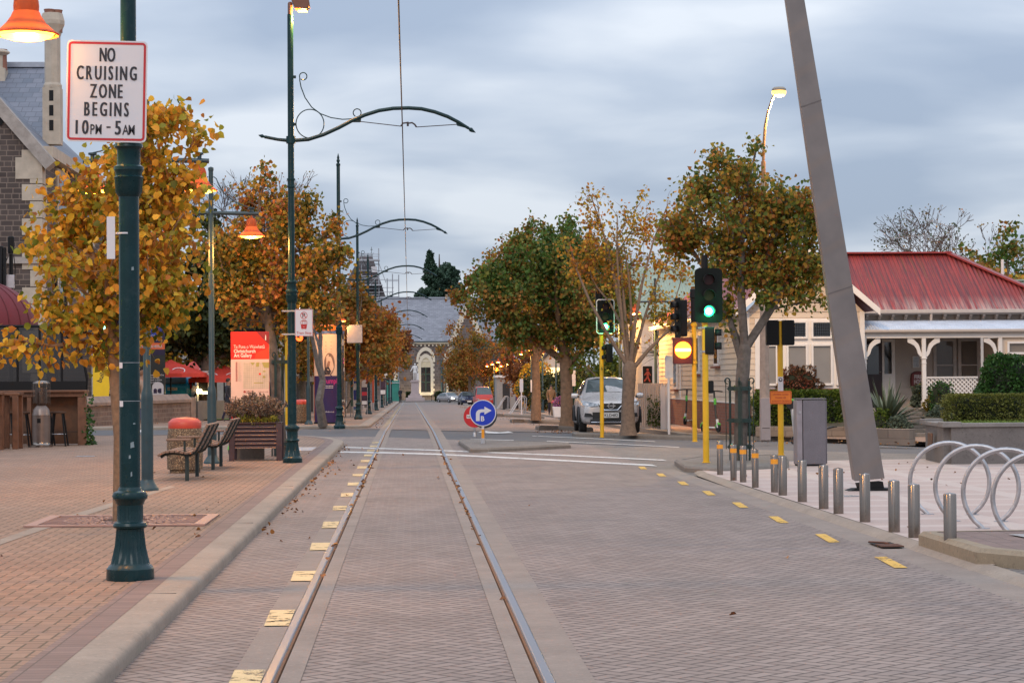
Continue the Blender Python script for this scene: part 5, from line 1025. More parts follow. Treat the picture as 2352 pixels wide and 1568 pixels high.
# clipped column conifer, cabbage tree
k=158/F; bush('columnar_conifer','rounded golden-green clipped conifer behind the far signs','shrub',((1222-940)*k+.3,158,gz(10,158)),1.5,1.3,1.75,3800,.13,L_gold,group='garden shrubs')
def strap(label,name,loc,n,ln,wd,m,up=.4,trunk=0,droop=.5,group=None,spread=1.0,serr=False):
    t=thing(name,label,'plant',loc,group=group); b=MB()
    for i in range(n):
        a=rng.uniform(0,2*PI); e=rng.uniform(.05,1)**.8; el=PI/2*(1-e*spread)*1.0; L=ln*rng.uniform(.75,1.1); c,s=math.cos(a),math.sin(a)
        pts=[]
        for j in range(7):
            q=j/6; r=L*q*math.cos(el)+.02; z=L*q*math.sin(el)-droop*L*q*q*e+up*0; pts.append(Vector((r*c,r*s,trunk+max(z,-trunk+.02))))
        side=Vector((-s,c,0)); vs=[]
        for j,p in enumerate(pts):
            w=wd*(1-(j/6)**1.6)*(.75+.25*min(1,j)); vs+=[p-side*w,p+Vector((0,0,-w*.5)),p+side*w]
        b.add(vs,[(3*j+k,3*j+k+1,3*j+k+4,3*j+k+3) for j in range(6) for k in range(2)])
    b.build('leaves',m,t,smooth=60)
    if trunk: b=MB(); b.tube([(0,0,0),(.05,0,trunk*.5),(0,0,trunk)],[.12,.1,.09],8); b.build('trunk',M_barkg,t)
    return t
k=82/F; strap('spiky cabbage tree behind the white sign post','cabbage_tree',((1527-940)*k,82,0),90,1.5,.03,leafmat('cabbage_leaf',[(.02,.045,.02),(.05,.08,.04)],.1),trunk=2.4,group='cabbage trees'); k=128/F
strap('pale drooping cabbage tree right of the large trunk','cabbage_tree',((1338-940)*k+.5,128,-.6),80,1.3,.03,leafmat('cabbage_leaf2',[(.05,.07,.025),(.12,.13,.05)],.1),trunk=2.2,group='cabbage trees',droop=.9)
# house gardens
H0=lambda x,y,Y:at(x,y,Y)
def bx(x0,x1,Y): return ((x0-940)*Y/F,(x1-940)*Y/F)
a=bx(1745,1942,56); bush('clipped_hedge','clipped dark green hedge under the bay window','hedge',((a[0]+a[1])/2,56.3,.1),(a[1]-a[0])/2,.5,.56,9500,.06,L_hedge,group='garden hedges',box=True,lump=.08)
a=bx(2190,2380,41.2); bush('clipped_hedge','pale box hedge on the lawn behind the concrete wall','hedge',((a[0]+a[1])/2,41.4,.70),(a[1]-a[0])/2,.32,.26,9000,.035,L_box,group='garden hedges',box=True,lump=.07)
b=MB()
for x in (2235,2290,2340): q=at(x,970,41.3); b.tube([(q.x,41.3,.66),(q.x+.02,41.3,.85)],.03,6)
tag(b.build('hedge_stems',M_bark),'short bare stems under the pale box hedge','stems')
q=at(2318,878,43.5); bush('round_shrub','round glossy green shrub above the pale hedge','shrub',(q.x,43.5,.74),.62,.55,.62,5200,.06,L_bush,group='garden shrubs')
q=at(1855,905,55.8); bush('flowering_shrub','red-tipped shrub in front of the bay window','shrub',(q.x,57.0,.95),.55,.35,.45,4200,.05,leafmat('red_tip',[(.07,.05,.02),(.14,.06,.03),(.25,.06,.04)],.2),group='garden shrubs',lump=.35)
q=G(2045,1003,.1); strap('large spiky grey-green agave beside the steps','agave',(q.x,54.2,.34),80,1.25,.07,L_agave,droop=.25,spread=.95)
for x,y,Y,r,l,m in ((2020,985,53.6,.38,'low bushy plant at the foot of the agave',L_hedge),(2062,990,53.4,.36,'low silvery plant right of the agave',L_olive),(1990,990,53.8,.3,'low dark plant left of the agave, beside the beam',L_bush),(2158,965,55,.34,'leggy rose bush right of the garden steps',L_olive),(2122,915,58.2,.36,'shrub with dry flower heads below the fire hose box',L_olive),(1760,985,56.5,.42,'lavender clump beside the power pole',L_olive),(1735,880,58.4,.5,'leafy climber at the corner of the weatherboard house',L_hedge),(2155,935,56.5,.4,'rose shrub in front of the lattice',L_mix)):
    q=at(x,y,Y); bush('garden_shrub',l,'shrub',(q.x,Y,q.z-r*.9),r*.9,r*.7,r,1300,.055,m,group='garden shrubs',lump=.3)
q=at(2140,950,55.5); bush('garden_shrub','dark shrub behind the concrete wall end','shrub',(q.x+.25,55.5,.5),.3,.3,.5,1000,.05,L_bush,group='garden shrubs',lump=.3)
# far conifer at the end of the street
Y=400;k=Y/F; X=(1010-940)*k; t=thing('conifer_tree','huge dark conifer rising behind the museum roof','tree',(X,Y,0),group='trees at the end of the street'); b=MB(); b.tube([(0,0,0),(0,0,14),(0,0,25)],[.8,.5,.08],8); b.build('trunk',M_twig,t)
E=[(0,15,4.3,4.0),(.7,20,2.9,2.9),(2.9,17.3,2.0,2.6),(-2.9,16.3,1.9,2.0),(-1.3,20.8,1.7,1.9),(-1.75,24.0,.55,1.7),(-1.7,22.6,1.0,1.0),(1.7,21.4,1.8,1.5),(-3.9,14.8,1.0,1.2),(.3,17.5,3.4,2.6),(3.6,15.2,1.5,1.7)]
Pp=[]
for cx,cz,r,rz in E:
    n=int(2200*r); D=unit(rng.normal(size=(n,3))); Pp.append(D*np.array([r,r,rz])*(rng.random((n,1))**.25)*(1+.2*np.sin(D[:,0:1]*7+cx)*np.sin(D[:,2:3]*8))+np.array([cx,0,cz]))
Pp=np.concatenate(Pp); n=len(Pp); A,B,Nn=orient(n,.4); v,f=leafverts(Pp,A,B,Nn,rng.uniform(.25,.5,n)); npmesh('crown',v,f,L_con,t)
# ================================================================ BUILDINGS
class WB(MB):
    def __init__(s,t): super().__init__(); s.T=Matrix.Translation(-Vector(t.location))
hx=lambda x,Y:(x-940)*Y/F
def hz(y,Y): return CH+(869-y)*Y/F
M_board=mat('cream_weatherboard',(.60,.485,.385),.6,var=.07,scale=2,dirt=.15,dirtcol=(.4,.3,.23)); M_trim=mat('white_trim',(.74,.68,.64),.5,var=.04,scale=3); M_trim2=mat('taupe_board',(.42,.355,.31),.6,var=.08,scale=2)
M_gl=glass('window_glass',(.015,.017,.02),.45); M_gldk=mat('dark_glass',(.012,.014,.018),.05,var=.1,spec=.9); M_curt=mat('net_curtain',(.36,.315,.29),.9,var=.1); M_inside=mat('dim_interior',(.035,.03,.03),.9,var=.2)
M_brick=brickmat('red_brick',.23,.085,(.22,.065,.04),(.30,.10,.06),(.20,.14,.11),ms=.008,plane='xyz',noisy=.3)
def corr(name,col,pitch,axis,streak=None,rough=.45,metal=.2):
    m,nt,b=nodes(name); t=NT(nt); P=t.pos(); sp=t.N.new('ShaderNodeSeparateXYZ'); t.L.new(P,sp.inputs[0])
    w=t.math('SINE',t.math('MULTIPLY',sp.outputs[axis],2*PI/pitch)); c=t.ramp(t.noise(P,1.2,4,.6),[(.3,tuple(x*.85 for x in col)),(.7,tuple(min(1,x*1.12) for x in col))])
    if streak:
        sc=[1.0,1.0,1.0]; sc[axis]=14
        n=t.noise(t.mapping(P,(14 if axis==0 else .5,14 if axis==1 else .5,.7)),1,6,.7); c=t.mix(t.mr(n,.42,.60,0,.85),c,streak[0]); n2=t.noise(t.mapping(P,(9 if axis==0 else .4,9 if axis==1 else .4,.5),loc=(3,5,1)),1,6,.75); c=t.mix(t.mr(n2,.54,.66,0,.85),c,streak[1])
        e=t.mr(sp.outputs[2],3.42,3.85,.8,0); c=t.mix(t.math('MULTIPLY',e,t.mr(n2,.4,.6,0,1)),c,streak[2])
    t.L.new(c,b.inputs['Base Color']); b.inputs['Roughness'].default_value=rough; b.inputs['Metallic'].default_value=metal
    t.L.new(t.bump(w,.8,.02),b.inputs['Normal']); return m
M_redroof=corr('rusty_red_iron',(.33,.038,.030),.115,0,((.11,.025,.03),(.17,.06,.025),(.55,.38,.33)),.6,.0); M_redpl=mat('red_ridge',(.27,.026,.022),.5,var=.15,scale=5)
M_greenroof=corr('pale_green_iron',(.30,.36,.27),.12,0,None,.55,.1); M_verroof=mat('pale_blue_iron',(.47,.50,.56),.45,.15,var=.12,scale=3)
def boards(b,p0,p1,z0,z1,pitch=.15,m=0,th=.018):
    """weatherboards from p0 to p1 (x,y), facing the right-hand side of p0->p1"""
    d=(Vector(p1)-Vector(p0)).normalized(); n=Vector((d.y,-d.x)); z=z0
    while z<z1-1e-4:
        e=min(z+pitch,z1); o=n*th
        a=(p0[0]+o.x,p0[1]+o.y,z); c=(p1[0]+o.x,p1[1]+o.y,z); f=(p1[0],p1[1],e); g=(p0[0],p0[1],e)
        b.add([a,c,f,g],[(0,1,2,3)],m); b.add([(p0[0],p0[1],z),(p1[0],p1[1],z),c,a],[(0,1,2,3)],m); z=e
def window(t,x0,x1,z0,z1,y,parent=None,curtain=True,rail=None,fw=.06,leaded=False,fm=None,glassm=None,name='window',depth=.09):
    b=WB(t); fm=fm or M_trim
    b.box(x0-fw,x0,y-.03,y+.05,z0-fw,z1+fw); b.box(x1,x1+fw,y-.03,y+.05,z0-fw,z1+fw); b.box(x0,x1,y-.03,y+.05,z1,z1+fw); b.box(x0-.03,x1+.03,y-.05,y+.05,z0-fw,z0)
    if rail: b.box(x0,x1,y-.02,y+.03,rail-.02,rail+.02)
    w=b.build(name,fm,t,smooth=0,bevel=.006)
    b=WB(t); b.quad((x0,y+.015,z0),(x1,y+.015,z0),(x1,y+.015,z1),(x0,y+.015,z1))
    if leaded:
        k=8
        for i in range(1,k): x=x0+(x1-x0)*i/k; b.box(x-.006,x+.006,y+.004,y+.012,z0,z1,1)
        for i in range(1,5): z=z0+(z1-z0)*i/5; b.box(x0,x1,y+.004,y+.012,z-.005,z+.005,1)
    b.build('pane',[glassm or (M_gldk if leaded else M_gl),M_blk],w,smooth=0)
    if curtain:
        b=WB(t); n=40; vs=[]
        for i in range(n+1):
            q=i/n; x=x0+(x1-x0)*q; yy=y+.16+.025*math.sin(q*44)+.015*math.sin(q*19+x); vs+=[(x,yy,z0-.05),(x,yy,z1+.02)]
        b.add(vs,[(2*i,2*i+2,2*i+3,2*i+1) for i in range(n)]); b.build('curtain',M_curt,w,smooth=60)
    b=WB(t); b.box(x0-.05,x1+.05,y+.25,y+.27,z0-.1,z1+.1); b.build('room',M_inside,w,smooth=0)
    return w
# ---- the cottage
C=thing('cottage','cream weatherboard cottage with a rusty red iron roof and a white verandah','house',(12.5,59,.05))
X0=9.05; YF=57.0; YW=59.3; X1=hx(1992,YF); XR=16.05; XE=18.2
b=WB(C); Z1=3.34
boards(b,(X0,77),(X0,YF),.88,Z1,.155); boards(b,(X0,YF),(X1,YF),.55,Z1,.155); boards(b,(X1,YF),(X1,YW),.5,Z1,.155)
boards(b,(X0+.1,YF-.01),(X1-.1,YF-.01),3.34,3.35,.1)
b.build('wall',M_board,C,smooth=0)
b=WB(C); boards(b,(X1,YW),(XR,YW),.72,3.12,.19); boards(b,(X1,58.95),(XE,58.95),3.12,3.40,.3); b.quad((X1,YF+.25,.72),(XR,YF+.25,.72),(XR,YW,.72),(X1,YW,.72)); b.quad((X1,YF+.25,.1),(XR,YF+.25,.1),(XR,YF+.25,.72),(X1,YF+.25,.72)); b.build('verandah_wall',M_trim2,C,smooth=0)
b=WB(C); b.box(X0-.02,X0+.12,YF-.03,77,.0,.88); b.box(X0-.02,X1,YF-.03,YF+.1,.0,.55); b.build('brick_base',M_brick,C,smooth=0)
b=WB(C); b.box(X0-.035,X0+.09,YF-.035,YF+.05,.86,Z1); b.box(X0-.03,X0+.05,YF,77.2,.86,.90); b.box(X1-.1,X1+.03,YF-.03,YF+.05,.6,Z1)
b.box(X0-.34,X0-.28,YF-.4,77.3,3.30,3.42); b.box(X0-.30,X0,YF-.3,77.2,3.30,3.325); b.build('trim',M_trim,C,smooth=0,bevel=.006)
for y,z0,z1 in ((62.3,1.92,3.0),(66.5,1.7,2.9),(72,1.2,2.2)):
    b=WB(C); b.box(X0-.07,X0,y-.45,y+.45,z0,z1); b.build('window_frame',M_trim,C,smooth=0,bevel=.01); b=WB(C); b.quad((X0-.073,y-.36,z0+.08),(X0-.073,y+.36,z0+.08),(X0-.073,y+.36,z1-.08),(X0-.073,y-.36,z1-.08)); b.build('pane',M_gldk,C,smooth=0); b=WB(C); b.box(X0-.15,X0,y-.55,y+.55,z0-.07,z0); b.build('sill',M_brick,C,smooth=0)
b=WB(C); b.tube([(X0-.05,70.6,.95),(X0-.05,70.6,3.3)],.03,6); b.build('downpipe',M_trim,C)
# bay window
b=WB(C); y=YF-.04
xs=[hx(q,YF) for q in (1740,1763,1785,1815,1855,1873,1913,1931,1962)]
b.box(hx(1738,YF),hx(1972,YF),y-.02,YF,hz(898,YF),hz(735,YF)); b.build('window_surround',M_trim,C,smooth=0)
for a,c in ((1765,1785),(1815,1855),(1873,1913),(1931,1960)):
    window(C,hx(a,YF),hx(c,YF),hz(885,YF),hz(799,YF),y-.05); window(C,hx(a,YF),hx(c,YF),hz(777,YF),hz(745,YF),y-.05,curtain=False,leaded=True)
b=WB(C); b.box(hx(1736,YF),hx(1974,YF),YF-.2,YF,hz(902,YF),hz(897,YF)); b.build('sill',M_brick,C,smooth=0)
# gabled wing roof
xm=(X0+X1)/2; ap=5.05; e0,e1=X0-.35,X1+.35
b=WB(C)
for xe in (e0,e1): b.quad((xe,YF-.45,3.36),(xm,YF-.45,ap),(xm,66,ap),(xe,66,3.36))
b.quad((e0,66,3.36),(xm,66,ap),(xm,77.4,ap),(e0,77.4,3.36)); b.build('wing_roof',corr('rusty_red_iron_side',(.33,.05,.045),.115,1,((.16,.04,.045),(.20,.07,.02),(.5,.33,.3)),.5,.1),C,smooth=0)
b=WB(C); b.prism([(X0,3.34),(X1,3.34),(xm,ap-.12)],YF-.02,YF+.02); b.build('gable',M_board,C,smooth=0)
b=WB(C)
for xe in (e0,e1): b.bar((xe,YF-.48,3.30),(xm,YF-.48,ap-.02),.05,.26,up=(0,1,0)) if False else b.prism([(xe,3.22),(xe,3.40),(xm,ap+.03),(xm,ap-.19)],YF-.52,YF-.45)
b.build('bargeboard',M_trim,C,smooth=0)
# main hip roof
ye,zr=58.55,5.15; yr=61.3; rx0,rx1=hx(1700,yr),hx(2190,yr); ex=XE+.3
b=WB(C); b.quad((xm,ye,3.43),(ex,ye,3.43),(rx1,yr,zr),(rx0,yr,zr)); b.poly([(ex,ye,3.43),(ex,64.05,3.43),(rx1,yr,zr)]); b.quad((ex,64.05,3.43),(xm,64.05,3.43),(rx0,yr,zr),(rx1,yr,zr)); b.build('roof',M_redroof,C,smooth=0)
b=WB(C); b.bar((rx0,yr-.06,zr+.01),(rx1+.05,yr-.06,zr+.01),.30,.05); b.bar((rx1,yr-.02,zr+.03),(ex,ye,3.46),.34,.05); b.bar((rx1,yr,zr+.03),(ex,64.05,3.46),.25,.05); b.build('ridge_capping',M_redpl,C,smooth=0)
b=WB(C); b.box(X1+.3,ex+.05,ye-.09,ye+.02,3.33,3.43); b.box(X1+.2,ex,ye,ye+.4,3.30,3.325); b.build('gutter',mat('taupe_gutter',(.46,.385,.335),.5,var=.05),C,smooth=0,bevel=.02)
b=WB(C); x=hx(2150,58.6); b.tube([(x,ye-.02,3.36),(x,ye+.02,3.18),(x,ye+.0,3.10),(x,ye-.12,3.07)],.04,8); b.build('downpipe',mat('taupe_gutter',(.46,.385,.335)),C)
for i in range(17):
    x=hx(1997+30.3*i,58.95); 
    if abs(x-hx(2150,58.6))<.08: continue
    b=WB(C); b.prism([(58.93,3.30),(58.68,3.30),(58.70,3.24),(58.78,3.22),(58.80,3.16),(58.86,3.13),(58.93,3.13)],x-.04,x+.04,'yz'); b.build('eave_bracket',mat('taupe_gutter',(.46,.385,.335)),C,smooth=0,bevel=.008)
# verandah roof, bull-nosed sheets
b=WB(C); n=int((XE-X1)/.019); prof=[(58.92,3.15),(58.5,3.12),(58.0,3.075),(57.6,3.02),(57.3,2.95),(57.12,2.88),(57.06,2.83)]
vs=[];
for i in range(n+1):
    x=X1+(XE-X1)*i/n; w=.010*math.cos(2*PI*(x-X1)/.076)
    for y,z in prof: vs.append((x,y-w*.3,z+w))
k=len(prof); b.add(vs,[(i*k+j,(i+1)*k+j,(i+1)*k+j+1,i*k+j+1) for i in range(n) for j in range(k-1)]); b.build('verandah_roof',M_verroof,C,smooth=70)
b=WB(C); b.box(X1,XE,57.0,57.10,2.77,2.85); b.build('verandah_gutter',mat('taupe_gutter',(.46,.385,.335)),C,smooth=0,bevel=.02); b=WB(C); b.box(X1,XE,57.16,57.28,2.62,2.77); b.build('verandah_beam',M_trim,C,smooth=0)
def post(x,l,r):
    b=WB(C); b.box(x-.055,x+.055,57.17,57.28,.72,2.62); b.box(x-.075,x+.075,57.15,57.30,2.05,2.09); b.box(x-.07,x+.07,57.155,57.295,1.93,1.95); b.box(x-.075,x+.075,57.15,57.30,.72,.92); p=b.build('verandah_post',M_trim,C,smooth=0,bevel=.008)
    for s in ([-1] if l else [])+([1] if r else []):
        b=WB(C); pts=[(.055,2.10),(.10,2.12),(.16,2.20),(.20,2.33),(.27,2.42),(.36,2.47),(.44,2.50),(.44,2.62),(.33,2.62),(.24,2.55),(.15,2.46),(.11,2.36),(.09,2.27),(.055,2.22)]
        b.prism([(x+s*a,z) for a,z in pts],57.2,57.25); b.build('bracket',M_trim,p,smooth=0)
post(hx(2133,57.2),1,1); post(XR-.03,1,0); post(X1+.06,0,1)
# door, sidelight, windows, lattice, end room
b=WB(C); y=YW-.05; b.box(hx(1990,YW),hx(2034,YW),y,YW,.74,hz(788,YW)); d=b.build('door',mat('dark_maroon_door',(.035,.012,.012),.4),C,smooth=0); b=WB(C); b.quad((hx(1999,YW),y-.006,hz(865,YW)),(hx(2026,YW),y-.006,hz(865,YW)),(hx(2026,YW),y-.006,hz(796,YW)),(hx(1999,YW),y-.006,hz(796,YW))); b.build('pane',M_gldk,d,smooth=0); b=WB(C); b.lathe([(.02,0),(.03,.03)],8,c=(hx(2029,YW),y-.03,1.7)); b.build('handle',M_galv,d)
b=WB(C); b.box(hx(2034,YW),hx(2064,YW),y-.02,YW,.74,hz(784,YW)); d=b.build('sidelight',M_trim,C,smooth=0); b=WB(C); b.quad((hx(2039,YW),y-.026,hz(864,YW)),(hx(2056,YW),y-.026,hz(864,YW)),(hx(2056,YW),y-.026,hz(791,YW)),(hx(2039,YW),y-.026,hz(791,YW))); b.build('pane',M_gldk,d,smooth=0)
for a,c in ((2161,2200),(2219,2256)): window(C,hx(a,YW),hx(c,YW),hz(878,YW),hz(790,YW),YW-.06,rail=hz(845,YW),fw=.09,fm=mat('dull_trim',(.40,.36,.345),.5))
b=WB(C); b.box(XR,XE,57.25,59,.4,2.62); b.build('end_room',M_board,C,smooth=0); b=WB(C)
for i in range(9): x=XR+.25*i+.1; b.box(x-.02,x+.02,57.235,57.25,.4,2.1)
b.box(XR,XE,57.225,57.25,2.08,2.14); b.build('board_batten',M_board,C,smooth=0); window(C,hx(2334,57.2),hx(2400,57.2),hz(816,57.2),hz(796,57.2),57.2,curtain=False)
L0,L1,lz0,lz1=hx(2138,57.2),hx(2258,57.2),.95,1.53
la=thing('lattice_panel','white diamond lattice panel below the verandah rail','lattice',((L0+L1)/2,57.2,.95)); b=WB(la); s=.115
for sgn in (1,-1):
    i=-10
    while i<26:
        x=L0+i*s; a,c=(x,lz0),(x+(lz1-lz0),lz1)
        if sgn<0: a,c=(x+(lz1-lz0),lz0),(x,lz1)
        def clip(a,c):
            (xa,za),(xc,zc)=a,c
            for lim,up in ((L0,0),(L1,1)):
                for _ in range(1):
                    if (xa<lim)!=(xc<lim):
                        q=(lim-xa)/(xc-xa); zi=za+(zc-za)*q
                        if (xa<lim)^bool(up): xa,za=lim,zi
                        else: xc,zc=lim,zi
            return (xa,za),(xc,zc)
        a2,c2=clip(a,c)
        if min(a2[0],c2[0])>=L0-.001 and max(a2[0],c2[0])<=L1+.001 and abs(a2[0]-c2[0])>.02: b.bar((a2[0],57.2+.006*sgn,a2[1]),(c2[0],57.2+.006*sgn,c2[1]),.011,.032,up=(0,1,0)) if False else b.bar((a2[0],57.2+.008*sgn,a2[1]),(c2[0],57.2+.008*sgn,c2[1]),.034,.012,up=(0,1,0))
        i+=1
b.build('lattice_slats',M_trim,la,smooth=0); b=WB(la); b.box(L0,L1,57.16,57.25,lz1,lz1+.04); b.box(L0,L1,57.17,57.24,lz0-.04,lz0); b.build('rail',M_trim,la,smooth=0)
q=at(2107,870,YW-.1); t=thing('fire_hose_box','dark red FIRE HOSE box with a rounded top on the verandah wall','fire hose',(q.x,YW-.12,q.z)); b=MB(); w,h=.185,.22; b.prism([(-w,-h),(w,-h),(w+.01,0),(w,.08)]+[(w*math.cos(a),.08+.14*math.sin(a)) for a in lin(.15,PI-.15,10)]+[(-w,.08),(-w-.01,0)],-.10,.08); b.build('box',mat('hose_red',(.13,.012,.012),.5,var=.2),t,bevel=.012); b=MB(); b.text('FIRE',0,-.104,.01,.15,bold=.02,fit=.22); b.text('HOSE',0,-.104,-.125,.15,bold=.02,fit=.24); b.build('lettering',M_sw,t,smooth=0); b=MB(); b.tube([(0,0,-.22),(0,0,-.62)],.03,8); b.build('stand',M_blk,t)
q=at(2104,831,YW-.06); t=thing('wall_notice','small white framed notice on the verandah wall','notice',(q.x,YW-.06,q.z)); b=MB(); b.box(-.095,.095,0,.02,-.16,.16); b.build('frame',M_trim,t); b=MB(); b.quad((-.08,-.004,-.145),(.08,-.004,-.145),(.08,-.004,.145),(-.08,-.004,.145)); b.build('paper',mat('notice_grey',(.35,.36,.38),.3,var=.3,scale=14),t,smooth=0)
# roof aerials and vent pipe
for px,l in ((2125,'tv aerial left of the ridge end on the red roof'),(2187,'tv aerial on the ridge end of the red roof')):
    q=at(px,590,yr); t=thing('tv_aerial',l,'aerial',(q.x,yr,zr)); b=MB(); hh=.55 if px<2150 else .75; b.tube([(0,0,0),(0,0,hh)],.015,5); b.build('mast',M_galv,t); b=MB(); b.tube([(.05,0,hh-.02),(-1.0,.05,hh+.28 if px>2150 else hh-.12)],.010,4)
    for i in range(6): qx=-.15*i; zz_=hh+.02+(.28 if px>2150 else -.1)*(-qx); b.tube([(qx,-.2,zz_),(qx,.2,zz_)],.006,4)
    b.build('boom',M_galv,t)
q=at(2303,655,62); b=MB(); b.tube([(q.x,62,3.6),(q.x,62,5.0)],.045,8); t=thing('vent_pipe','white vent pipe standing on the right hip of the red roof','pipe',(q.x,62,4.0)); b.v=[(x-q.x,y-62,z-4.0) for x,y,z in b.v]; b.build('pipe',M_trim,t)
# garden: block wall, steps, rear houses
M_block=brickmat('brown_block',.40,.20,(.20,.15,.115),(.27,.205,.16),(.16,.12,.095),ms=.008,plane='xyz',noisy=.5)
def wallthing(name,label,pts,z0,z1,th,m,cap=None,cat='wall'):
    c=pts[0]; t=thing(name,label,cat,(c[0],c[1],z0)); b=WB(t)
    for p,q in zip(pts,pts[1:]): b.bar((p[0],p[1],(z0+z1)/2),(q[0],q[1],(z0+z1)/2),th,z1-z0)
    b.build('wall',m,t,smooth=0,bevel=.008)
    if cap:
        b=WB(t)
        for p,q in zip(pts,pts[1:]): b.bar((p[0],p[1],z1+.03),(q[0],q[1],z1+.03),th+.08,.06)
        b.build('coping',cap,t,smooth=0,bevel=.01)
    return t
a=G(1985,1017,.1); c=G(2118,1021,.1); wallthing('block_wall','low brown block wall below the agave',[(a.x,a.y+.6),(c.x,c.y+.9)],.05,.42,.2,M_block)
a=G(1700,1010,.1); wallthing('block_wall','low brown block wall below the clipped dark hedge',[(9.0,55.2),(hx(1960,54.5),54.5)],.05,.30,.2,M_block)
b=MB(); b.poly([(9.1,55.3,.29),(hx(1975,54.6),54.6,.29),(hx(2110,53),53.2,.40),(12.9,57,.6),(9.1,57,.35)]); b.poly([(13.3,53.2,.4),(19,53.2,.5),(19,57.2,.7),(13.3,57.2,.7)]); struct(b.build('garden_soil',mat('garden_soil',(.06,.05,.03),.95,var=.4,scale=4),smooth=0))
t=thing('garden_steps','worn concrete steps leading up to the verandah','steps',(hx(2108,54),53.3,.1)); b=WB(t)
for i in range(7): b.box(hx(2083,54)-.0,hx(2083,54)+.86,53.4+i*.42,56.9,.05+i*.10,.15+i*.10-.001*i)
b.build('treads',M_concd,t,smooth=0,bevel=.012)
t=thing('green_roofed_house','pale green iron building seen through the sparse yellow tree','house',(11.5,88,0)); b=WB(t); Y=86; b.box(hx(1475,Y),hx(1680,Y),Y,Y+8,-.2,hz(735,Y)); b.build('wall',mat('pale_house_wall',(.50,.46,.42),.6),t,smooth=0); b=WB(t); b.quad((hx(1470,Y),Y-.3,hz(735,Y)),(hx(1690,Y),Y-.3,hz(735,Y)),(hx(1690,Y),Y+3.5,hz(612,Y)),(hx(1470,Y),Y+3.5,hz(605,Y))); b.box(hx(1490,Y),hx(1690,Y),Y+3.4,Y+3.6,3,hz(612,Y)); b.build('roof',M_greenroof,t,smooth=0)
for a,c in ((1502,1524),(1532,1554)): window(t,hx(a,Y),hx(c,Y),hz(788,Y),hz(742,Y),Y-.06,curtain=False)
t=thing('green_roofed_house','pale green iron roof beyond the right hip of the cottage','house',(24,84,0)); b=WB(t); Y=80; b.box(hx(2240,Y),30,Y,Y+8,-.2,3.4); b.build('wall',MATS['pale_house_wall'],t,smooth=0); b=WB(t); b.quad((hx(2215,Y),Y-.3,hz(730,Y)),(31,Y-.3,hz(730,Y)),(31,Y+4,5.35),(hx(2235,Y+4),Y+4,5.35)); b.quad((31,Y+8.3,3.4),(hx(2215,Y),Y+8.3,3.4),(hx(2235,Y+4),Y+4,5.35),(31,Y+4,5.35)); b.build('roof',M_greenroof,t,smooth=0); b=WB(t); b.bar((hx(2235,Y+4),Y+3.95,5.37),(31,Y+3.95,5.37),.3,.06); b.build('ridge_capping',mat('green_ridge',(.33,.38,.30),.5),t)
# corrugated fence and small white sign post
t=thing('corrugated_fence','cream corrugated fence with a creeper beside the weatherboard cottage','fence',(8.5,74,0)); b=WB(t); n=100; vs=[]; fx0,fx1=hx(1466,74),hx(1541,74)
for i in range(n+1): x=fx0+(fx1-fx0)*i/n; y=74+.012*math.sin(x*2*PI/.076); vs+=[(x,y,-.2),(x,y,hz(882,74))]
b.add(vs,[(2*i,2*i+2,2*i+3,2*i+1) for i in range(n)]); b.build('sheeting',mat('cream_fence',(.50,.41,.35),.6,var=.08),t,smooth=60); b=WB(t)
for x in (hx(1522,73.5),hx(1528,73.5),hx(1535,73.5)): b.prism([(x-.045,-.2),(x+.045,-.2),(x+.045,1.25),(x,1.4),(x-.045,1.25)],73.6,73.64)
b.build('picket',M_trim,t,smooth=0)
q=G(1478,960); 
P=np.stack([rng.uniform(fx0+.3,fx1-.35,420),np.full(420,73.95)-rng.uniform(0,.06,420),rng.uniform(-.1,1.0,420)**1.0],1); P=P[rng.random(420)<np.clip(1.2-P[:,2],.1,1)]; n=len(P); A,B,Nn=orient(n,.5); v,f=leafverts(P,A,B,Nn,rng.uniform(.04,.08,n)); tag(npmesh('creeper',v,f,L_hedge),'thin green creeper on the cream corrugated fence','climbing plant')
def sign_post(label,px,base,py0,py1,w,Y=None,z0=.1,col=None,pole=None):
    g=G(px,base,z0); k=g.y/F; t=thing('sign_post',label,'sign',(g.x,g.y,g.z),group='small signs on posts'); b=MB(); b.tube([(0,0,0),(0,0,(base-py0)*k)],.035,8); b.build('post',pole or M_sw,t); b=MB(); plate(b,w*k,(py1-py0)*k,.02,0,-.05,.01,cz=(base-(py0+py1)/2)*k); b.build('panel',col or M_sw,t,smooth=0); return t
sign_post('slim white post with a narrow white sign left of the brick-based cottage wall',1537,997,816,868,18)
sign_post('white sign on a teal post right of the large trunk',1317,966,850,886,11,pole=M_teal); sign_post('white post with a narrow white sign by the far bicycle stand',1198,953,870,900,8); sign_post('white sign on a post left of the second trunk',1222,950,872,900,6,pole=M_teal)
t=sign_post('black sign with a red walking figure behind the sparse tree',1488,985,840,880,22,col=M_blk,pole=M_galv); 
g=t.location; k=g.y/F; b=MB(); z=(985-860)*k; b.disc((0,-.054,z+.18),.045,12); b.prism([(-.03,z+.12),(.05,z+.12),(.12,z-.02),(.09,z-.03),(.05,z+.04),(.04,z-.08),(.11,z-.24),(.06,z-.25),(0,z-.12),(-.10,z-.24),(-.14,z-.22),(-.03,z-.06),(-.04,z+.03),(-.10,z-.03),(-.12,z)],-.056,-.052); b.build('red_figure',mat('walk_red',(.35,.05,.03),.5),t,smooth=0)
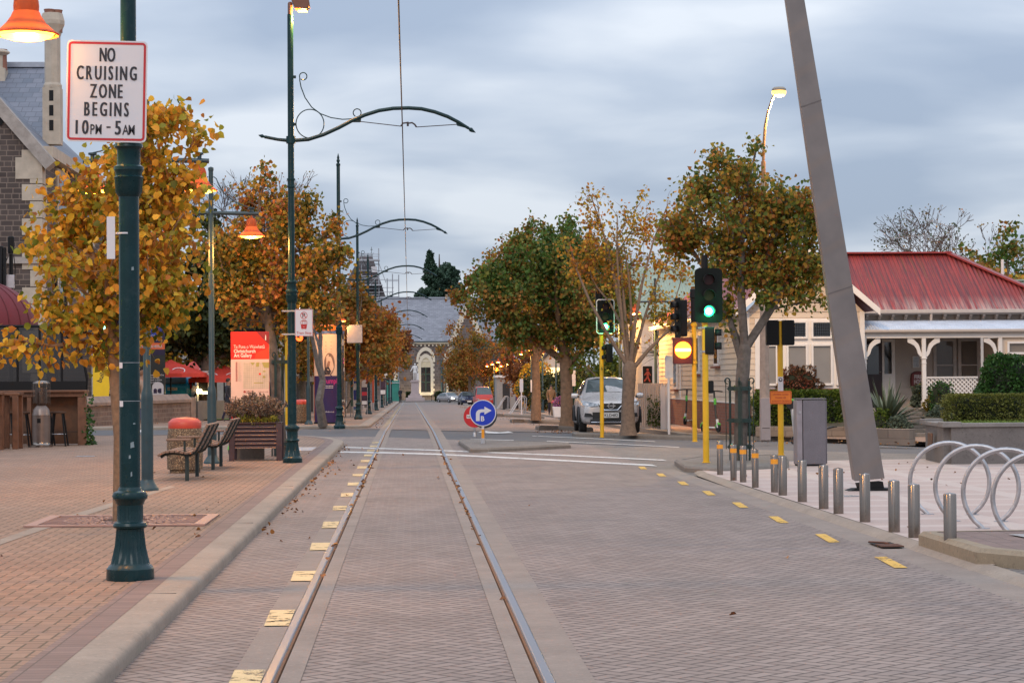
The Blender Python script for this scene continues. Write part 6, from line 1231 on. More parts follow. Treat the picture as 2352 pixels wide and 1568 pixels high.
# ---- near concrete wall, lawn bed
bp=[(9.45,37),(9.62,39.0),(11.4,43.8),(20,43.8),(20,37)]
t=thing('concrete_wall','stained grey concrete retaining wall with a coping at the plaza edge','wall',(9.45,37,.03)); b=WB(t)
def _stain(t_,P,c): return c
ms=_conc('stained_concrete',(.165,.145,.135),.6)
for p,q in zip(bp[-1:]+bp[:2],bp[:3]): b.bar((p[0],p[1],.36),(q[0],q[1],.36),.22,.68)
b.build('wall',ms,t,smooth=0); b=WB(t); b.bar((20,37,.73),(9.40,37,.73),.30,.07); b.bar((9.45,36.86,.73),(9.62,39.05,.73),.30,.07); b.box(9.28,9.62,36.83,37.17,.695,.79); b.box(9.47,9.82,38.9,39.3,.695,.80); b.build('coping',_conc('coping_concrete',(.23,.205,.19),.4),t,smooth=0,bevel=.012)
b=WB(t); b.box(9.30,9.325,37.7,38.0,.32,.58); b.build('plaque',mat('bronze_plaque',(.16,.09,.06),.45,.5),t,bevel=.006)
t=thing('lawn_bed','raised lawn behind the concrete wall','lawn',(14,40,.6)); t['kind']='structure'; b=WB(t); b.poly([(x,y,.70) for x,y in bp]); b.build('lawn',M_grass,t,smooth=0)
n=5200; P=np.stack([rng.uniform(9.6,15,n),rng.uniform(37.2,43.5,n),np.full(n,.70)],1); P=P[P[:,0]>9.7+np.maximum(0,(P[:,1]-39)*.38)]; n=len(P); A,B,Nn=orient(n,-2.0); v,f=leafverts(P,A*.25,B,Nn,rng.uniform(.03,.06,n)); stuff(npmesh('grass',v,f,leafmat('grass_blade',[(.08,.14,.02),(.16,.22,.04),(.22,.24,.06)],.25)))
# ================================================================ LEFT SIDE
M_bas=brickmat('basalt_stone',.46,.20,(.062,.045,.040),(.115,.085,.074),(.24,.18,.145),ms=.018,plane='xyz',noisy=.35,squash=.6,sqf=3); M_lime=mat('cream_limestone',(.48,.40,.315),.85,var=.14,scale=2.5,bump=.3,bscale=12,dirt=.3,dirtcol=(.36,.29,.23))
M_slate=brickmat('blue_slate',.42,.26,(.115,.13,.165),(.20,.20,.235),(.07,.075,.09),ms=.012,plane='xz',noisy=.3,rough=.55,grain=4); M_lead=mat('lead',(.33,.35,.40),.5,.2); M_terrapot=mat('terracotta_pot',(.28,.12,.08),.8)
H=thing('stone_hall','dark basalt gothic hall with cream quoins, slate roof and tall chimney','building',(-14,80,0)); Y=80; xr=hx(105,Y); xa=hx(-150,Y); ze=hz(352,Y); za=hz(55,Y)
b=WB(H); b.prism([(xa*2-xr,0),(xr,0),(xr,ze),(xa,za),(xa*2-xr,ze)],Y,Y+.5); b.box(xr-.5,xr,Y+.5,102,0,hz(385,86)); b.build('wall',M_bas,H,smooth=0)
b=WB(H); d=(Vector((xr,ze))-Vector((xa,za))).normalized(); nn=Vector((-d.y,d.x))
if nn.y<0: nn=-nn
p0=Vector((xr,ze))+d*.55; p1=Vector((xa,za)); b.prism([tuple(p0-nn*.22),tuple(p0+nn*.22),tuple(p1+nn*.22),tuple(p1-nn*.22)],Y-.22,Y+.6); b.build('coping',mat('grey_coping',(.36,.31,.275),.85,var=.2,scale=3,dirt=.5,dirtcol=(.2,.17,.15)),H,smooth=0)
z=0;i=0
while z<ze-.4:
    w=.72 if i%2 else .42; b=WB(H); b.box(xr-w,xr+.03,Y-.04,Y+.3,z+.012,z+.62); b.box(xr-.1,xr+.035,Y+.3,Y+.3+w,z+.012,z+.62); b.build('quoin',M_lime,H,smooth=0,bevel=.01); z+=.64;i+=1
b=WB(H); b.box(xr-.95,xr+.04,Y-.05,Y+.1,ze-.9,ze-.1); b.build('kneeler',M_lime,H,smooth=0); b=WB(H); b.box(xa*2-xr,xr+.12,Y-.14,Y+.2,hz(600,Y),hz(585,Y)); b.build('string_course',MATS['grey_coping'],H,smooth=0)
b=WB(H); b.lathe([(.28,-.06),(.30,.0),(.2,.03)],16,c=(0,0,0)); b.v=[(x+hx(8,Y)+14,y_*0+z-Y+Y-80+80-80-.0,0) if False else (x,y_,z) for x,y_,z in b.v]
b=WB(H); b.disc((hx(8,Y),Y-.06,hz(275,Y)),.20,16,0); b.disc((hx(8,Y),Y-.07,hz(275,Y)),.12,16,0); b.build('vent',M_blk,H,smooth=0)
for z0,y0,y1 in ((hz(720,85),83.5,85.5),(hz(560,85),83.5,85.5),(hz(720,90),88.5,90.5),(hz(560,92),90.5,92.5)):
    b=WB(H); b.box(xr,xr+.08,y0-.35,y1+.35,z0,z0+2.9); b.build('window_surround',M_lime,H,smooth=0); b=WB(H)
    for q in (0,1): b.box(xr+.06,xr+.09,y0+q*1.1,y0+q*1.1+.9,z0+.2,z0+2.6)
    b.build('pane',M_gldk,H,smooth=0)
b=WB(H); b.tube([(xr+.1,82.6,0),(xr+.1,82.6,hz(600,82))],.06,6); b.build('downpipe',M_blk,H)
b=WB(H); b.box(xr-.2,xr+.35,Y+.5,102,hz(385,86)-.1,hz(378,86)+.2); b.build('cornice',M_lime,H,smooth=0)
b=WB(H); b.quad((-30,86,hz(330,86)),(hx(112,88)+1.0,86,hz(330,86)),(hx(112,93),93,hz(151,93)),(-30,93,hz(151,93))); b.quad((xr+.3,80.6,hz(385,86)),(xr+.3,102,hz(385,86)),(xa,102,za-.5),(xa,80.6,za-.5)); b.build('roof',M_slate,H,smooth=0); b=WB(H); b.bar((-30,93,hz(150,93)+.05),(hx(113,93),93,hz(150,93)+.05),.35,.22); b.build('ridge',M_lead,H,smooth=0)
def chim(x0,x1,y0,y1,Yc,label='chimney',pots=3):
    xc=hx((x0+x1)/2,Yc); w=(x1-x0)*Yc/F; zt=hz(y0,Yc); z0=hz(y1,Yc); s=w/2
    b=WB(H); b.box(xc-s*1.05,xc+s*1.05,Yc-s,Yc+s,z0,z0+(zt-z0)*.42); b.lathe([(s*1.1,z0+(zt-z0)*.42),(s*1.12,z0+(zt-z0)*.44),(s*.95,z0+(zt-z0)*.46),(s*.95,z0+(zt-z0)*.80),(s*1.25,z0+(zt-z0)*.86),(s*1.45,z0+(zt-z0)*.89),(s*1.45,z0+(zt-z0)*.92),(s*1.2,zt*.5+(z0+(zt-z0)*.95)*.5)],8,c=(xc,Yc,0)); c=b.build('chimney',M_lime,H,smooth=0)
    for i in range(pots): b=WB(H); a=i*2.1; b.lathe([(.22,zt-.9),(.20,zt-.1),(.23,zt)],12,c=(xc+s*.55*math.cos(a),Yc+s*.5*math.sin(a),0)); b.build('chimney_pot',M_terrapot,c)
    b=WB(H)
    for k in range(3): zz_=z0+(zt-z0)*(.10+.11*k); b.box(xc-s*.25,xc+s*.25,Yc-s*1.04,Yc-s,zz_,zz_+.42)
    b.build('vent_slot',M_blk,c,smooth=0)
chim(112,150,22,330,86); chim(-14,26,112,190,92,pots=1)
# stone boundary wall, hoardings
a=Vector((-11.7,74,.12)); c=Vector((-9.05,88.5,.12)); t=thing('stone_wall','low rough stone wall with a sloping coping beside the blue car','wall',(a.x,a.y,.0)); d=(c-a); d.z=0; L=d.length; d.normalize(); n=Vector((d.y,-d.x,0)); hh=.62
ang=math.atan2(d.y,d.x); t.rotation_euler=(0,0,ang); m_rub=brickmat('rubble_stone',.42,.17,(.13,.09,.075),(.23,.165,.135),(.28,.22,.18),ms=.02,plane='xz',noisy=.5,local=True,bumpd=.03,squash=.7,sqf=2)
b=MB(); b.box(0,L,-.02,.35,-.1,.72); b.build('wall',m_rub,t,smooth=0); b=MB(); b.prism([(-.10,.72),(.42,.72),(.42,.86),(.25,1.06),(.10,1.06),(-.10,.84)],0,L,'yz'); b.v=[(x,y,z) for x,y,z in b.v]; b.build('coping',mat('wall_coping',(.25,.185,.15),.85,var=.25,scale=2),t,smooth=0,bevel=.01); b=MB(); b.box(L,L+.7,-.06,.5,-.1,.92); b.build('end_pier',MATS['wall_coping'],t,bevel=.03)
a=G(440,949,.1); c=G(540,943,.1); t=wallthing('concrete_wall','low concrete garden wall right of the rough stone wall',[(-8.9,89.5),(-6.6,97)],-.1,.75,.2,M_concd)
Yh=90.0; k=Yh/F; q=at(306,905,Yh); t=thing('hoarding','tall dark purple and black Arts Centre hoarding above the stone wall','hoarding',(q.x,Yh,0)); X=lambda x:(x-306)*k; Z=lambda y:hz(y,Yh)
mm=[mat('hoard_purple',(.022,.012,.05),.4),mat('hoard_black',(.02,.023,.022),.4,var=.25,scale=1.5),mat('hoard_orange',(.72,.14,.04),.4),M_sw,mat('hoard_blue',(.02,.045,.32),.4,var=.5,scale=3),mat('hoard_skin',(.25,.09,.05),.5,var=.4,scale=4)]
b=MB(); b.box(X(234),X(378),0,.15,Z(906),Z(690)); b.build('panel',mm[1],t); b=MB(); y=-.004
qd=lambda x0,y0,x1,y1,m,dy=0:b.quad((X(x0),y-dy,Z(y1)),(X(x1),y-dy,Z(y1)),(X(x1),y-dy,Z(y0)),(X(x0),y-dy,Z(y0)),m)
qd(234,690,378,810,0); qd(234,782,378,797,2,.003); qd(234,889,272,897,3,.003)
b.poly([(X(347),y-.004,Z(778)),(X(372),y-.004,Z(765)),(X(371),y-.004,Z(735)),(X(360),y-.004,Z(728)),(X(345),y-.004,Z(748))],4); b.disc((X(359),y-.005,Z(722)),9*k,16,5,sz=1.3)
for r in range(5,17,3): 
    o=[(X(330)+r*k*.9*math.cos(PI/3*i+PI/6),Z(730)+r*1.2*k*math.sin(PI/3*i+PI/6)) for i in range(6)]
    for i in range(6): b.bar((o[i][0],y-.003,o[i][1]),(o[(i+1)%6][0],y-.003,o[(i+1)%6][1]),.012,.004,4,up=(0,1,0))
b.disc((X(310),y-.004,Z(728)),5*k,6,2); b.disc((X(307),y-.004,Z(746)),4.5*k,8,4); b.poly([(X(363),y-.005,Z(765)),(X(367),y-.005,Z(765)),(X(365),y-.005,Z(770))],3)
b.poly([(X(349),y-.004,Z(905.5)),(X(375),y-.004,Z(905.5)),(X(375),y-.004,Z(882))]+[(X(362)+13*k*math.cos(a),y-.004,Z(882)+11*k*math.sin(a)) for a in lin(0,PI,14)]+[(X(349),y-.004,Z(882))],3)
b.poly([(X(352),y-.008,Z(897)),(X(360),y-.008,Z(897)),(X(360),y-.008,Z(890))]+[(X(356)+4*k*math.cos(a),y-.008,Z(890)+4*k*math.sin(a)) for a in lin(0,PI,8)],0); b.poly([(X(370),y-.008,Z(886)),(X(370),y-.008,Z(897))]+[(X(366)+5*k*math.cos(a),y-.008,Z(891.5)+5.5*k*math.sin(a)) for a in lin(-PI/2-.2,-PI*1.5+.2,8)],0)
for s,px,py,sz,al in (('RLY HISTORY CO   VE',302,769,.11,'l'),("THERFORD'S LI   SCIENCE.",302,777,.11,'l'),('OM 10AM-5PM    00 METRES',302,793,.12,'l'),('e Arts    Matatiki Toi Ora',323,857,.075,'l'),('ning     ood) through',323,863,.075,'l'),('ough    art and creative',323,868,.075,'l'),('   dance) and',335,873.5,.075,'l'),('M',241,849,.30,'l'),('2',241,862,.24,'l'),('artscentre.org',241,895.5,.10,'l'),('ruther',241,791,.10,'l')):
    b.text(s,X(px),y-.0075,Z(py),sz*1.25,3 if s!='artscentre.org' else 0,align='l',fit=min(70*k,None or 1e9) if len(s)>18 and py<800 else None,bold=.012)
b.text('The Arts Centre',X(354),y-.009,Z(901),.05,0,align='l')
b.build('printed_face',mm,t,smooth=0)
# yellow banner
Yb=80; k=Yb/F; q=at(226,870,Yb); t=thing('banner','yellow banner with black lettering beside the yellow pole','banner',(q.x+.15,Yb,.1)); X=lambda x:(x-229)*k; Z=lambda y:hz(y,Yb)-.1; b=MB(); b.prism([(X(208),Z(778)),(X(250),Z(772)),(X(247),Z(860)),(X(238),Z(965)),(X(206),Z(965))],0,.03); b.build('fabric',mat('banner_yellow',(.80,.50,.01),.6,var=.05),t,smooth=0)
b=MB(); b.text('building',0,0,0,.26,bold=.015,align='l'); a=R(68); b.v=[(X(226)+x*math.cos(a)-z*math.sin(a),-.006,Z(872)+x*math.sin(a)+z*math.cos(a)) for x,y,z in b.v]; b.build('lettering',M_sblk,t,smooth=0); b=MB(); b.tube([(X(206),.02,0),(X(206),.02,Z(770))],.03,6); b.build('pole',M_galv,t)
# ---- outdoor bar
Y=51.0; k=Y/F; M_wood=mat('bar_wood',(.15,.062,.03),.5,var=.3,scale=7); M_wdk=mat('dark_wood',(.07,.035,.02),.6,var=.3,scale=7)
t=thing('bar_counter','brown timber outdoor bar counter with a dark clear screen above it','bar',(hx(140,Y),Y,.1)); X=lambda x:(x-140)*k; Z=lambda y:hz(y,Y)-.1
b=MB(); b.box(X(-160),X(205),-.25,.45,Z(893),Z(888)); b.build('counter_top',M_wood,t,bevel=.01); b=MB(); b.box(X(-160),X(203),-.16,.4,Z(903),Z(893)); b.build('apron',M_wood,t); b=MB(); b.box(X(-160),X(200),.30,.36,.02,Z(903)); b.build('back_panel',mat('bar_panel',(.13,.06,.03),.7,var=.3,scale=6),t,smooth=0)
for x in (78,192,201): b=MB(); b.box(X(x)-.05,X(x)+.05,-.15,-.05,0,Z(904)); b.build('leg',M_wood,t,bevel=.006)
b=MB(); b.box(X(-160),X(190),-.05,.0,Z(985),Z(981)); b.build('foot_rail',M_wdk,t)
scr=lambda:[(X(-160),Z(888)),(X(205),Z(888)),(X(205),Z(862)),(X(200),Z(835)),(X(190),Z(806)),(X(175),Z(780)),(X(155),Z(760)),(X(130),Z(748)),(X(95),Z(742)),(X(-160),Z(742))]
b=MB(); b.poly([(a,.10,c) for a,c in scr()]); w=b.build('screen_pane',glass('screen_dark',(.010,.008,.009),.93,.15),t,smooth=0); b=MB(); s=scr(); b.tube([(a,.10,c) for a,c in s],.035,6)
for x in (48,98,148): b.tube([(X(x),.10,Z(888)),(X(x),.10,Z(745 if x<120 else 757))],.03,6)
b.box(X(-160),X(204),.06,.14,Z(890),Z(868)); b.build('screen_frame',M_blk,t)
def tall_table(label,x0,x1,y0,base,Yt):
    k=Yt/F; t=thing('tall_table',label,'table',(hx((x0+x1)/2,Yt),Yt,.1),group='tall timber tables at the outdoor bar'); w=(x1-x0)*k/2; h=hz(y0,Yt)-.1; b=MB(); b.box(-w,w,-.35,.35,h-.06,h); b.build('table_top',M_wood,t,bevel=.008)
    for s in (-1,1):
        for q in (-1,1): b=MB(); b.box(s*(w-.08)-.06,s*(w-.08)+.06,q*.28-.06,q*.28+.06,0,h-.06); b.build('leg',M_wood,t,bevel=.006)
tall_table('tall timber table left of the patio heater',12,58,893,1020,48.5); tall_table('tall timber table cut by the left edge of the view',-50,13,892,1025,47.5)
def stool(label,x,Ys):
    t=thing('bar_stool',label,'stool',(hx(x,Ys),Ys,.1),group='dark bar stools'); b=MB(); b.lathe([(.17,.76),(.18,.78),(.18,.80),(.02,.81)],18); b.build('seat',M_wdk,t)
    for sx in (-1,1):
        for sy in (-1,1): b=MB(); b.tube([(sx*.10,sy*.10,.76),(sx*.19,sy*.19,0)],.022,6); b.build('leg',M_blk,t)
    b=MB(); b.tube([(.165*math.cos(a),.165*math.sin(a),.28) for a in lin(0,2*PI,16)],.010,5); b.build('foot_ring',M_galv,t)
for x,Ys,l in ((142,50.2,'dark bar stool right of the patio heater'),(112,50.6,'dark bar stool behind the patio heater'),(60,49.8,'dark bar stool right of the tall table'),(26,50.2,'dark bar stool behind the tall table')): stool(l,x,Ys)
Yt=49.6; k=Yt/F; t=thing('patio_heater','stainless patio heater with a glass-and-wire cage top at the bar','heater',(hx(103,Yt),Yt,.1)); b=MB(); b.lathe([(.25,0),(.25,.05),(.22,.07),(.21,.09),(.21,.12)],28); b.build('base',M_stain,t); mh=mat('heater_steel',(.20,.155,.135),.38,.6,var=.08); b=MB(); b.lathe([(.205,.10),(.205,.72),(.21,.725),(.21,.74),(.20,.76),(.185,.86),(.13,.93),(.11,.95)],28); b.box(-.06,.02,-.21,-.19,.56,.66,1); b.build('body',[mh,M_blk],t)
b=MB(); b.lathe([(.09,.93),(.11,1.0),(.14,1.04),(.14,1.36),(.10,1.40)],20); b.build('burner',mat('burner_dark',(.12,.09,.08),.3,.8),t); b=MB()
for i in range(26): z=1.02+i*.017; b.lathe([(.205,z),(.205,z+.004)],28,cap=False)
for i in range(8): a=2*PI*i/8; b.tube([(.205*math.cos(a),.205*math.sin(a),.97),(.205*math.cos(a),.205*math.sin(a),1.47)],.004,4)
b.build('wire_cage',M_stain,t); b=MB(); b.lathe([(.205,1.46),(.20,1.49),(.16,1.52),(.02,1.535)],28); b.build('top',M_stain,t)
# maroon awning and things on it
Y=52.4; t=thing('awning','maroon barrel awning with seams over the outdoor bar','awning',(hx(-60,Y),Y,hz(745,Y))); k=Y/F; rx,rz,ry=146*k,112*k,1.3; b=MB(); n=16; vs=[]
for y in (.7,0.0):
    for a in lin(0,PI/2,n): vs.append((rx*math.cos(a),y,rz*math.sin(a)))
b.add(vs,[(i,i+1,n+2+i,n+1+i) for i in range(n)]); m_=10; vs=[]
EP=lambda a,q:(rx*math.cos(a)*math.cos(q),-ry*math.cos(a)*math.sin(q),rz*math.sin(a))
for q in lin(0,PI/2,m_):
    for a in lin(0,PI/2,n): vs.append(EP(a,q))
b.add(vs,[(i*(n+1)+j,i*(n+1)+j+1,(i+1)*(n+1)+j+1,(i+1)*(n+1)+j) for i in range(m_) for j in range(n)])
m_aw=mat('awning_maroon',(.15,.022,.03),.8,var=.12,scale=2.5); b.build('fabric',m_aw,t,smooth=60); b=MB()
for q in (.22,.5,.75,1.0,1.25,1.45): b.tube([tuple(Vector(EP(a,q))*1.002) for a in lin(0,PI/2,14)],.014,5)
b.tube([tuple(Vector(EP(0,q))*1.003) for q in lin(0,PI/2,12)],.02,5); b.build('seam',mat('awning_seam',(.10,.016,.02),.8),t); b=MB(); b.box(-2,rx,-.02,.7,-.07,-.01); b.build('valance_bar',mat('grey_bar',(.30,.26,.25),.5,.3),t)
Y=54; k=Y/F; t=thing('antenna_mast','black cylindrical antenna on a post with a small grey box above the awning','antenna',(hx(36,Y),Y,.1)); b=MB(); b.tube([(0,0,0),(0,0,hz(578,Y)-.1)],.05,8); b.build('post',M_blk,t); b=MB(); b.lathe([(.075,hz(577,Y)-.1),(.08,hz(572,Y)-.1),(.08,hz(540,Y)-.1),(.06,hz(538,Y)-.1)],18); b.build('antenna',M_blk,t); b=MB(); b.box(-.13,.10,-.16,-.05,hz(656,Y)-.1,hz(626,Y)-.1); b.build('grey_box',mat('pale_box',(.45,.42,.44),.5),t,bevel=.01); b=MB(); b.tube([(-.1,-.06,hz(626,Y)-.1),(-.13,-.08,hz(600,Y)-.1),(-.06,-.08,hz(585,Y)-.1)],.012,5); b.tube([(.1,-.06,hz(650,Y)-.1),(.12,-.08,hz(610,Y)-.1),(.08,-.08,hz(580,Y)-.1)],.012,5); b.build('cable',M_blk,t)
t=thing('loudspeaker','black loudspeaker panel at the left edge above the awning','loudspeaker',(hx(5,Y),Y-.3,hz(605,Y))); b=MB(); b.box(-.5,.18,0,.2,-.48,.48); b.build('cabinet',M_blk,t,bevel=.02); b=MB(); b.box(.20,.25,.02,.2,-.5,.45); b.build('bracket',M_blk,t)
t=thing('sandwich_board','dark timber sandwich board cut by the left edge','sign board',(hx(-4,45.5),45.5,.1)); b=MB(); b.prism([(-.45,0),(.08,0),(.0,1.15),(-.45,1.15)],0,.06); b.build('board',M_wdk,t,bevel=.01); b=MB(); b.bar((.08,.03,0),(.0,.03,1.15),.05,.07); b.build('frame',M_wood,t)
P=np.stack([np.full(160,hx(206,51))+rng.uniform(-.05,.14,160),rng.uniform(50.7,51.4,160),.1+rng.random(160)**1.5*1.2],1); A,B,Nn=orient(160,.5); v,f=leafverts(P,A,B,Nn,rng.uniform(.05,.1,160)); tag(npmesh('ivy',v,f,L_bush),'straggling ivy at the right end of the bar counter','climbing plant')
# umbrellas, lit frame
M_um=mat('umbrella_red',(.62,.055,.035),.7,var=.1,scale=3)
for (x,y0,Yu,r,l) in ((396,820,96,1.35,'red market umbrella with a white oval emblem above the blue car'),(455,821,104,1.5,'red market umbrella partly behind the yew trunk'),(517,833,98,1.35,'red market umbrella just left of the red map sign')):
    zt=hz(y0,Yu); t=thing('market_umbrella',l,'umbrella',(hx(x,Yu),Yu,0),group='red market umbrellas'); b=MB(); b.tube([(0,0,-.2),(0,0,zt)],.03,8); b.build('pole',M_blk,t); b=MB(); n=8; ro=[(r*1.25*math.cos(2*PI*(i+.5)/n),r*1.25*math.sin(2*PI*(i+.5)/n)) for i in range(n)]
    vs=[(0,0,zt)]+[(x_*.16,y_*.16,zt-.13) for x_,y_ in ro]+[(x_*.2,y_*.2,zt-.10-.05) for x_,y_ in ro]+[(x_,y_,zt-.62) for x_,y_ in ro]+[(x_,y_,zt-.80) for x_,y_ in ro]
    fs=[(0,1+i,1+(i+1)%n) for i in range(n)]+[(1+n*j+i,1+n*j+(i+1)%n,1+n*(j+1)+(i+1)%n,1+n*(j+1)+i) for j in range(3) for i in range(n)]; b.add(vs,fs); c=b.build('canopy',M_um,t,smooth=0); b=MB()
    for a0 in (-PI/2-.42,-PI/2+.42):
        cx,cy=r*.78*math.cos(a0),r*.9*math.sin(a0); u=Vector((-math.sin(-PI/2),math.cos(-PI/2),0)); vv=Vector((0,.45,.36)); cc=Vector((cx*1.1,cy*1.02-.06,zt-.50)); o=[cc+Vector((1,0,0))*.30*math.cos(q)+vv*.38*math.sin(q) for q in lin(0,2*PI,18)[:-1]]; i_=[cc+Vector((1,0,0))*.25*math.cos(q)+vv*.31*math.sin(q) for q in lin(0,2*PI,18)[:-1]]
        m_=len(o); b.add([tuple(p) for p in o+i_],[(j,(j+1)%m_,m_+(j+1)%m_,m_+j) for j in range(m_)])
        for dz in (-.09,.02,.12): b.bar(cc+vv*dz*.9-Vector((.16,0,0)),cc+vv*dz*.9+Vector((.16,0,0)),.05,.006)
    b.build('emblem',M_sw,c,smooth=0)
Y=97; t=thing('lit_frame','white upright frame with a small bright floodlight beside the blue car','light frame',(hx(470,Y),Y,0)); k=Y/F; b=MB(); b.box(-.30,-.22,0,.08,0,hz(848,Y)); b.box(.20,.28,0,.08,0,hz(848,Y)); b.box(-.30,.28,0,.08,hz(851,Y),hz(847,Y)); b.build('frame',M_sw,t); b=MB(); b.box(-.20,.18,.02,.05,hz(902,Y),hz(853,Y)); b.build('panel',M_blk,t); b=MB(); b.lathe([(.10,-.1),(.13,0),(.10,.1)],12,c=(-.18,-.1,hz(893,Y))); b.box(-.05,.28,-.05,-.02,hz(899,Y),hz(894,Y)); b.build('bulb',emit('flood_yellow',(1,.78,.35),14),t)
# low grey building behind the umbrellas
t=thing('low_building','long low grey building behind the red umbrellas','building',(-9,125,0)); b=WB(t); b.box(-20,-4.5,122,130,-.3,hz(735,122)); b.build('wall',mat('grey_render',(.30,.28,.275),.8),t,smooth=0); b=WB(t)
for i in range(7): b.box(-18+i*1.9,-16.9+i*1.9,121.95,122,-.2,1.5)
b.build('opening',M_inside,t,smooth=0); b=WB(t); b.box(-20.3,-4.2,121.4,130,hz(832,121),hz(826,121)); b.build('canopy_roof',M_blk,t,smooth=0)
b=MB(); b.poly([(-12,90,-.02),(-5.3,90,-.02),(-6,121,-.2),(-16,121,-.2)]); struct(b.build('lawn',M_grass,smooth=0))
# ================================================================ ADVERTISING COLUMN, FAR LEFT PANELS
Y=78; k=Y/F; cx=(757-940)*k; t=thing('advertising_column','tall advertising column with an orange trim, peach concert poster and purple posters','advertising column',(cx,Y,gz(cx,Y)+.1)); g0=t.location.z
Z=lambda y:hz(y,Y)-g0; X=lambda x:(x-757)*k
mo=mat('column_orange',(.62,.16,.02),.5,var=.08); mm=[mat('poster_peach',(.72,.50,.36),.5,var=.05),mat('poster_purple',(.030,.014,.085),.45),mat('poster_black',(.015,.013,.022),.4),mat('poster_pink',(.62,.03,.22),.5),M_sw,mat('poster_orange',(.62,.10,.03),.5),mat('poster_bronze',(.22,.13,.10),.5,var=.2),mat('poster_skin',(.33,.16,.10),.6),mat('poster_dark',(.03,.022,.028),.6),mat('poster_pale',(.50,.46,.40),.5),mat('poster_blue',(.06,.12,.30),.5,var=.6,scale=6)]
def ring(rr,z0,z1,n=40): b=MB(); b.lathe([(rr,z0),(rr,z1)],n); return b
ew=lambda:None
def ell(b,r,z0,z1,m=0,a0=0,a1=2*PI,n=40,dy=0):
    vs=[]
    for i in range(n+1):
        a=a0+(a1-a0)*i/n
        for z in (z0,z1): vs.append((r*math.cos(a),r*math.sin(a)+dy,z))
    b.add(vs,[(2*i,2*i+2,2*i+3,2*i+1) for i in range(n)],m)
rr=.545
b=MB(); b.lathe([(rr-.02,.12),(rr-.02,Z(752))],40); b.build('drum',M_blk,t)
b=MB(); b.lathe([(rr+.03,.0),(rr+.03,.05),(rr-.03,.06),(rr-.03,.12)],40); b.build('base',M_blk,t)
b=MB(); b.lathe([(rr+.03,Z(757)),(rr+.035,Z(752)),(rr+.05,Z(748)),(rr+.05,Z(745)),(rr-.05,Z(744))],40); b.build('cap',mo,t); b=MB(); ell(b,rr+.004,Z(764),Z(757)); b.build('frieze',mm[10],t)
b=MB()
for a in (-PI*1.0,-PI*.30): b.box(rr*math.cos(a)-.02,rr*math.cos(a)+.02,rr*math.sin(a)-.03,rr*math.sin(a)+.01,.1,Z(757))
b.build('corner_trim',mo,t)
b=MB(); A0,A1=-PI*.97,-PI*.31; ell(b,rr+.006,Z(860),Z(765),0,A0,A1); ell(b,rr+.006,Z(968),Z(860),1,A0,A1); ell(b,rr+.006,Z(915),Z(765),2,A1+.06,.1); ell(b,rr+.006,Z(968),Z(915),9,A1+.06,.1)
def onc(b,pts,m,dr=.012):
    """points (angle-wise x offset in m on the face, z) wrapped on the drum"""
    b.poly([((rr+dr)*math.sin(x/rr),-(rr+dr)*math.cos(x/rr),z) for x,z in pts],m)
def wrap_text(b,s,x,z,size,m,fit=None,bold=.01,dr=.014):
    v,f,a,c=textgeo(s,bold); sx=fit/((c-a)*size) if fit else 1; b.add([((rr+dr)*math.sin((x+(p[0]-a)*size*sx)/rr),-(rr+dr)*math.cos((x+(p[0]-a)*size*sx)/rr),z+p[1]*size) for p in v],f,m)
onc(b,[(.02+.19*math.cos(q),Z(833)+.40*math.sin(q)) for q in lin(0,2*PI,22)],6); onc(b,[(-.20,Z(858)),(-.14,Z(842)),(-.03,Z(836)),(.08,Z(850)),(.0,Z(858))],8,.016); onc(b,[(-.10,Z(842)),(-.03,Z(826)),(.05,Z(827)),(.02,Z(838))],7,.018); onc(b,[(-.42,Z(868)),(-.15,Z(858)),(.02,Z(855)),(.14,Z(861)),(.14,Z(868))],1,.010)
wrap_text(b,'60',-.42,Z(778),.28,5,.20); wrap_text(b,'triumph',-.30,Z(877),.26,3,.66)
for s,y,w,m in (('SYMPHONY CHORUS',884,.45,4),('ENJOY THE ORCHESTRA',888,.45,4),):
    for i in range(8): onc(b,[(-.28+i*.055,Z(y)),(-.24+i*.055,Z(y)),(-.24+i*.055,Z(y-1.8)),(-.28+i*.055,Z(y-1.8))],4)
for s,y in (('Sat',908),('18 N',915),('7:30',922)): wrap_text(b,s,-.45,Z(y),.12,3,.15)
wrap_text(b,'atfinda.co.nz',-.16,Z(943),.075,4,.34); wrap_text(b,'Book n',-.45,Z(941),.07,4); wrap_text(b,'or 080',-.45,Z(947),.07,4); wrap_text(b,'Tickets',-.45,Z(932),.07,4)
for y in (784,792,800,806): onc(b,[(-.12,Z(y)),(.10,Z(y)),(.10,Z(y-1)),(-.12,Z(y-1))],5)
wrap_text(b,'A',.46,Z(792),.35,4,.10); wrap_text(b,'B',.57,Z(790),.30,4,.10); wrap_text(b,'G',.55,Z(806),.25,10,.10)
for y in (824,832): onc(b,[(.62,Z(y)),(.72,Z(y)),(.72,Z(y-4)),(.62,Z(y-4))],3)
onc(b,[(.66,Z(850)),(.74,Z(850)),(.74,Z(842)),(.66,Z(842))],4)
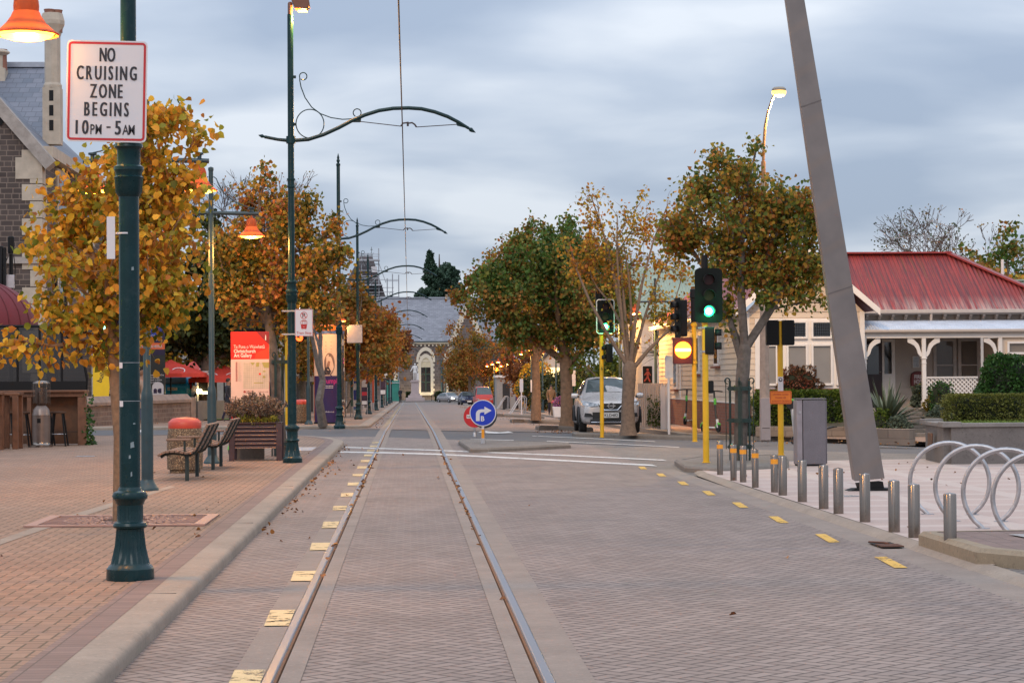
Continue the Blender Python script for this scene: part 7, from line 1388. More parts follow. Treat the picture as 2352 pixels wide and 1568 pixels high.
# a plain portrait: hair, face, shoulders
onc(b,[(.50,Z(966)),(.56,Z(956)),(.70,Z(952)),(.80,Z(958)),(.80,Z(967)),(.50,Z(967))],2,.016); onc(b,[(.62+.13*math.cos(q),Z(937)+.26*math.sin(q)) for q in lin(0,2*PI,18)],7,.018); onc(b,[(.50,Z(931)),(.52,Z(921)),(.62,Z(917)),(.73,Z(922)),(.74,Z(931)),(.66,Z(926)),(.56,Z(927))],2,.022)
for x in (.575,.665): onc(b,[(x-.025,Z(935)),(x+.025,Z(935)),(x+.02,Z(933.6)),(x-.02,Z(933.6))],2,.024)
onc(b,[(.60,Z(946)),(.65,Z(946)),(.66,Z(945)),(.59,Z(945))],8,.024)
b.build('poster',mm,t,smooth=0)
def panel(label,x0,x1,y0,y1,Yp,cols,name='banner',cat='banner'):
    g=gz((x0-940)*Yp/F,Yp)+.1; k=Yp/F; t=thing(name,label,cat,(hx((x0+x1)/2,Yp),Yp,g)); w=(x1-x0)*k/2; h=hz(y0,Yp)-g; lo=max(.02,hz(y1,Yp)-g); b=MB(); b.box(-w,w,0,.06,lo,h,0); n=len(cols)
    for i in range(1,n): z=lo+(h-lo)*(1-i/n); b.quad((-w*.9,-.006,z-(h-lo)/n*.8),(w*.9,-.006,z-(h-lo)/n*.8),(w*.9,-.006,z),(-w*.9,-.006,z),i)
    b.build('panel',cols,t,smooth=0)
    for s in (-1,1): b=MB(); b.tube([(s*w,.03,0),(s*w,.03,h)],.025,6); b.build('post',M_galv,t)
    return t
pb=mat('panel_blue',(.03,.05,.26),.5); pg=mat('panel_green',(.02,.06,.045),.5); pw=mat('panel_white',(.66,.60,.56),.5); pr=mat('panel_red',(.45,.02,.03),.5); pk=mat('panel_plum',(.04,.015,.03),.5,var=.6,scale=5); po=mat('panel_orange_red',(.55,.06,.01),.5)
panel('dark blue upright banner with pale lines beyond the advertising column',811,819.5,858,935,101,[pb,pw,pb,pw]); panel('dark green upright banner with white lettering beside the blue banner',805,810.5,866,930,100,[pg])
t=panel('white shop panel with a red quarter disc under the orange trees',831,844,869,886,125,[pw]); b=MB(); b.poly([(.05,-.01,1.95),(.25,-.01,1.95),(.25,-.01,1.55),(.12,-.01,1.7)]); b.build('red_disc',pr,t,smooth=0)
panel('plum-coloured notice stand under the orange trees',830,843,887,928,112,[pk,pr,pk,pw]); panel('narrow orange-red upright banner behind the third tram pole',854.5,858.5,868,922,128,[po]); panel('plum and pink banner beside the far tram poles',873,885,870,905,158,[pk,pk,pw])
def sign_on(label,x0,x1,y0,y1,Yp,m,back=False):
    k=Yp/F; q=at((x0+x1)/2,(y0+y1)/2,Yp); t=thing('square_sign',label,'sign',tuple(q)); b=MB(); plate(b,(x1-x0)*k,(y1-y0)*k,.03*max(1,(x1-x0)*k),0,0,.02); b.build('panel',m,t,smooth=0); b=MB()
    for s in (-1,1): b.box(-(x1-x0)*k/2,(x1-x0)*k/2,.02,.05,s*(y1-y0)*k*.42-.02,s*(y1-y0)*k*.42+.02)
    b.build('rail',M_galv,t); return t
sign_on('square blank sign back lit orange by the lamp beside it',797,832,746,787,89.6,mat('sign_backing',(.42,.36,.34),.5,.2)); sign_on('small square sign at the side of a far tram pole',944-12-1,948-1,888-25,888-1,165,M_sw) if False else sign_on('small pale square sign at the side of a far tram pole',879.5,889.5,854,867.5,137,pw)
# ================================================================ MUSEUM, TOWER, STATUE
Mz=-1.55; Y=320; k=Y/F
U=thing('museum','long dark stone museum with a slate roof and pale pointed-arch windows closing the street','building',(2,Y,Mz)); 
M_mst=brickmat('museum_stone',.85,.42,(.11,.085,.08),(.20,.15,.135),(.28,.23,.20),ms=.02,plane='xz',noisy=.35,squash=.6,sqf=2,grain=9); M_cr=mat('cream_dressings',(.70,.60,.47),.8,var=.08,scale=.8); M_mslate=brickmat('museum_slate',.62,.24,(.20,.20,.225),(.29,.29,.32),(.16,.16,.185),ms=.02,plane='xz',noisy=.25,rough=.6,grain=2,bumpd=.01)
zz=lambda y:hz(y,Y); ex=lambda x:hx(x,Y)
b=WB(U); b.box(ex(700),ex(1180),Y,Y+12,Mz,zz(785)); b.build('wall',M_mst,U,smooth=0)
b=WB(U); b.quad((ex(700),Y-.4,zz(784)),(ex(1180),Y-.4,zz(784)),(ex(1180),Y+7,zz(680)),(ex(700),Y+7,zz(678))); b.quad((ex(1180),Y+14,zz(784)),(ex(700),Y+14,zz(784)),(ex(700),Y+7,zz(678)),(ex(1180),Y+7,zz(680))); b.build('roof',M_mslate,U,smooth=0); b=WB(U); b.bar((ex(700),Y+7,zz(678)+.05),(ex(1180),Y+7,zz(680)+.05),.4,.2); b.build('ridge',M_lead,U,smooth=0)
b=WB(U); b.box(ex(700),ex(1180),Y-.45,Y+.05,zz(787),zz(784)); 
for i in range(60): x=ex(905)+i*.58; b.box(x-.11,x+.11,Y-.22,Y,zz(793.5),zz(788))
b.box(ex(700),ex(1180),Y-.12,Y,zz(790),zz(787)); b.build('cornice',M_cr,U,smooth=0)
b=WB(U); b.box(ex(700),ex(1180),Y-.5,Y-.4,zz(785),zz(782)); b.build('gutter',mat('gutter_green',(.04,.06,.06),.5),U,smooth=0)
def arch(cx,w,y0,ysp,yt,n=10):
    """pointed arch outline from sill y0, spring ysp, to tip yt, half width w (pixels)"""
    R_=lambda q:[(cx+w,y0)]; pts=[(cx-w,y0),(cx-w,ysp)]
    for i in range(1,n): a=i/n; pts.append((cx-w*math.cos(a*PI/2)**1.15,ysp-(ysp-yt)*math.sin(a*PI/2)**.92))
    pts.append((cx,yt))
    for i in range(n-1,0,-1): a=i/n; pts.append((cx+w*math.cos(a*PI/2)**1.15,ysp-(ysp-yt)*math.sin(a*PI/2)**.92))
    return pts+[(cx+w,ysp),(cx+w,y0)]
def framed(b,o,i,y0,y1):
    n=len(o); vs=[(ex(x),y0,zz(z)) for x,z in o]+[(ex(x),y0,zz(z)) for x,z in i]+[(ex(x),y1,zz(z)) for x,z in o]+[(ex(x),y1,zz(z)) for x,z in i]
    for j in range(n-1): b.add([vs[j],vs[j+1],vs[n+j+1],vs[n+j]],[(0,1,2,3)]); b.add([vs[j],vs[j+1],vs[2*n+j+1],vs[2*n+j]],[(0,1,2,3)]); b.add([vs[n+j],vs[n+j+1],vs[3*n+j+1],vs[3*n+j]],[(0,1,2,3)])
for c in (893.0,977.5,1040):
    w=WB(U); framed(w,arch(c,21.5,830,826,795),arch(c,16,830,826,804),Y-.25,Y+.02)
    framed(w,arch(c,16,900,833,811),arch(c,11,900,838,820),Y-.18,Y+.02)
    for q in (816,826): w.box(ex(c-18),ex(c+18),Y-.10,Y,zz(q+3),zz(q))
    z=0
    for i in range(13):
        yb=902-i*5.7
        if yb<832: break
        e=20 if i%2 else 17.5
        for s in (-1,1): xa,xb=sorted((ex(c+s*13),ex(c+s*e))); w.box(xa,xb,Y-.14,Y,zz(yb),zz(yb-5.4))
    w.box(ex(c-17),ex(c+17),Y-.3,Y,zz(906),zz(899)); o=w.build('window',M_cr,U,smooth=0)
    g=WB(U); g.poly([(ex(x),Y-.05,zz(q)) for x,q in arch(c,11,842,838,820)],1); g.box(ex(c-11),ex(c+11),Y-.06,Y,zz(897),zz(842),0)
    for q in (c,): g.box(ex(q)-.05,ex(q)+.05,Y-.10,Y-.06,zz(897),zz(842),2)
    for q in (858,876): g.box(ex(c-11),ex(c+11),Y-.10,Y-.06,zz(q)-.04,zz(q)+.04,2)
    g.build('pane',[M_gldk,mat('tympanum',(.62,.52,.36),.8),mat('frame_green',(.05,.10,.06),.5)],o,smooth=0)
    lamp('lamp_light',(ex(c)-2,-1.2,2.0-Mz*0),170,(1,.85,.5),.3,U) if False else None
# floodlit base of the facade: small ground spots
for x in (905,952,1003,1062):
    q=thing('floodlight','small warm ground floodlight at the foot of the museum wall','floodlight',(ex(x),Y-1.6,Mz),group='ground floodlights along the museum'); b=MB(); b.prism([(-.15,0),(.15,0),(.2,.25),(-.2,.25)],-.1,.1); b.build('housing',M_blk,q,smooth=0); b=MB(); b.quad((-.17,-.08,.26),(.17,-.08,.26),(.17,.09,.26),(-.17,.09,.26)); b.build('lens',emit('flood_warm',(1,.8,.45),6),q,smooth=0); lamp('lamp_light',(0,.2,.8),75,(1,.80,.42),.2,q)
b=WB(U); gx0,gx1,gt=ex(1040),ex(1106),ex(1073); b.prism([(gx0,zz(783)),(gx1,zz(783)),(gx1+.0,zz(783)),(gt,zz(703))],Y-1.2,Y+6); b.box(gx0,gx1,Y-1.2,Y,Mz,zz(783)); b.build('gable',M_mst,U,smooth=0); w=WB(U)
for i in range(11):
    for s in (-1,1): f=i/11; x=gt+s*(gx1-gt)*(1-f); z0=zz(783)+(zz(703)-zz(783))*f; w.box(x-.40,x+.40,Y-1.35-.01*(s>0),Y-1.1,z0,z0+.46)
w.build('gable_coping',M_cr,U,smooth=0)
b=WB(U)
for x in (1013.5,1022): b.tube([(ex(x),Y-.25,Mz),(ex(x),Y-.25,zz(826 if x<1020 else 845))],.12 if x<1020 else .1,6)
b.build('downpipe',mat('downpipe_green',(.05,.09,.09),.5),U)
b=WB(U); x=ex(1071-46); b.box(ex(1025),ex(1030),Y+6.5,Y+7.2,zz(684),zz(671)); b.build('vent',M_lime,U,smooth=0)
# scaffold-wrapped steep-roofed tower
Y=350;k=Y/F; t=thing('tower','steep slate tower roof wrapped in scaffolding above the left street trees','tower',(hx(840,Y),Y,-1.5)); X=lambda x:(x-840)*k; Z=lambda y:hz(y,Y)+1.5
b=MB(); d0,d1=X(886),X(857); vs=[]
for xx0,xx1,z in ((X(778),X(888),Z(685)),(X(828),X(857),Z(588))):
    h=(xx1-xx0)/2; vs+=[(xx0,-h,z),(xx1,-h,z),(xx1,h,z),(xx0,h,z)]
b.add(vs,[(0,1,5,4),(1,2,6,5),(2,3,7,6),(3,0,4,7),(4,5,6,7)]); b.build('roof',mat('tower_slate',(.085,.065,.065),.7,var=.4,scale=.6),t,smooth=0)
b=MB(); b.box(X(778),X(888),-3.9,3.9,0,Z(685)); b.build('shaft',M_mst,t,smooth=0)
b=MB(); 
for i in range(9): x=X(828)+(X(857)-X(828))*i/8; b.tube([(x,-1,Z(588)),(x,-1,Z(581))],.05,4); b.tube([(x,-1,Z(583)),(x+.2,-1,Z(580)),(x+.25,-1,Z(583))],.04,4)
b.tube([(X(828),-1,Z(586)),(X(857),-1,Z(586))],.05,4); b.tube([(X(855),-1,Z(588)),(X(855),-1,Z(566))],.06,4); b.box(X(852.5),X(857.5),-1.03,-.97,Z(573),Z(571.5)); b.build('iron_cresting',mat('cresting',(.10,.11,.11),.6),t,smooth=0)
sf=thing('scaffolding','grey tube scaffolding around the tower and roof','scaffolding',(hx(850,Y),Y-4,-1.5)); b=MB(); X2=lambda x:(x-850)*k; hh=lambda x,y0,y1:b.tube([(X2(x),0,Z(y1)),(X2(x),0,Z(y0))],.09,5); hz_=lambda x0,x1,y,r=.07:b.tube([(X2(x0),0,Z(y)),(X2(x1),0,Z(y))],r,5)
for x,y0 in ((833,595),(848,600),(872,572),(823,640),(808,650),(790,655),(891,640),(903,630),(917,632)): hh(x,y0,690)
for y in (585,590,599,608,622,635,648,655,664,672): hz_(822,874,y)
for y in (640,648,662,678): hz_(780,874,y)
for x0,x1,y in ((872,917,643),(888,917,646),(872,906,661),(872,906,671),(875,917,682)): hz_(x0,x1,y,.055)
b.box(X2(822),X2(874),-1,1,Z(601),Z(597)); b.box(X2(800),X2(880),-1,1,Z(657),Z(654)); b.tube([(X2(833),0,Z(590)),(X2(840),0,Z(612))],.07,5); b.tube([(X2(872),0,Z(605)),(X2(888),0,Z(650))],.06,5); b.tube([(X2(838),0,Z(668)),(X2(866),0,Z(640))],.06,5); b.build('tubes',mat('scaffold_grey',(.40,.40,.42),.5,.4),sf)
b=MB(); b.box(X2(855),X2(868),-.1,-.05,Z(626),Z(613)); b.build('site_board',M_sw,sf,smooth=0)
# green mesh works hut and scaffold in front of the museum
Y=306;k=Y/F; t=thing('site_hut','green mesh covered works enclosure below the museum scaffold','site hut',(hx(896,Y),Y,-1.5)); b=MB(); w=21*k; b.box(-w,w,0,3,0,hz(872,Y)+1.5); b.build('mesh_cover',mat('green_mesh',(.03,.20,.15),.7,var=.2,scale=1.5),t,smooth=0); b=MB()
for x in (-w,0,w): b.tube([(x,-.1,0),(x,-.1,hz(868,Y)+1.5)],.05,5)
b.tube([(-w,-.1,2.6),(w,-.1,2.6)],.05,5); b.build('frame',M_galv,t)
Y=316;k=Y/F; t=thing('scaffolding','low grey scaffold across the left museum window','scaffolding',(hx(896,Y),Y,-1.5)); b=MB()
for x in (875,896,914.5): b.tube([((x-896)*k,0,0),((x-896)*k,0,hz(812,Y)+1.5)],.08,5)
for y in (842,850,858,866): b.box((875-896)*k,(915-896)*k,-.5,.5,hz(y+1.2,Y)+1.5,hz(y,Y)+1.5)
b.build('tubes',mat('scaffold_grey',(.40,.40,.42)),t)
# low hedges, railings at the museum foot
for x0,x1 in ((1000,1018),(934,940)): 
    Yq=315; bush('clipped_hedge','low dark clipped hedge at the foot of the museum','hedge',(hx((x0+x1)/2,Yq),Yq,-1.5),(x1-x0)/2*Yq/F,.6,.55,900,.2,L_yew,group='museum hedges',box=True)
b=MB(); 
for i in range(4): x=hx(990+i*16,304); b.tube([(x,304,-1.5),(x,304,-.75),(x+.15,304,-.6),(x+.85,304,-.6),(x+1.0,304,-.75),(x+1,304,-1.5)],.045,6)
tag(b.build('railing',M_blk),'low black hoop railings in front of the museum lawn','railing')
# ---------------------------------------------------------------- figures
def figure(label,loc,rz,h,pose,mats,name='person',cat='person',group=None,coat=0,hair=None,hairc=None,thing_mats=None):
    """one continuous skinned body; front faces -y. pose overrides joints."""
    J=dict(pel=(0,0,.53),wai=(0,0,.60),che=(0,-.005,.72),nek=(0,.0,.825),hd1=(0,-.008,.875),hd2=(0,-.012,.915),hd3=(0,-.008,.965),nose=(0,-.062,.905),
      shL=(.105,0,.80),elL=(.135,.01,.645),wrL=(.125,-.03,.50),haL=(.122,-.042,.465),shR=(-.105,0,.80),elR=(-.135,.01,.645),wrR=(-.125,-.03,.50),haR=(-.122,-.042,.465),
      hiL=(.052,0,.505),knL=(.058,-.012,.275),anL=(.06,.012,.045),toL=(.068,-.075,.018),heL=(.06,.03,.018),hiR=(-.052,0,.505),knR=(-.058,-.012,.275),anR=(-.06,.012,.045),toR=(-.068,-.075,.018),heR=(-.06,.03,.018))
    J.update(pose)
    Rr=dict(pel=.078,wai=.072,che=.085,nek=.034,hd1=.045,hd2=.054,hd3=.043,nose=.011,shL=.044,shR=.044,elL=.029,elR=.029,wrL=.018,wrR=.018,haL=.021,haR=.021,hiL=.062,hiR=.062,knL=.038,knR=.038,anL=.024,anR=.024,toL=.018,toR=.018,heL=.02,heR=.02)
    if coat:
        for q in ('che','wai','pel','shL','shR','elL','elR'): Rr[q]*=1+coat
    E=[('pel','wai',1),('wai','che',1),('che','nek',1),('nek','hd1',0),('hd1','hd2',0),('hd2','hd3',0),('hd2','nose',0)]
    for s in 'LR': E+=[('che','sh'+s,1),('sh'+s,'el'+s,1),('el'+s,'wr'+s,1),('wr'+s,'ha'+s,0),('pel','hi'+s,2),('hi'+s,'kn'+s,2),('kn'+s,'an'+s,2),('an'+s,'to'+s,3),('an'+s,'he'+s,3)]
    for s in 'LR':
        hd,wr=Vector(J['ha'+s]),Vector(J['wr'+s]); d=(hd-wr).normalized(); sd=d.cross(Vector((1,0,0))).normalized()
        for i,(o,l) in enumerate(((-.014,.040),(-.005,.046),(.004,.043),(.013,.034))):
            m,e=hd+sd*o+d*.012,hd+sd*(o*1.1)+d*l*.85+Vector((0,-.008,0)); J['f%d%s'%(i,s)]=tuple(m); J['g%d%s'%(i,s)]=tuple(e); Rr['f%d%s'%(i,s)]=.006; Rr['g%d%s'%(i,s)]=.0045; E+=[('ha'+s,'f%d%s'%(i,s),0),('f%d%s'%(i,s),'g%d%s'%(i,s),0)]
        m=wr.lerp(hd,.5)+Vector((0,-.026,-.006)); J['t'+s]=tuple(m); Rr['t'+s]=.006; E.append(('wr'+s,'t'+s,0))
    names=list(J); ix={n:i for i,n in enumerate(names)}
    me=bpy.data.meshes.new('body'); me.from_pydata([tuple(c*h for c in J[n]) for n in names],[(ix[a],ix[c]) for a,c,_ in E],[])
    o=bpy.data.objects.new('tmp',me); COL.objects.link(o); sk=o.modifiers.new('skin','SKIN'); o.modifiers.new('sub','SUBSURF').levels=1
    if not me.skin_vertices: me.skin_vertices.new() if hasattr(me.skin_vertices,'new') else None
    if not me.skin_vertices:
        bpy.context.view_layer.objects.active=o; bm=bmesh.new(); bm.from_mesh(me); bm.verts.layers.skin.verify(); bm.to_mesh(me); bm.free()
    for i,n in enumerate(names): sv=me.skin_vertices[0].data[i]; sv.radius=(Rr[n]*h,Rr[n]*h*(.78 if n in('che','wai','pel') else 1)); sv.use_root=(n=='pel')
    bpy.context.view_layer.update(); dg=bpy.context.evaluated_depsgraph_get(); bm2=bpy.data.meshes.new_from_object(o.evaluated_get(dg)); bpy.data.objects.remove(o)
    bm2.name='body'; bm2.materials.clear()
    for m in mats: bm2.materials.append(m)
    A=np.array([J[a] for a,_,_ in E])*h; Bv=np.array([J[c] for _,c,_ in E])*h; tg=[q for _,_,q in E]; D=Bv-A; L2=np.maximum(1e-9,(D*D).sum(1))
    for p in bm2.polygons:
        c=np.array(p.center); u=np.clip(((c-A)*D).sum(1)/L2,0,1); dd=((A+D*u[:,None]-c)**2).sum(1)-np.array([0 if q else 0 for q in tg]); p.material_index=min(tg[int(np.argmin(dd))],len(mats)-1); p.use_smooth=True
    t=thing(name,label,cat,loc,rz,group=group); b=bpy.data.objects.new('body',bm2); COL.objects.link(b); b.parent=t
    m=MB(); hc=Vector(J['hd2'])*h; hr=.060*h
    vs=[];n=14
    prof=[(math.sin(a)*1.0,math.cos(a)) for a in lin(.02,PI*.62,7)]
    for r,z in prof:
        for j in range(n):
            a=2*PI*j/n; f=1.0 if math.sin(a)>-.35 or z>.45 else .80
            vs.append((hc.x+r*hr*math.cos(a)*.95*f,hc.y+.006*h+r*hr*math.sin(a)*1.05*f,hc.z+.014*h+z*hr*1.05))
    m.add(vs,[(i*n+j,i*n+(j+1)%n,(i+1)*n+(j+1)%n,(i+1)*n+j) for i in range(len(prof)-1) for j in range(n)]); m.build('hair',hairc or mat('dark_hair',(.03,.018,.012),.7),t,smooth=80)
    e=MB()
    for s in (-1,1): e.lathe([(.002,-.006*h),(.007*h,0),(.002,.006*h)],8,c=(hc.x+s*.020*h,hc.y-.050*h,hc.z+.006*h))
    e.box(hc.x-.016*h,hc.x+.016*h,hc.y-.052*h,hc.y-.045*h,hc.z-.030*h,hc.z-.026*h); e.build('face',mats[0] if len(mats)==1 else mat('eye_dark',(.04,.02,.015),.5),t)
    if coat:
        c=MB(); ww=.098*h*(1+coat*.4); pr=[(ww*.80,.56*h),(ww*1.02,.50*h),(ww*1.12,.42*h),(ww*1.08,.42*h),(ww*.8,.50*h)]
        c.lathe(pr,20); c.v=[(x,y*.74,z) for x,y,z in c.v]; c.build('coat_hem',mats[min(1,len(mats)-1)],t)
    return t
sk=mat('skin',(.38,.20,.13),.55,var=.08); sh=mat('shoe',(.05,.035,.03),.6)
walk=dict(knL=(.055,-.075,.285),anL=(.055,-.02,.06),toL=(.058,-.10,.02),heL=(.055,.0,.025),knR=(-.055,.03,.275),anR=(-.055,.12,.065),toR=(-.06,.05,.018),heR=(-.055,.135,.045),elL=(.14,.05,.65),wrL=(.13,.04,.51),haL=(.127,.035,.475),elR=(-.135,-.01,.65),wrR=(-.115,-.085,.53),haR=(-.11,-.105,.50))
figure('person in a tan jacket and blue jeans walking behind the nearest pole',(hx(327,58),58.5,.1),R(60),1.82,walk,[sk,mat('tan_jacket',(.33,.22,.16),.8),mat('blue_jeans',(.09,.11,.19),.8),sh],coat=.12,hairc=mat('auburn_hair',(.17,.07,.03),.7))
figure('person in dark clothes walking left of the red map sign',(hx(526,86),86,gz(0,86)+.1),R(70),1.76,walk,[sk,mat('black_jacket',(.02,.022,.03),.8),mat('navy_trousers',(.022,.02,.05),.8),sh],coat=.08)
figure('man in a brown jacket and dark jeans walking toward the camera on the right footpath',(hx(1265,123),123,gz(8.2,123)+.1),0,1.76,walk,[sk,mat('brown_jacket',(.24,.13,.06),.8),mat('indigo_jeans',(.028,.022,.045),.8),sh],coat=.12)
figure('person in a purple jacket standing with an arm raised on the far right footpath',(hx(1187,170),170,gz(9,170)+.1),R(-70),1.76,dict(elR=(-.10,-.14,.70),wrR=(-.06,-.25,.735),haR=(-.05,-.285,.745)),[sk,mat('purple_jacket',(.05,.025,.10),.8),mat('black_trousers',(.012,.011,.015),.8),sh],coat=.12)
figure('person in a red and black coat behind the far lamp post',(hx(1203.5,171),171,gz(9,171)+.1),R(100),1.62,{},[sk,mat('red_scarf',(.30,.02,.06),.8),mat('black_skirt',(.02,.012,.02),.8),sh],coat=.2)
figure('person in dark clothes standing beside the far tram poles',(hx(918.5,252),252,gz(0,252)+.1),R(40),1.8,{},[sk,mat('black_jacket',(.02,.022,.03)),mat('black_trousers',(.012,.011,.015)),sh],coat=.1)
# statue on its pedestal
Y=306; q=at(953.5,918,Y); mw=mat('white_marble',(.66,.62,.60),.6,var=.06); t0=thing('statue','white marble statue of a standing man on a pinkish stone pedestal before the museum','statue',(q.x,Y,-1.55))
pz=hz(871,Y)+1.55
b=MB(); pm_=mat('pedestal_granite',(.42,.33,.32),.7,var=.08,scale=1.5)
b.box(-1.35,1.35,-1.35,1.35,0,.5); b.box(-1.0,1.0,-1.0,1.0,.5,.85); b.box(-.72,.72,-.72,.72,.85,1.1); b.box(-.56,.56,-.56,.56,1.1,pz-.3); b.box(-.70,.70,-.70,.70,pz-.3,pz-.12); b.box(-.58,.58,-.58,.58,pz-.12,pz); b.build('pedestal',pm_,t0,smooth=0,bevel=.03)
fg=figure('x',(0,0,0),0,2.42,dict(elR=(-.175,-.02,.66),wrR=(-.24,-.06,.56),haR=(-.262,-.08,.535),elL=(.15,.02,.65),wrL=(.155,-.02,.52),haL=(.156,-.03,.49)),[mw],coat=.28,hairc=mw)
for ch in list(fg.children): ch.parent=t0; ch.location=(0,0,pz)
bpy.data.objects.remove(fg)
b=MB(); b.box(.25,.55,-.1,.25,pz,pz+1.0); b.build('support',mw,t0,smooth=0,bevel=.04)
# ================================================================ VEHICLES
M_tyre=mat('tyre',(.018,.017,.017),.85); M_rim=mat('alloy_rim',(.45,.45,.47),.3,.9); M_cgl=mat('car_glass',(.07,.09,.095),.12,var=.2,spec=.45); M_trimb=mat('car_black_trim',(.015,.015,.016),.5); M_chr=mat('chrome',(.7,.7,.72),.15,1.0); M_pl=mat('number_plate',(.72,.70,.66),.5); E_head=emit('headlight_on',(1,.9,.7),18)
def car(label,loc,rz,st,paint,wheels,wr=.34,plate_t=None,name='parked_car',rear=False,cat='car',group=None,kind='suv',lights_on=False):
    """st: stations along +y from the visible end (y,hw,z0,zb,rw,zr) ; visible end faces -y"""
    t=thing(name,label,cat,loc,rz,group=group); b=MB(); vs=[]
    for (y,hw,z0,zb,rw,zr) in st:
        half=[(0,z0),(hw*.86,z0),(hw*.97,z0+.10),(hw,z0+(zb-z0)*.45),(hw*.985,z0+(zb-z0)*.8),(hw*.93,zb),(rw,zr-.05),(rw*.80,zr-.01),(0,zr)]
        ring=half+[(-x,z) for x,z in half[-2:0:-1]]; vs+=[(x,y,z) for x,z in ring]
    n=16; S_=len(st); b.add(vs,[(i*n+j,i*n+(j+1)%n,(i+1)*n+(j+1)%n,(i+1)*n+j) for i in range(S_-1) for j in range(n)]+[tuple(range(n)),tuple(range((S_-1)*n,S_*n))]); body=b.build('body',paint,t,smooth=50); sb=body.modifiers.new('s','SUBSURF'); sb.levels=1; sb.render_levels=1
    return t,body
def wheel(t,x,y,r,w=.22):
    b=MB(); s=1 if x>0 else -1; b.lathe([(r*.62,-w/2),(r*.93,-w/2),(r,-w/2+.03),(r,w/2-.03),(r*.93,w/2),(r*.62,w/2)],24,cap=False); b.v=[(x+q[2],y+q[0],r+q[1]) for q in b.v]; wl=b.build('wheel',M_tyre,t); b=MB(); b.lathe([(r*.64,0),(r*.60,.02),(r*.2,.03),(.01,.035)],20); b.v=[(x+s*(w/2-.04+q[2]),y+q[0],r+q[1]) for q in b.v]; b.build('rim',M_rim,wl)
def glassq(t,pts,name,m=None): b=MB(); b.poly(pts); return b.build(name,m or M_cgl,t,smooth=0)
# silver SUV
G0=G(1400,1001,0); sx=.93
st=[(0,.66,.34,.74,.5,.80),(.05,.80,.28,.92,.62,.96),(.35,.90,.25,1.02,.70,1.05),(1.0,.91,.25,1.07,.74,1.13),(1.25,.91,.25,1.10,.72,1.18),(2.05,.91,.25,1.12,.60,1.64),(2.6,.91,.25,1.13,.59,1.70),(3.6,.91,.25,1.14,.58,1.69),(4.2,.90,.27,1.15,.55,1.58),(4.55,.85,.32,1.05,.5,1.15),(4.62,.75,.4,.9,.4,1.0)]
silver=mat('silver_paint',(.58,.55,.54),.28,.3,var=.03,scale=2); t,body=car('silver SUV facing the camera behind yellow pole 6',(hx(1403,63.5),63.5,gz(hx(1400,63.5),63.6)+.02),R(-1.5),st,silver,None)
for x in (-.80,.80):
    for y in (.88,3.58): wheel(t,x,y,.36)
# glass laid over the loft
glassq(t,[(-.68,1.36,1.22),(-.35,1.31,1.245),(.35,1.31,1.245),(.68,1.36,1.22),(.57,1.99,1.60),(.28,1.97,1.65),(-.28,1.97,1.65),(-.57,1.99,1.60)],'windscreen')
for s in (-1,1):
    glassq(t,[(s*.855,1.62,1.16),(s*.865,2.55,1.18),(s*.645,2.55,1.585),(s*.67,2.10,1.55)],'side_window'); glassq(t,[(s*.865,2.62,1.18),(s*.86,3.9,1.2),(s*.63,3.75,1.54),(s*.64,2.62,1.585)],'side_window')
    b=MB(); b.lathe([(.02,-.10),(.09,-.09),(.10,0),(.08,.09),(.02,.10)],12); b.v=[(s*1.0+q[2]*1.05,1.55+q[1]*.6,1.12+q[0]*.8) for q in b.v]; mr=b.build('wing_mirror',silver,t); b=MB(); b.box(min(s*.86,s*.92),max(s*.86,s*.92),1.5,1.6,1.06,1.12); b.build('mirror_arm',M_trimb,mr)
    b=MB(); b.poly([(s*.40,-.055,.84),(s*.60,-.02,.80),(s*.84,.14,.86),(s*.87,.34,.97),(s*.78,.22,.97),(s*.55,.02,.925)]); b.poly([(s*.40,-.055,.84),(s*.55,.02,.925),(s*.40,-.02,.89)]); hl=b.build('headlight',mat('headlamp_glass',(.30,.32,.34),.08,.3,var=.5,scale=14),t,smooth=0)
    b=MB(); b.poly([(s*.52,-.075,.50),(s*.80,.0,.50),(s*.78,.0,.62),(s*.60,-.065,.60)]); b.build('fog_recess',M_trimb,t,smooth=0)
    b=MB(); b.tube([(s*.93,.88+.42*math.cos(a),.36+.42*math.sin(a)) for a in lin(-.1,PI+.1,14)],.035,6); b.tube([(s*.93,3.58+.42*math.cos(a),.36+.42*math.sin(a)) for a in lin(-.1,PI+.1,14)],.035,6); b.tube([(s*.93,1.3,.30),(s*.93,3.2,.30)],.04,6); b.build('arch_trim',M_trimb,t)
b=MB(); b.poly([(-.40,-.062,.90),(.40,-.062,.90),(.30,-.072,.72),(.2,-.075,.68),(-.2,-.075,.68),(-.30,-.072,.72)]); b.build('grille',M_trimb,t,smooth=0)
b=MB(); b.tube([(-.38,-.09,.90),(-.20,-.10,.70),(.20,-.10,.70),(.38,-.09,.90)],.022,6); b.lathe([(.095,-.012),(.095,.012),(.072,.012),(.072,-.012)],24,cap=False); b.v=b.v[:-96]+[(x,-.105+z,.83+y) for x,y,z in b.v[-96:]]; b.box(-.13,.13,-.115,-.10,.815,.845); b.build('emblem',M_chr,t)
b=MB(); b.box(-.62,.62,-.06,.1,.30,.44); b.build('bumper_insert',M_trimb,t,bevel=.02); b=MB(); b.tube([(-.6,-.07,.34),(.6,-.07,.34)],.018,6); b.build('bumper_chrome',M_chr,t); b=MB(); b.box(-.55,.55,-.055,0,.44,.64); b.build('lower_intake',M_trimb,t)
b=MB(); b.box(-.23,.23,-.105,-.09,.475,.625,0); b.text('KLD482',0,-.108,.505,.13,1,fit=.40,bold=.012); b.build('number_plate',[M_pl,M_sblk],t,smooth=0)
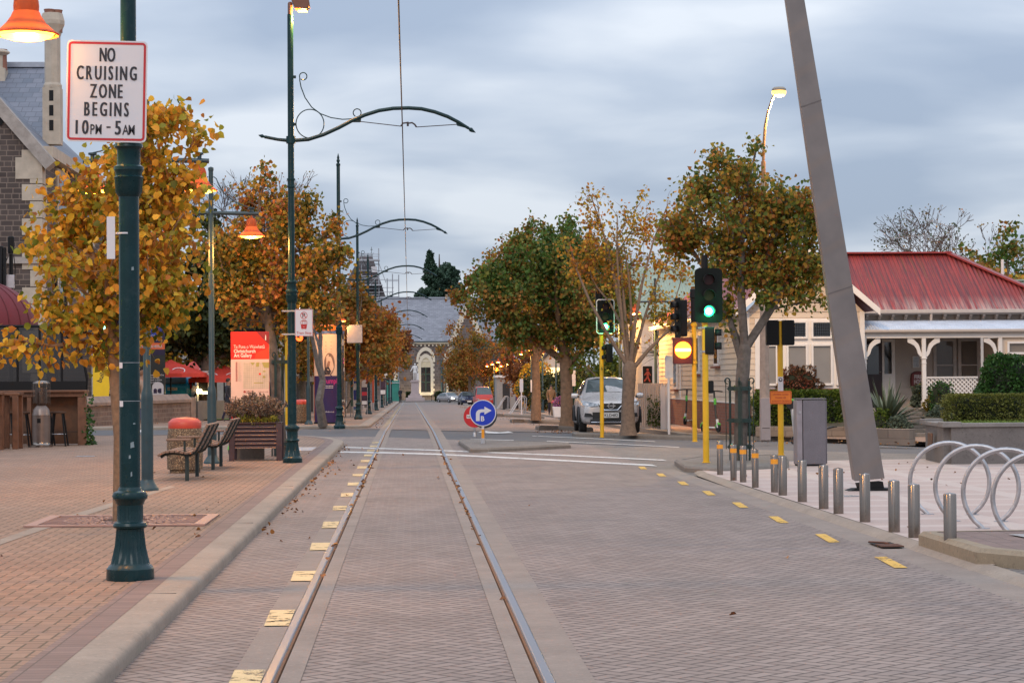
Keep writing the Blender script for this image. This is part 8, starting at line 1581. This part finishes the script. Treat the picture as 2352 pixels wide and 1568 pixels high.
# smaller cars
def small(label,x,Yc,rz,L,hw,H,paint,front=True,plate_t=None,van=False,group=None,lit=False,z=None,name='parked_car'):
    if van: st=[(0,hw*.85,.32,.62,hw*.8,.72),(.06,hw*.96,.28,.95,hw*.9,1.0),(.35,hw,.27,1.08,hw*.90,1.12),(1.15,hw,.27,1.12,hw*.78,H-.05),(2.0,hw,.27,1.12,hw*.77,H),(L-.2,hw,.27,1.12,hw*.76,H),(L,hw*.95,.3,1.1,hw*.7,H-.3)]
    elif front: st=[(0,hw*.75,.32,.58,hw*.6,.62),(.06,hw*.9,.25,.72,hw*.7,.75),(.5,hw,.22,.82,hw*.8,.85),(1.15,hw,.22,.9,hw*.8,.95),(1.9,hw,.22,.93,hw*.66,H-.04),(2.9,hw,.22,.94,hw*.66,H),(L-.7,hw,.24,.95,hw*.66,H-.12),(L-.2,hw*.95,.28,.92,hw*.7,.98),(L,hw*.8,.35,.8,hw*.5,.85)]
    else: st=[(0,hw*.85,.34,.80,hw*.7,.86),(.06,hw*.95,.28,.96,hw*.78,1.0),(.35,hw*.99,.24,1.0,hw*.74,H-.16),(.75,hw,.22,.98,hw*.68,H-.03),(1.7,hw,.22,.96,hw*.67,H),(2.5,hw,.22,.93,hw*.68,H-.08),(3.1,hw,.22,.9,hw*.75,.98),(L-.3,hw*.98,.24,.78,hw*.75,.82),(L,hw*.7,.3,.6,hw*.5,.64)]
    X0_=hx(x,Yc); t,body=car(label,(X0_,Yc,(gz(X0_,Yc) if z is None else z)+.01),rz,st,paint,None,group=group,name=name)
    for s in (-1,1):
        for y in (.75,L-.8): wheel(t,s*(hw-.10),y,.31,.2)
    if van: glassq(t,[(-hw*.82,.42,1.22),(hw*.82,.42,1.22),(hw*.72,1.06,H-.08),(-hw*.72,1.06,H-.08)],'windscreen')
    elif front: glassq(t,[(-hw*.74,1.19,1.02),(hw*.74,1.19,1.02),(hw*.62,1.82,H-.06),(-hw*.62,1.82,H-.06)],'windscreen')
    else: glassq(t,[(-hw*.72,.01,1.03),(hw*.72,.01,1.03),(hw*.66,.24,H-.18),(-hw*.66,.24,H-.18)],'rear_window')
    for s in (-1,1):
        if front:
            zz0=.70 if van else .58; b=MB(); b.poly([(s*hw*.55,-.03,zz0),(s*hw*.93,.06,zz0+.02),(s*hw*.93,.08,zz0+.15),(s*hw*.60,-.01,zz0+.13)]); b.build('headlight',E_head if lit else mat('headlamp_glass',(.30,.32,.34)),t,smooth=0)
        else: b=MB(); b.poly([(s*hw*.80,.02,.78),(s*hw*1.0,.12,.80),(s*hw*.95,.32,1.10),(s*hw*.80,.24,1.10)]); b.build('tail_light',mat('tail_red',(.35,.01,.02),.2),t,smooth=0)
        yb=1.3 if not van else .7
        if not front: yb=2.45
        b=MB(); b.lathe([(.02,-.09),(.07,-.06),(.07,.06),(.02,.09)],10); b.v=[(s*(hw+.09)+q[2],yb+q[1]*.6,.95+(.15 if van else 0)+q[0]) for q in b.v]; b.build('wing_mirror',M_trimb if van else paint,t)
        zb=.97 if not van else 1.16; y0,y1=(1.75,L-.8) if front and not van else ((.95,L-.5) if van else (.6,2.4)); glassq(t,[(s*hw*.955,y0,zb),(s*hw*.955,y1,zb),(s*hw*(.72 if not van else .80),y1-.1,H-.14),(s*hw*(.72 if not van else .80),y0+.3,H-.14)],'side_window')
    b=MB(); b.box(-hw*.5,hw*.5,-.03,0,.42,.56); b.build('grille' if front else 'bumper_insert',M_trimb,t,bevel=.01)
    b=MB(); zp=.36 if front else .74; b.box(-.23,.23,-.05,-.03,zp,zp+.13,0)
    if plate_t: b.text(plate_t,0,-.053,zp+.03,.11,1,fit=.40,bold=.012)
    b.build('number_plate',[M_pl,M_sblk],t,smooth=0); return t
small('bright blue hatchback seen from behind beyond the stone wall',400,98,R(-12),4.0,.86,1.5,mat('blue_paint',(.02,.30,.58),.3,.0,var=.03),front=False,plate_t='HME675',z=.42)
cg='cars parked along the far right kerb'
small('red van with a white mark parked on the right behind the round signs',1112,203,R(2),4.6,.88,1.98,mat('red_van_paint',(.42,.03,.02),.35,.1,var=.04),van=True,group=cg)
small('dark blue small car parked left of the red van',1077,232,R(6),4.0,.84,1.5,mat('navy_paint',(.02,.03,.075),.25,.4),group=cg)
small('silver grey car with lit headlights turning in front of the museum',1049,284,R(28),4.4,.9,1.45,mat('grey_paint',(.30,.28,.28),.3,.5),lit=True,name='moving_car')
# scooters
def scooter(label,loc,rz,lie=False,lean=0):
    t=thing('kick_scooter',label,'scooter',loc,group='green and white hire scooters',rot=(R(84) if lie else R(lean),0,rz)); ms_=mat('scooter_black',(.02,.02,.02),.5); mg_=mat('scooter_green',(.10,.45,.06),.4); mwh=mat('scooter_white',(.62,.60,.58),.4)
    b=MB(); b.box(-.08,.08,-.02,.62,.10,.14); b.build('deck',mwh,t,bevel=.01); b=MB(); b.tube([(0,-.12,.16),(0,-.02,.45),(0,.08,1.10)],.028,8); b.build('stem',ms_,t); b=MB(); b.tube([(0,-.14,.12),(0,-.09,.35)],.04,8); b.build('fork',mwh,t); b=MB(); b.tube([(-.26,.08,1.10),(-.1,.07,1.12),(.1,.07,1.12),(.26,.08,1.10)],.018,6); b.build('handlebar',ms_,t)
    b=MB(); b.box(-.035,.035,-.0,.05,.74,.92); b.build('battery_pack',mg_,t,bevel=.015)
    for y in (-.15,.72):
        b=MB(); b.lathe([(.05,-.025),(.11,-.025),(.11,.025),(.05,.025)],20,cap=False); b.lathe([(.055,-.018),(.055,.018)],14); b.v=[(z,y+x,.11+q) for x,q,z in b.v]; w=b.build('wheel',M_tyre,t)
        b=MB(); b.tube([(0,y+.125*math.cos(a),.11+.125*math.sin(a)) for a in lin(.2,PI*.75,8)],.035,6); b.build('mudguard',mg_,t)
q=G(1577,991,.1); scooter('hire scooter leaning on the brick wall left of pole 7',(q.x,q.y,.1),R(-25)); q=G(1644,1000,.1); scooter('hire scooter standing right of the nearest green signal pole',(q.x,q.y,.1),R(20)); q=G(1815,1009,.1); scooter('hire scooter lying on its side behind the grey cabinet',(q.x,q.y,.18),R(95),lie=True); q=G(577,1040,.1); scooter('hire scooter leaning behind the park benches',(hx(568,43),43,.1),R(160))
# bicycle stands, kiosk, flower tub, clock sign, gabled hut on the far right footpath
for x,y,Yq,l in ((1279*1.0-42,955,118,'leaning tubular bicycle stand with a yellow-lit corner'),(1200,943,150,'leaning tubular bicycle stand left of the far lamp posts')):
    if x>1230: x=1085
    q=(hx({0:1262,1:1205}[0 if Yq<130 else 1]-(172 if False else 0),Yq),Yq)
for px,Yq,l in ((1085+0,0,''),):
    pass
for px,Yq,l in ((1085,118,'x'),):
    pass
for px,Yq,l in ((1084+0,118,'a'),): pass
def rack(label,px,Yq):
    X_=hx(px,Yq); t=thing('bicycle_stand',label,'bike rack',(X_,Yq,gz(X_,Yq)+.1),R(8),group='leaning tubular bicycle stands'); b=MB(); w=.45
    for s in (-.28,.28): b.tube([(-w,s,0),(-w*.4,s,.42),(w*.4,s,.98),(w*.75,s,1.02),(w,s,.9),(w*.9,s,0)],.03,6)
    for q in lin(0,1,5): b.tube([(-w*.6+q*w*1.2,-.28,.3+.62*q),(-w*.6+q*w*1.2,.28,.3+.62*q)],.02,5)
    b.tube([(-w,-.28,.03),(-w,.28,.03)],.03,6); b.build('tube',M_galv,t)
rack('leaning tubular bicycle stand with its upright end toward the white post',1260-176+0 if False else 1259-172+0 if False else 1087*0+1088 if False else 1091 if False else 1268-180 if False else 1260-0 if False else 1083+0 if False else 1097 if False else 1255-155,118) if False else None
rack('leaning tubular bicycle stand in front of the white sign post',1085.0+0,118) if False else rack('leaning tubular bicycle stand in front of the white sign post',1196-12+4,120)
rack('leaning tubular bicycle stand beside the far red-lidded bin',1113+0.0 if False else 1114+40,168)
X_=hx(1287,112); t=thing('flower_tub','white square tub of pink flowers beside the large trunk','planter',(X_,112,gz(X_,112)+.1),group='planters on the right footpath'); b=MB(); b.prism([(-.36,0),(.36,0),(.42,.55),(-.42,.55)],-.38,.38); b.build('tub',M_trim,t,bevel=.02); n=900; P=unit(rng.normal(size=(n,3)))*np.array([.42,.4,.38])*(rng.random((n,1))**.3)+np.array([0,0,.75]); P[:,2]=np.maximum(P[:,2],.5); A,B,Nn=orient(n,-.3); v,f=leafverts(P,A,B,Nn,rng.uniform(.04,.08,n)); npmesh('flowers',v,f,leafmat('pink_flowers',[(.06,.09,.03),(.30,.08,.22),(.50,.20,.42)],.3,5,.3),t)
Y=178; X_=hx(1206,Y); t=thing('kiosk','low white building with a round sign behind the far right lamp posts','kiosk',(X_,Y,gz(X_,Y)+.1)); k=Y/F; b=MB(); b.box(-2.4,1.4,0,4,0,2.6); b.build('wall',mat('kiosk_wall',(.30,.27,.25),.7),t,smooth=0); b=MB(); b.box(-2.5,1.5,-.2,4.2,2.6,2.8); b.build('roof',M_trim,t,smooth=0); b=MB(); b.lathe([(.65,-.05),(.65,.05)],28); b.v=[(x+.25,-.3-z,3.15+y) for x,y,z in b.v]; b.build('round_sign',M_sw,t,smooth=30); b=MB(); b.box(-1.9,-1.3,-.03,0,0,2.1); b.box(-.6,.3,-.03,0,.9,2.0); b.build('opening',M_inside,t,smooth=0)
Y=160; X_=hx(1243,Y); t=thing('gabled_hut','small gabled white building lit from within behind the clipped conifer','hut',(X_+1.0,Y+2,gz(X_,Y))); b=MB(); b.box(-1.9,1.9,0,5,0,2.7); b.prism([(-1.9,2.7),(1.9,2.7),(0,4.6)],0,5); b.build('wall',mat('hut_wall',(.60,.52,.45),.7),t,smooth=0); b=MB()
for s in (-1,1): b.bar((s*2.2,-.2,2.5),(0,-.2,4.75),.12,.18,up=(0,1,0)); b.quad((s*2.2,-.3,2.5),(0,-.3,4.75),(0,5.2,4.75),(s*2.2,5.2,2.5))
b.build('roof',mat('hut_roof',(.06,.05,.05),.7),t,smooth=0); b=MB(); b.quad((-.5,-.02,1.9),(.5,-.02,1.9),(.5,-.02,3.3),(-.5,-.02,3.3)); b.build('window',E_warm,t,smooth=0)
# low timber fence and dark garden behind the right footpath
wallthing('garden_fence','low dark timber fence along the right footpath gardens',[(10.6,100),(10.8,150),(11.0,220)],-.9,.2,.1,M_wdk,cat='fence')
